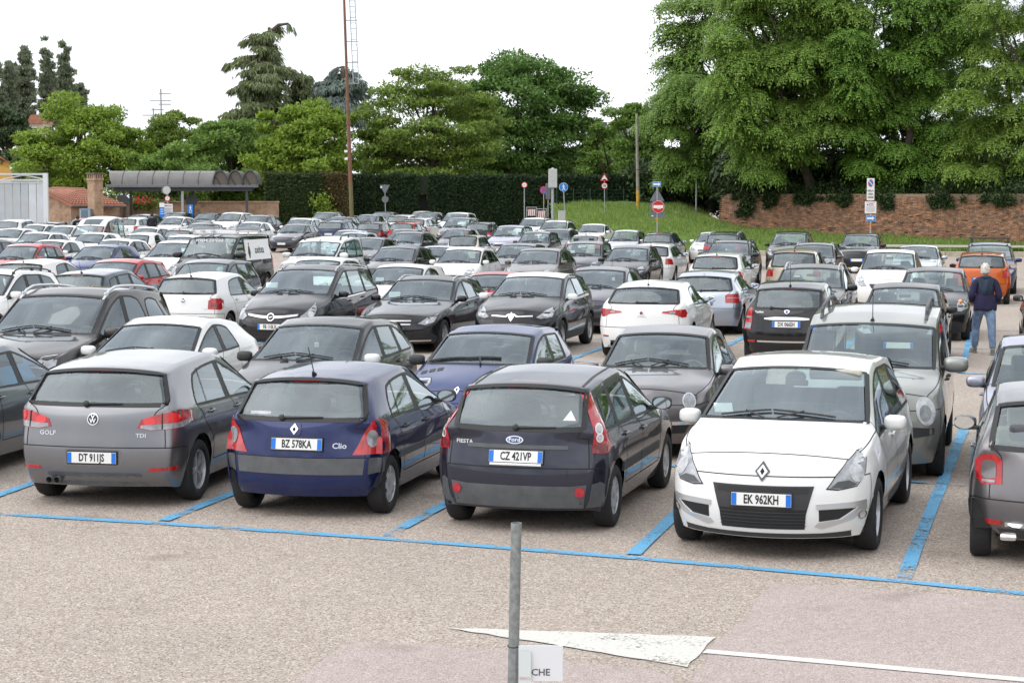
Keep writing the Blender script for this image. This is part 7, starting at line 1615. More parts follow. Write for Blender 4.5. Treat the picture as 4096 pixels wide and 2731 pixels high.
rect(s8, 'arrow_plate', 0, z(501.5), .46, .28, M_SIGNW); rect(s8, 'arrow_field', 0, z(501.5), .44, .26, M_SIGNB, -.007); poly(s8, 'arrow', [(-.19, z(501.5) - .05), (.06, z(501.5) - .05), (.06, z(501.5) - .10), (.18, z(501.5)), (.06, z(501.5) + .10), (.06, z(501.5) + .05), (-.19, z(501.5) + .05)], M_SIGNW, -.02); part('orange_band', tube([(0, .04, z(522)), (0, .04, z(513))], .043, 8), mat('orange_tape'), s8)
s9, z = sign('bare_pole', 1599, 121, zz(1599, 121), 405, 'thin bare grey pole on the grass bank', r=.05, cat='pole')
# shelter signs
s10, z = sign('danger_sign', 385, 124.5, .6, 428, 'sign post with red-ringed disc and PERICOLO board by the shelter', r=.05); part('disc', xf(disc(.26, 0), (-.03, -.1, z(437))), mat('pale_disc', (.5, .5, .48)), s10); part('disc_back', xf(disc(.27, .06), (-.14, 0, z(437))), M_SIGNBK, s10); part('disc', xf(disc(.19, -.02), (0, 0, z(456))), M_SIGNR, s10); part('disc_field', xf(disc(.14, -.028), (0, 0, z(456))), M_SIGNW, s10); txt(s10, '00', .09, 0, z(456), M_SIGNK, -.036)
rect(s10, 'board', .04, z(482), .60, z(469) - z(496), M_SIGNW, -.02); txt(s10, 'PERICOLO', .12, .04, z(473), M_SIGNR, -.032, .85, .004)
for k in range(4): rect(s10, 'board_line', .04, z(479 + k * 4.2), .46 - .06 * (k % 2), .05, mat('grey_ink'), -.032, .006)
s11, z = sign('information_sign', 372, 124, .6, 466, 'white and blue information panel left of the PERICOLO board', r=.04); rect(s11, 'panel', 0, z(471), .32, z(466) - z(476), M_SIGNW); rect(s11, 'panel_field', 0, z(488), .32, z(476) - z(500), M_SIGNB)
for k in range(3): rect(s11, 'panel_line', 0, z(481 + k * 5), .22, .04, M_SIGNW, -.010, .006)
s12, z = sign('walkway_sign', 437.5, 124, .6, 470, 'tall blue pedestrian panel at the shelter', r=.04); rect(s12, 'panel', 0, z(485), .34, z(471) - z(500), M_SIGNB); figure(s12, 0, z(479), .40, M_SIGNW, -.012); rect(s12, 'panel_line', 0, z(488), .20, .04, M_SIGNW, -.010, .006); poly(s12, 'arrow', [(-.10, z(495)), (-.01, z(493)), (-.01, z(494.3)), (.10, z(494.3)), (.10, z(495.7)), (-.01, z(495.7)), (-.01, z(497))], M_SIGNW, -.012)
p = at(1290.5, 500, 110); cb = ob('utility_cabinet', None, None, (p.x, 110, zg(p.x, 110)), label='pale grey utility cabinet at the edge of the grass', cat='cabinet'); hz_ = at(1290, 486, 110).z - zg(p.x, 110); part('cabinet_body', bbox(0, 0, hz_ / 2, .42, .35, hz_, .02), mat('cabinet_grey', (.52, .52, .50), .5, var=.08), cb); part('cabinet_door', bbox(0, -.178, hz_ / 2 + .05, .36, .012, hz_ - .25, .005), mat('cabinet_door', (.47, .47, .45), .5), cb); part('cabinet_top', bbox(0, 0, hz_ + .02, .46, .39, .05, .01), mat('cabinet_grey'), cb)
def barrier(dx, Y, w, label, zb):
    p = at(dx, 490, Y); o = ob('traffic_barrier', None, None, (p.x, Y, zb), label=label, cat='barrier', group='red and white barriers'); 
    part('frame', J(tube([(-w / 2, 0, 0), (-w / 2, 0, 1.05)], .025, 6), tube([(w / 2, 0, 0), (w / 2, 0, 1.05)], .025, 6), tube([(-w / 2, 0, 1.05), (w / 2, 0, 1.05)], .025, 6), tube([(-w / 2, 0, .25), (w / 2, 0, .25)], .025, 6)), M_GALV, o)
    bd = part('board', box(0, -.03, .72, w * .8, .02, .42), M_SIGNW, o)
    for k in range(5): x = -w * .36 + k * w * .18; part('red_stripe', prism([(x - .07 * w, .52), (x + .01 * w, .52), (x + .07 * w, .92), (x - .01 * w, .92)], -.046, -.041), M_SIGNR, o)
barrier(1221, 121.5, .66, 'left red and white barrier behind the white off-roaders', zg(0, 121) + .75); barrier(1244, 121, .66, 'right red and white barrier behind the white off-roaders', zg(0, 121) + .65); barrier(850, 128, 1.1, 'red and white barrier right of the rusty mast foot', .75); barrier(815, 128.6, .6, 'red and white barrier behind the rusty mast foot', .70)
# mast with ladder
pb, pt = at(809, 496, 126), at(789, -40, 126); ms = ob('rusty_mast', None, None, (pb.x, 126, .6), label='tall rusty steel mast with a caged ladder', cat='mast'); d = pt - Vector((pb.x, 126, .6)); M_RUST = mat('rusty_steel', (.235, .105, .060), .8, .1, var=.35, scale=1.5, color2=(.15, .085, .06)); M_RUSTG = mat('mossy_rust', (.17, .135, .055), .85, 0, var=.3, scale=1.6, color2=(.12, .12, .05))
def mp(t): return tuple(d * t)
part('pole_foot', tube([mp(0), mp(.2)], [.15, .135], 14), M_RUSTG, ms, True, auto=40); part('pole', tube([mp(.2), mp(.44), mp(.445)], [.135, .125, .105], 14), M_RUST, ms, True, auto=40); part('upper_pole', tube([mp(.445), mp(1.12)], [.105, .07], 12), M_RUST, ms, True, auto=40); part('collar', tube([mp(.437), mp(.452)], .17, 14), M_RUST, ms)
for k in range(2):
    t = .30 + k * .03; q = Vector(mp(t)); part('floodlight', bbox(q.x - .22, -.15, q.z, .22, .16, .16, .03), M_SIGNW, ms)
lt, lb = d * 1.1, d * .60; off = Vector((.42, -.05, 0))
for s in (0, .36): part('ladder_rail', tube([tuple(lb + off + Vector((s, 0, 0))), tuple(lt + off * .8 + Vector((s, 0, 0)))], .034, 5), M_GALV, ms)
for k in range(24): q = lb.lerp(lt, k / 23) + off * .9; part('rung', tube([tuple(q), tuple(q + Vector((.36, 0, 0)))], .02, 4), M_GALV, ms)
for k in range(7): q = lb.lerp(lt, k / 6); part('ladder_bracket', tube([tuple(q), tuple(q + Vector((.82, 0, .0)))], .03, 4), M_GALV, ms)
q = Vector(mp(.965)); part('stay', tube([tuple(q), tuple(q + Vector((-.9, 0, 1.4)))], .03, 5), M_RUST, ms); part('stay', tube([tuple(q), tuple(q + Vector((.9, 0, 1.4)))], .03, 5), M_RUST, ms)
pb, pt = at(1466, 478, 121), at(1462.5, 258, 121); cp = ob('concrete_pole', None, None, (pb.x, 121, pb.z - .1), label='tall concrete pole with a yellow foot on the grass bank', cat='pole'); d = pt - pb; yb_ = at(1466, 436, 121).z - pb.z
part('shaft', tube([tuple(d * .2), tuple(d)], [.115, .085], 12), mat('weathered_concrete', (.26, .24, .20), .85, var=.25, scale=3), cp, True, auto=40); part('yellow_foot', tube([(0, 0, -.3), tuple(d * .2)], [.12, .117], 12), mat('yellow_paint', (.50, .30, .04), .7, var=.25, scale=3), cp, True, auto=40); part('strap', tube([tuple(d * .415), tuple(d * .422)], .115, 12), M_DGREY, cp)
# concrete lump on the bank
p = at(2632 / 1.7415 - 20, 518, 104); 
p = at(1422, 517, 106); part('concrete_block', xf(bbox(0, 0, 0, .9, .35, .3, .06), (0, 0, .1), (.2, R(-14), R(10))), mat('weathered_concrete'), None, loc=(p.x, 106, bank_z(p.x, 106)), label='broken concrete block lying in the grass', cat='block'); p = at(1556, 492, 118); part('stone', xf(bbox(0, 0, 0, .35, .3, .22, .06), (0, 0, .1)), mat('weathered_concrete'), None, loc=(p.x, 118, bank_z(p.x, 118)), label='small stone in the grass right of the no-entry sign', cat='stone')
# near post with tied paper sign
q = at(1186, 1200, 10.4); q2 = at(1178, 1568, 10.4); po = ob('steel_post', None, None, (q2.x - .01, 10.4, 0), label='galvanised steel post in the foreground', cat='post'); tp = q - Vector((q2.x - .01, 10.4, 0))
part('tube', J(tube([(0, 0, -.1), tuple(tp)], .0305, 20, False), tube([tuple(tp), (tp.x * .8, 0, tp.z - .4)], .027, 20, False), ([tuple(Vector((math.cos(2 * math.pi * k / 20) * r_, math.sin(2 * math.pi * k / 20) * r_, 0)) + tp) for r_ in (.0305, .027) for k in range(20)], [(k, (k + 1) % 20, 20 + (k + 1) % 20, 20 + k) for k in range(20)])), mat('zinc', (.27, .29, .29), .5, .6, var=.22, scale=30), po, True, auto=50); tz_ = at(1180, 1482, 10.4).z; part('cable_tie', tube([(tp.x * tz_ / tp.z + .034 * math.cos(a), .034 * math.sin(a), tz_ + .004 * math.sin(a)) for a in np.linspace(0, 6.28, 17)], .003, 4), M_SIGNK, po)
sl, sr = at(1191, 1480, 10.38), at(1293, 1478, 10.38); ps_ = ob('paper_sign', None, None, (sl.x, 10.37, .35), label='white paper sign reading CHE tied to the steel post', cat='sign'); wd_ = sr.x - sl.x; z1_ = sl.z - .35
part('sheet', bbox(wd_ / 2, 0, z1_ / 2 + .04, wd_, .006, z1_ - .08, .002), mat('laminated_paper', (.72, .73, .76), .25, 0, .4), ps_); z2_ = at(1240, 1543, 10.37).z - .35; part('lettering', xf(text_mesh('CHE', .055, .0004, 'CENTER', 1., .0006), (wd_ * .50, -.005, z2_), (R(90), 0, 0)), mat('grey_ink_dark', (.08, .08, .09)), ps_)
part('folded_sheet', xf(box(.035, 0, 0, .07, .003, z1_ * .8), (0, -.012, z1_ * .5), (0, 0, R(-4))), mat('translucent_paper', (.62, .66, .66), .4), ps_); part('lettering', xf(text_mesh('CASSE', .022, .0004, 'CENTER', 1., .0004), (.035, -.018, z2_ - .03), (R(90), 0, R(-4)), (-1, 1, 1)), mat('faint_red_ink', (.62, .42, .42)), ps_)
# ================================================================ people
def skin_body(name, J_, E_, mats, parent, sub=2):
    """J_: {joint: (pos, rx, ry)}, E_: edges; one continuous skin surface"""
    ks = list(J_); me = bpy.data.meshes.new(name); me.from_pydata([J_[k][0] for k in ks], [(ks.index(a), ks.index(b)) for a, b in E_], [])
    o = bpy.data.objects.new('body_tmp', me); COL.objects.link(o); o.modifiers.new('s', 'SKIN'); md = o.modifiers.new('u', 'SUBSURF'); md.levels = sub
    for k, sv in zip(ks, me.skin_vertices[0].data): sv.radius = J_[k][1:3]; sv.use_root = (k == 'pelvis')
    dg = bpy.context.evaluated_depsgraph_get(); m2 = bpy.data.meshes.new_from_object(o.evaluated_get(dg)); bpy.data.objects.remove(o); m2.name = name
    return m2
def person(loc, rotz, h, shirt, trousers, skin_c, hair, label, step=.16, hood=None, shoe=(.03, .03, .03), arms='bent', vest=None, emblem=None, hairshape=1.):
    """faces +y, z up; feet on the ground"""
    k = h / 1.75; root = ob('person', None, None, loc, (0, 0, rotz), label=label, cat='person')
    S = lambda x, y, z: (x * k, y * k, z * k)
    a = arms == 'bent'
    J_ = {'pelvis': (S(0, 0, .96), .172 * k, .130 * k), 'waist': (S(0, 0, 1.10), .178 * k, .135 * k), 'chest': (S(0, .01, 1.30), .205 * k, .140 * k), 'neck0': (S(0, .0, 1.46), .085 * k, .075 * k), 'neck': (S(0, .01, 1.54), .055 * k, .055 * k)}
    E_ = [('pelvis', 'waist'), ('waist', 'chest'), ('chest', 'neck0'), ('neck0', 'neck')]
    for s, n in ((1, 'R'), (-1, 'L')):
        st = step if s < 0 else -step * .6
        J_['hip' + n] = (S(s * .105, st * .15, .88), .118 * k, .118 * k); J_['knee' + n] = (S(s * .12, st * .75 + .03, .50), .082 * k, .086 * k); J_['calf' + n] = (S(s * .125, st * .7, .34), .074 * k, .078 * k); J_['ankle' + n] = (S(s * .13, st * 1.0 - .02, .10), .066 * k, .070 * k)
        E_ += [('pelvis', 'hip' + n), ('hip' + n, 'knee' + n), ('knee' + n, 'calf' + n), ('calf' + n, 'ankle' + n)]
        J_['sh' + n] = (S(s * .19, 0, 1.42), .088 * k, .088 * k); J_['el' + n] = (S(s * .275, -.05 if a else .0, 1.14), .070 * k, .070 * k); J_['wr' + n] = (S(s * (.235 if a else .28), .17 if a else .05, 1.02 if a else .90), .046 * k, .046 * k)
        E_ += [('neck0', 'sh' + n), ('sh' + n, 'el' + n), ('el' + n, 'wr' + n)]
    me = skin_body('body', J_, E_, None, root)
    ms = [shirt, trousers, skin_c]
    for m in ms: me.materials.append(m)
    mi = []
    for p in me.polygons:
        c = p.center / k; mi.append(1 if c.z < .93 and abs(c.x) < .24 else (2 if (c.z > 1.515 or (abs(c.x) > .2 and c.z < 1.06 and c.z > .85 and (c.y > .13 or not a))) else 0))
    me.polygons.foreach_set('material_index', mi); me.polygons.foreach_set('use_smooth', [True] * len(mi)); ob('body', me, root)
    # loose jacket hem, following the trunk
    n = 18; V, F = [], []
    for j, (z, rx, ry) in enumerate(((1.16, .215, .165), (1.02, .225, .172), (.90, .228, .174), (.86, .222, .17), (.87, .20, .155))):
        for i in range(n): t = 2 * math.pi * i / n; f = 1 + .04 * math.sin(3 * t + j); V.append(S(rx * math.cos(t) * f, ry * math.sin(t) * f, z + .008 * math.sin(5 * t)))
    for j in range(4):
        for i in range(n): F.append((j * n + i, j * n + (i + 1) % n, (j + 1) * n + (i + 1) % n, (j + 1) * n + i))
    part('jacket_hem', (V, F), shirt, root, True)
    if vest: part('jacket_lining', xf(bbox(0, 0, 0, .05, .10, .36, .02), S(.185, .06, .98)), vest, root, True)
    # head with face, ears and hair
    bm = bmesh.new(); bmesh.ops.create_uvsphere(bm, u_segments=22, v_segments=16, radius=1)
    for v in bm.verts:
        x, y, z = v.co; ja = 1 - .28 * max(0, -z) ** 1.3; f = 1.0 + (.05 if y < 0 and z > -.2 else 0)
        v.co = Vector((x * .076 * ja, y * .098 * f * (1 - .10 * max(0, -z)), z * .118))
        if y > .85 and abs(x) < .22 and -.3 < z < .12: v.co.y += .022 * (1 - abs(x) / .22) * (1 - abs(z + .12) / .3)
        if y > .8 and .05 < z < .3 and .2 < abs(x) < .5: v.co.y -= .008
    bm.verts.index_update(); hd = ([S(*v.co) for v in bm.verts], [tuple(v.index for v in f.verts) for f in bm.faces]); bm.free()
    hz = 1.645; HS = 1.14
    H = part('head', xf(hd, S(0, .025, hz), (0, 0, 0), (HS, HS, HS)), skin_c, root, True)
    for s in (-1, 1):
        part('ear', xf(bbox(0, 0, 0, .016, .035, .058, .008), S(s * .088, .015, hz - .005), (0, 0, R(s * -18)), (k, k, k)), skin_c, H, True); part('eye', xf(lathe([(.001, .006), (.010, .004), (.013, 0)], 10, 'y', False), S(s * .034, .131, hz + .014), (0, 0, 0), (k, k, k)), M_SIGNW, H); part('pupil', xf(lathe([(.001, .002), (.006, 0)], 8, 'y', False), S(s * .034, .138, hz + .014), (0, 0, 0), (k, k, k)), M_SIGNK, H)
    part('mouth', xf(bbox(0, 0, 0, .045, .01, .010, .004), S(0, .127, hz - .074), (0, 0, 0), (k, k, k)), mat('lips', (.35, .12, .1), .6), H)
    bm = bmesh.new(); bmesh.ops.create_uvsphere(bm, u_segments=22, v_segments=16, radius=1); rs = random.Random(7)
    for v in bm.verts:
        x, y, z = v.co; e = 1 + rs.uniform(-.03, .05); v.co = Vector((x * .083 * e, y * .106 * e, z * .126 * e))
    kill = [v for v in bm.verts if v.co.z < -.055 * hairshape or (v.co.y > .045 and v.co.z < .062)]; bmesh.ops.delete(bm, geom=kill, context='VERTS'); bm.verts.index_update()
    part('hair', xf(([S(*v.co) for v in bm.verts], [tuple(v.index for v in f.verts) for f in bm.faces]), S(0, .022, hz), (0, 0, 0), (HS, HS, HS)), hair, H, True); bm.free()
    # hands: palm and five fingers
    for s, nme in ((1, 'R'), (-1, 'L')):
        w = Vector(J_['wr' + nme][0]); e = Vector(J_['el' + nme][0]); d = (w - e).normalized(); up = Vector((0, 0, 1)) if a else Vector((0, 1, 0)); sd = d.cross(up).normalized(); n_ = sd.cross(d)
        pm = w + d * .045 * k; ps = [tube([w - d * .01, pm, w + d * .085 * k], [.030 * k, .038 * k, .034 * k], 8)]
        for f, (o, ln) in enumerate(((-.027, .062), (-.009, .074), (.009, .070), (.026, .055))): b0 = w + d * .078 * k + n_ * o * k; b1 = b0 + d * ln * .5 * k - sd * s * .006 * k; b2 = b1 + d * ln * .42 * k - sd * s * .028 * k; ps.append(tube([b0, b1, b2], [.0095 * k, .0085 * k, .007 * k], 6))
        t0 = w + d * .025 * k + n_ * .030 * k; ps.append(tube([t0, t0 + n_ * .026 * k + d * .025 * k, t0 + n_ * .030 * k + d * .058 * k], [.012 * k, .010 * k, .008 * k], 6)); part('hand', J(*ps), skin_c, root, True)
        an = Vector(J_['ankle' + nme][0]); lift = an.z - .10 * k; fy = an.y
        sole = bbox(0, .075, .018, .092, .275, .036, .012); upper = bbox(0, .07, .062, .086, .255, .07, .03); sh_ = xf(J(sole, upper, bbox(0, -.01, .10, .08, .11, .06, .025)), (an.x, fy, 0), (0, 0, R(-8 * s)), (k, k, k))
        part('shoe', sh_, mat('shoe_%.2f' % shoe[0], shoe, .7), root, True)
    if hood:
        V, F = [], []; nu, nv = 14, 8
        for j in range(nv):
            t = j / (nv - 1)
            for i in range(nu):
                u = -1 + 2 * i / (nu - 1); wv = .155 * (1 - .25 * t) * (1 if t < .9 else .85); V.append(S(u * wv, -.105 - .060 * math.sin(t * math.pi) * (1 - .6 * u * u) + .05 * abs(u) ** 3 - .012 * math.sin(u * 6 + t * 4), 1.50 - .34 * t - .03 * (1 - u * u) * t))
        for j in range(nv - 1):
            for i in range(nu - 1): F.append((j * nu + i, j * nu + i + 1, (j + 1) * nu + i + 1, (j + 1) * nu + i))
        V2 = [(x, y + .035 * k, z) for x, y, z in V]; o_ = len(V); F += [tuple(q + o_ for q in f)[::-1] for f in F]; part('hood', (V + V2, F), hood, root, True)
        part('hood_collar', xf(torus(.088, .034, 18, 8), S(0, -.01, 1.495), (R(-12), 0, 0), (k, k * 1.05, k)), hood, root, True)
    if emblem: part('shirt_emblem', xf(lathe([(.001, 0), (.09, 0)], 20, 'y', False), S(0, -.132, 1.30), (0, 0, 0), (k, k, k)), emblem, root); part('emblem_field', xf(lathe([(.001, 0), (.07, 0)], 20, 'y', False), S(0, -.136, 1.30), (0, 0, 0), (k, k, k)), shirt, root); txt_ = part('emblem_lettering', xf(text_mesh('N', .12, .001, 'CENTER', 1., .003), S(0, -.139, 1.30), (R(90), 0, 0), (k, k, k)), emblem, root)
    return root
SK = mat('skin', (.52, .29, .21), .55, var=.08); M_NAVY = mat('navy_sweatshirt', (.022, .020, .058), .9, var=.25, scale=5, bump=.4, bscale=14); M_HOOD = mat('slate_hood', (.028, .045, .075), .9, var=.25, scale=6, bump=.4, bscale=14)
M_JEAN = mat('faded_jeans', (.24, .33, .48), .9, var=.35, scale=7, color2=(.12, .18, .29), bump=.5, bscale=18); M_BLKT = mat('black_cloth', (.010, .010, .012), .9, var=.3)
person((9.42, 37.3, 0), R(-4), 1.78, M_NAVY, M_JEAN, SK, mat('white_hair', (.60, .56, .51), .9, var=.3, scale=22, bump=.8, bscale=60), 'white-haired man in a navy hooded jacket and jeans walking away', .34, M_HOOD, (.22, .22, .18), 'bent', mat('red_cloth', (.45, .012, .02), .9))
person((-23.95, 103.6, zg(0, 103.6)), R(20), 1.80, M_BLKT, M_JEAN, SK, mat('black_hair', (.012, .010, .009), .7), 'person in a black T-shirt with a round white emblem on the back', .08, None, (.03, .03, .03), 'down', None, M_SIGNW)
person((-24.25, 102.1, zg(0, 102)), R(30), 1.50, mat('red_brown_cloth', (.22, .07, .05), .9), M_JEAN, SK, mat('black_hair'), 'shorter dark-haired person beside the one in the black T-shirt', .05, None, (.05, .05, .05), 'down')
person((-21.0, 109.6, zg(0, 109.6)), R(10), 1.72, mat('dark_navy_cloth', (.012, .014, .024), .9), M_BLKT, SK, mat('black_hair'), 'person in dark clothes standing right of the white high-top van', .05, None, (.03, .03, .03), 'down')
# ================================================================ parked cars
PAINTS = dict(white=((.80,.80,.79),0.,.35,.05), silver=((.50,.51,.53),.75,.33,.06), silverb=((.44,.48,.55),.75,.33,.05), grey=((.2,.2,.21),.5,.35,.06), steel=((.14,.158,.178),.8,.32,.07), golf=((.195,.197,.210),.85,.32,.08), graph=((.068,.068,.080),.75,.32,.07), slate=((.05,.066,.092),.7,.32,.06), navy=((.006,.015,.085),.5,.36,.04), navyl=((.022,.028,.095),.5,.36,.06), midnight=((.024,.026,.044),.6,.36,.06), taupe=((.165,.155,.162),.8,.32,.05), sage=((.30,.305,.285),.6,.36,.06), blue=((.016,.036,.145),.35,.36,.05), lilac=((.36,.36,.44),.65,.33,.05), brown=((.030,.024,.022),.45,.36,.06), blackv=((.010,.010,.014),.4,.36,.05), black=((.012,.012,.014),.3,.36,.06), plum=((.08,.072,.096),.7,.32,.06), bronze=((.125,.107,.095),.75,.32,.06), red=((.46,.012,.018),.1,.36,.04), orange=((.52,.105,.018),.35,.36,.05), beige=((.50,.43,.33),.4,.36,.06), ivory=((.66,.64,.58),0.,.4,.07), cream=((.68,.62,.52),0.,.4,.06))
def P_(k): c = PAINTS[k]; return paint(k, *c)
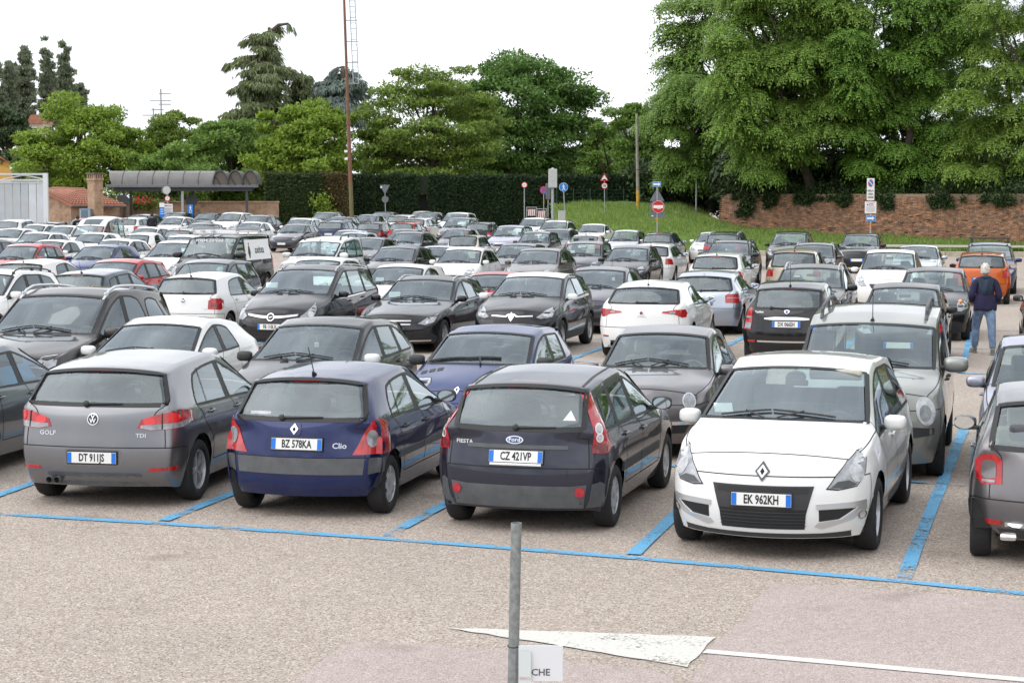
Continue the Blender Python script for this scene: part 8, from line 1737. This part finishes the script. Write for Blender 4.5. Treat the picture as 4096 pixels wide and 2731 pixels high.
for (mk, x, y, hd, z, col, roof, label) in [
 ('hatch_l', -6.46, 22.22, 11.5, 0.0, 'steel', None, 'grey hatchback cut off by the left edge, beside the silver-grey car with twin exhausts'),
 ('golf', -3.86, 20.77, 10.6, 0.0, 'golf', None, 'dark silver hatchback with plate DT 911JS and twin exhaust pipes'),
 ('clio', -1.69, 19.92, 13.3, 0.0, 'navy', None, 'navy blue hatchback with plate BZ 578KA and roof aerial'),
 ('fiesta', 0.55, 19.17, 16.0, 0.0, 'midnight', None, 'dark blue hatchback with plate CZ 421VP and tall red pillar lights'),
 ('scenic', 2.82, 18.14, 197.4, 0.0, 'white', None, 'white people carrier with plate EK 962KH facing the camera'),
 ('round', 5.09, 17.26, 14.5, 0.0, 'taupe', None, 'grey retro hatchback with ring-shaped tail lights at the right edge'),
 ('ml', -6.62, 27.57, 193, 0.0, 'brown', None, 'dark brown off-roader with silver roof rails at the left edge'),
 ('mito', -4.91, 26.33, 193, 0.0, 'white', None, 'white five-door hatchback parked nose to nose with the dark silver hatchback'),
 ('hatch_w', -2.56, 25.38, 194, 0.0, 'blackv', None, 'black hatchback with one white wing mirror'),
 ('twingo', -0.26, 24.79, 195, 0.0, 'blue', None, 'bright blue one-box city car with three bonnet vents'),
 ('round', 1.95, 23.92, 194, 0.0, 'taupe', None, 'grey retro city car with round headlights and cream steering wheel'),
 ('kangoo', 4.37, 22.58, 195, 0.0, 'sage', None, 'pale grey-green leisure van with large oval headlights and roof rails'),
 ('hatch_h', 6.27, 21.49, 195, 0.0, 'lilac', None, 'pale lilac hatchback facing the camera at the right edge'),
 ('suv', -11.07, 39.59, 193, 0.0, 'white', None, 'white crossover with black roof rails behind the brown off-roader'),
 ('hatch', -9.42, 43.67, 13, 0.0, 'slate', None, 'slate blue hatchback seen from behind between white crossover and white hatchback'),
 ('polo', -6.67, 42.23, 13, 0.0, 'white', None, 'white hatchback with square red tail lights and round badge'),
 ('zafira', -4.31, 39.92, 194, 0.0, 'blackv', None, 'black people carrier with plate FB 110LX and chrome grille bar'),
 ('wagon', -1.87, 39.56, 194, 0.0, 'blackv', None, 'black estate car with chrome-lined windows and long bonnet'),
 ('captur', 0.5, 38.93, 194.5, 0.0, 'blackv', 'white', 'black crossover with a white roof and white mirrors'),
 ('giulietta', 3.02, 38.1, 14.5, 0.0, 'white', None, 'white hatchback with slim red tail lights reaching inward'),
 ('ypsilon', 5.57, 36.54, 15, 0.0, 'black', None, 'black city car with plate DX 066SH and chrome plate bar'),
 ('hatch', 7.56, 35.99, 195, 0.0, 'black', None, 'black hatchback just left of the walking man, behind the grey-green van'),
 ('hatch_l', 11.36, 38.46, 14, 0.0, 'black', None, 'black hatchback with red tail light cut off by the right edge beside the walking man'),
 ('hatch_q', -12.55, 50.66, 13, 0.0, 'white', None, 'white hatchback with dark spoiler behind the white crossover at the left edge'),
 ('hatch', -10.47, 49.83, 193, 0.0, 'red', None, 'bright red hatchback in front of the blue one, fourth row'),
 ('hatch_h', -7.72, 47.73, 193, 0.0, 'graph', None, 'dark grey hatchback right behind the white one with the round badge'),
 ('hatch', -5.25, 51.41, 194, 0.0, 'white', None, 'white hatchback showing only its roof behind the black people carrier with chrome bar'),
 ('hatch_q', -2.74, 46.35, 194, 0.0, 'white', None, 'white hatchback with tickets on its dashboard behind the black estate with chrome windows'),
 ('coupe', -0.39, 45.16, 194, 0.0, 'red', None, 'low red car of which only the roof shows beside the white-roofed crossover'),
 ('hatch_q', 2.12, 44.63, 194, 0.0, 'plum', None, 'plum grey hatchback behind the white-roofed crossover'),
 ('longnose', 4.81, 44.45, 14.5, 0.0, 'silverb', None, 'silver blue hatchback with square L-shaped tail lights and roof fin'),
 ('suv_s', 6.84, 42.69, 195, 0.0, 'black', None, 'black crossover with silver roof rails behind the black city car'),
 ('hatch_h', 9.56, 42.42, 195, 0.0, 'black', None, 'black hatchback with amber corner lamps in front of the orange car'),
 ('hatch_h', -16.5, 63.45, 193, 0.0, 'red', None, 'red hatchback at the left, behind the white hatchback with dark spoiler'),
 ('hatch_q', -14.17, 64.69, 193, 0.0, 'blue', None, 'blue hatchback between two red ones on the left'),
 ('mpv', -11.53, 64.64, 193, 0.0, 'white', None, 'white people carrier beside the black van'),
 ('van', -9.18, 59.46, 193, 0.0, 'blackv', None, 'black panel van with roof rack and white advert panel'),
 ('kangoo', -6.28, 62.27, 194, 0.0, 'white', None, 'white leisure van with arched grey roof rails beside the black panel van'),
 ('hatch_l', -3.85, 63.37, 194, 0.0, 'blackv', None, 'black hatchback with a pale rear pillar, right of the white leisure van'),
 ('hatch', -1.56, 61.14, 194, 0.0, 'white', None, 'white hatchback facing the camera in the middle of the fifth row'),
 ('hatch_l', 0.9, 60.84, 194, 0.0, 'bronze', None, 'bronze grey hatchback with folded pink mirror in the middle'),
 ('hatch', 4.0, 63.18, 194.5, 0.0, 'blackv', None, 'black hatchback with a tall aerial in front of the white car with open look'),
 ('hatch_q', 6.37, 56.56, 14.5, 0.0, 'white', None, 'white hatchback seen from behind with a long black wiper and roof aerial'),
 ('hatch_h', 8.88, 57.96, 15, 0.0, 'beige', None, 'beige hatchback with tall red and white tail light'),
 ('mpv', 10.86, 53.84, 195, 0.0, 'white', None, 'white people carrier with dark mirrors left of the orange car'),
 ('i10', 14.05, 56.0, 15, 0.0, 'orange', None, 'orange hatchback in front of the walking man'),
 ('coupe', -2.76, 68.83, 194, 0.0, 'silver', None, 'low silver car between the black and the white hatchbacks of the fifth row'),
 ('hatch_q', 0.22, 66.72, 194, 0.0, 'graph', None, 'grey hatchback directly behind the bronze one'),
 ('hatch_h', 2.62, 67.04, 194, 0.0, 'graph', None, 'dark grey hatchback with a sticker on its windscreen, behind the bronze one'),
 ('hatch_l', 5.32, 68.23, 14.5, 0.0, 'white', None, 'white hatchback seen from behind its right side next to the black one with tall aerial'),
 ('suv', 7.69, 65.98, 194.5, 0.0, 'black', None, 'black crossover with black rails behind the white car with long wiper'),
 ('wagon_t', 10.64, 66.18, 195, 0.0, 'graph', None, 'grey estate with silver rails behind the beige hatchback'),
 ('sedan', 14.2, 65.66, 195, 0.0, 'silver', None, 'silver car half hidden behind the white people carrier on the right'),
 ('mpv', 15.75, 61.9, 195, 0.0, 'navyl', None, 'dark blue people carrier with black roof bars behind the orange car'),
 ('hatch', -15.45, 73.25, 193, 0.0, 'white', None, 'white hatchback directly behind the blue one on the left'),
 ('hatch_q', -17.74, 72.2, 193, 0.0, 'white', None, 'white hatchback behind the left red one'),
 ('wagon_t', -20.15, 70.79, 193, 0.0, 'graph', None, 'dark estate cut off by the left edge behind the left red hatchback'),
 ('suv_s', -13.05, 74.63, 193, 0.0, 'white', None, 'white estate-like crossover with silver rails left of the black van'),
 ('round', -16.71, 86.28, 13, 0.0, 'white', None, 'small white rounded car seen from behind on the left'),
 ('hatch_q', -19.25, 86.35, 193, 0.0, 'white', None, 'white hatchback between the white estate and the small rounded white car'),
 ('wagon_t', -21.71, 85.42, 193, 0.0, 'white', None, 'white estate with dark side windows at the left'),
 ('hatch_l', -5.86, 76.69, 194, 0.0, 'graph', None, 'grey hatchback behind the black one with pale rear pillar'),
 ('wagon_t', -4.8, 86.57, 194, 0.0, 'graph', None, 'dark grey estate facing the camera in the middle distance'),
 ('boxy', -1.79, 83.77, 14, 0.0, 'ivory', None, 'boxy ivory hatchback seen from behind with a slanted wiper'),
 ('hatch_h', 1.15, 85.93, 194, 0.0, 'graph', None, 'grey hatchback in front of the white off-roader'),
 ('coupe', 3.78, 90.32, 14.5, 0.007, 'cream', None, 'cream three-door car with a curved roof in the middle distance'),
 ('mini', 5.41, 88.91, 194.5, 0.001, 'silver', None, 'tall silver city car at the edge of the grass'),
 ('hatch_q', 7.07, 87.62, 14.5, 0.0, 'slate', None, 'slate blue city car between the tall silver one and the white one, by the grass'),
 ('sedan', 9.53, 89.06, 194.5, 0.001, 'white', None, 'white saloon with twin grille behind the black crossover by the grass'),
 ('suv_s', 9.54, 82.5, 14.5, 0.0, 'slate', None, 'slate crossover seen from behind with red tail light near the brick wall'),
 ('mpv', 12.03, 80.89, 195, 0.0, 'black', None, 'black people carrier at the grass verge below the brick wall'),
 ('suv_n', 14.53, 78.1, 195, 0.0, 'blackv', None, 'black car with chrome grille under the no-parking sign'),
 ('hightop', -20.46, 92.0, 193, 0.02, 'white', None, 'white high-top van with a dark skylight'),
 ('hatch', -18.7, 96.27, 193, 0.079, 'white', None, 'white hatchback right of the high-top van'),
 ('hatch_l', -16.26, 95.19, 13, 0.061, 'blackv', None, 'black hatchback with dark rear glass behind the black van'),
 ('hatch_q', -25.17, 94.64, 193, 0.053, 'white', None, 'white hatchback at the left edge in front of the grey gate'),
 ('hatch', -23.53, 98.6, 193, 0.124, 'white', None, 'white hatchback in front of the man in the black shirt'),
 ('sedan', -8.13, 92.87, 194, 0.029, 'silver', None, 'silver saloon in front of the dark blue estate with red lights'),
 ('hatch', -7.3, 86.88, 194, 0.0, 'silverb', None, 'pale silver hatchback just behind the white leisure van'),
 ('hatch', -5.32, 93.2, 194, 0.033, 'graph', None, 'grey hatchback half hidden behind the dark grey estate'),
 ('mpv', -0.05, 94.58, 194, 0.052, 'lilac', None, 'lilac grey people carrier in front of the white off-roader'),
 ('wagon_t', 2.17, 92.37, 194, 0.024, 'graph', None, 'grey estate with black rails behind the grey hatchback in the middle distance'),
 ('hatch_q', -2.69, 94.02, 194, 0.044, 'graph', None, 'dark grey hatchback behind the boxy ivory one'),
 ('hatch', -1.5, 103.99, 14, 0.247, 'black', None, 'black hatchback with a red tail light in the far middle'),
 ('hatch', -5.65, 104.1, 14, 0.25, 'red', None, 'small red car seen from behind in the far middle'),
 ('hatch_q', -7.49, 104.93, 14, 0.271, 'graph', None, 'grey hatchback seen from behind with wiper, left of the small red car'),
 ('wagon_t', -9.6, 106.4, 14, 0.307, 'navyl', None, 'dark blue estate seen from behind with tall red lights'),
 ('hatch_l', -11.69, 101.23, 193, 0.181, 'graph', None, 'grey hatchback behind the white leisure van, left of the dark blue estate'),
 ('hatch_q', -14.43, 103.97, 193, 0.247, 'white', None, 'white hatchback behind the rack of the black van'),
 ('hatch', -16.91, 102.06, 193, 0.201, 'black', None, 'black car of which the roof shows behind the black van'),
 ('wagon_t', -27.81, 107.18, 13, 0.327, 'white', None, 'white estate with roof rails in front of the grey gate'),
 ('hatch', -25.46, 100.45, 193, 0.163, 'white', None, 'white hatchback right of the white estate by the grey gate'),
 ('hatch_q', -25.26, 104.57, 13, 0.262, 'black', None, 'black hatchback with a dark spoiler left of the man in the black shirt'),
 ('hatch', -5.32, 110.59, 14, 0.411, 'white', None, 'white hatchback with red pillar lights behind the small red car'),
 ('mpv', -2.96, 106.53, 194, 0.311, 'graph', None, 'grey people carrier in the far middle, left of the black one with red light'),
 ('suv', 2.38, 102.49, 194, 0.211, 'white', None, 'white off-roader with black roof rails in the distance'),
 ('sedan', 4.36, 101.77, 194.5, 0.194, 'white', None, 'white saloon in the distance beside the grass bank'),
 ('suv_s', -11.89, 105.94, 193, 0.296, 'white', None, 'white estate with silver rails far behind the white leisure van'),
 ('hatch', -10.24, 111.88, 194, 0.441, 'black', None, 'black hatchback near the foot of the rusty mast'),
 ('hatch', -8.89, 115.9, 194, 0.526, 'graph', None, 'dark grey hatchback right of the rusty mast'),
 ('wagon_t', -15.44, 113.73, 193, 0.482, 'graph', None, 'dark estate facing the camera under the end of the shelter'),
 ('sedan', -19.89, 122.38, 193, 0.611, 'black', None, 'black saloon facing the camera under the shelter'),
 ('hatch', -20.1, 111.86, 193, 0.441, 'white', None, 'white hatchback under the shelter beside the black saloon'),
 ('hatch', -24.9, 109.01, 193, 0.373, 'red', None, 'red car half hidden behind the man in the black shirt'),
 ('hatch_l', -22.22, 111.63, 13, 0.436, 'white', None, 'white hatchback behind the high-top van with a black side window'),
 ('suv', 1.25, 106.58, 194, 0.312, 'white', None, 'white off-roader standing behind the other one with black rails'),
 ('hatch', -6.57, 115.94, 14, 0.527, 'white', None, 'small white hatchback far back, left of the one with red pillar lights'),
 ('hatch_l', -8.75, 127.05, 194, 0.62, 'graph', None, 'grey hatchback in the last row before the hedge'),
 ('hatch', -5.52, 123.86, 194, 0.618, 'graph', None, 'grey hatchback with a paper in its windscreen in the last rows'),
 ('mpv', -3.35, 115.42, 194, 0.517, 'white', None, 'tall white car in the last row before the dark hedge'),
 ('wagon_t', -12.1, 121.11, 194, 0.601, 'graph', None, 'dark estate left of the rusty mast in the last row'),
 ('hatch', -22.02, 123.0, 193, 0.615, 'graph', None, 'dark hatchback behind the white one under the shelter'),
 ('hatch', -6.19, 128.95, 194, 0.62, 'white', None, 'white car mostly hidden behind the grey one with a paper'),
 ('mpv', -17.17, 115.51, 193, 0.519, 'white', None, 'white roof showing behind the black saloon and the dark estate'),
 ('hatch_l', -22.9, 118.57, 13, 0.57, 'graph', None, 'dark hatchback behind the white one left of the shelter posts'),
]:
    van = mk in ('van', 'hightop')
    model(mk).place(x, y, hd, P_(col), 'parked_van' if van else 'parked_car', label, 'van' if van else 'car', 'parked cars', z, P_(roof) if roof else None)
# ================================================================ details of single cars
def car_by(words): return next(o for o in bpy.data.objects if o.parent is None and words in o.get('label', ''))
o = car_by('amber corner lamps'); c = model('hatch_h')
for sg in (1, -1):
    pl = [(.66, .80), (.86, .85), (.84, .90), (.70, .87)]
    part('indicator', patch(c.bvh, pl if sg > 0 else mir(pl), 'front', c.X(.3), sg, 28, .012, .006), M_AMBER, o, True)
o = car_by('black roof bars'); c = model('mpv'); zt_ = c.surf('top', 2.6, 0)[0].z
for sd in (2.3, 3.2): part('roof_bar', J(bbox(c.X(sd), 0, zt_ + .13, .07, 1.34, .035, .01), bbox(c.X(sd), .58, zt_ + .05, .09, .06, .16, .02), bbox(c.X(sd), -.58, zt_ + .05, .09, .06, .16, .02)), M_TRIM, o)
o = car_by('grey hatchback cut off by the left edge'); c = model('hatch_l')
part('sunshade', xf(bbox(0, 0, 0, .9, .02, .34, .01), (c.X(1.95), -.50, .98), (R(-35), 0, 0)), mat('blue_sunshade', (.05, .32, .62), .5), o)
o = car_by('black hatchback with one white wing mirror'); c = model('hatch_w'); P = c.surf('top', 1.75, 0)[0]
part('hanging_ornament', J(tube([(P.x - .05, 0, P.z - .05), (P.x - .05, 0, P.z - .16)], .003, 4), bbox(P.x - .05, 0, P.z - .2, .03, .07, .07, .02)), M_WHITE, o)
for w_, k_ in (('white hatchback with tickets', 'hatch_q'), ('with a paper in its windscreen', 'hatch'), ('with a sticker on its windscreen', 'hatch_h')):
    o = car_by(w_); c = model(k_); P = c.surf('top', c.p['sA0'] + .4, -.45 * c.hw)[0]; part('parking_ticket', xf(box(0, 0, 0, .16, .20, .002), (P.x - .06, P.y, P.z - .05), (0, R(32), R(15))), M_PAPER, o)
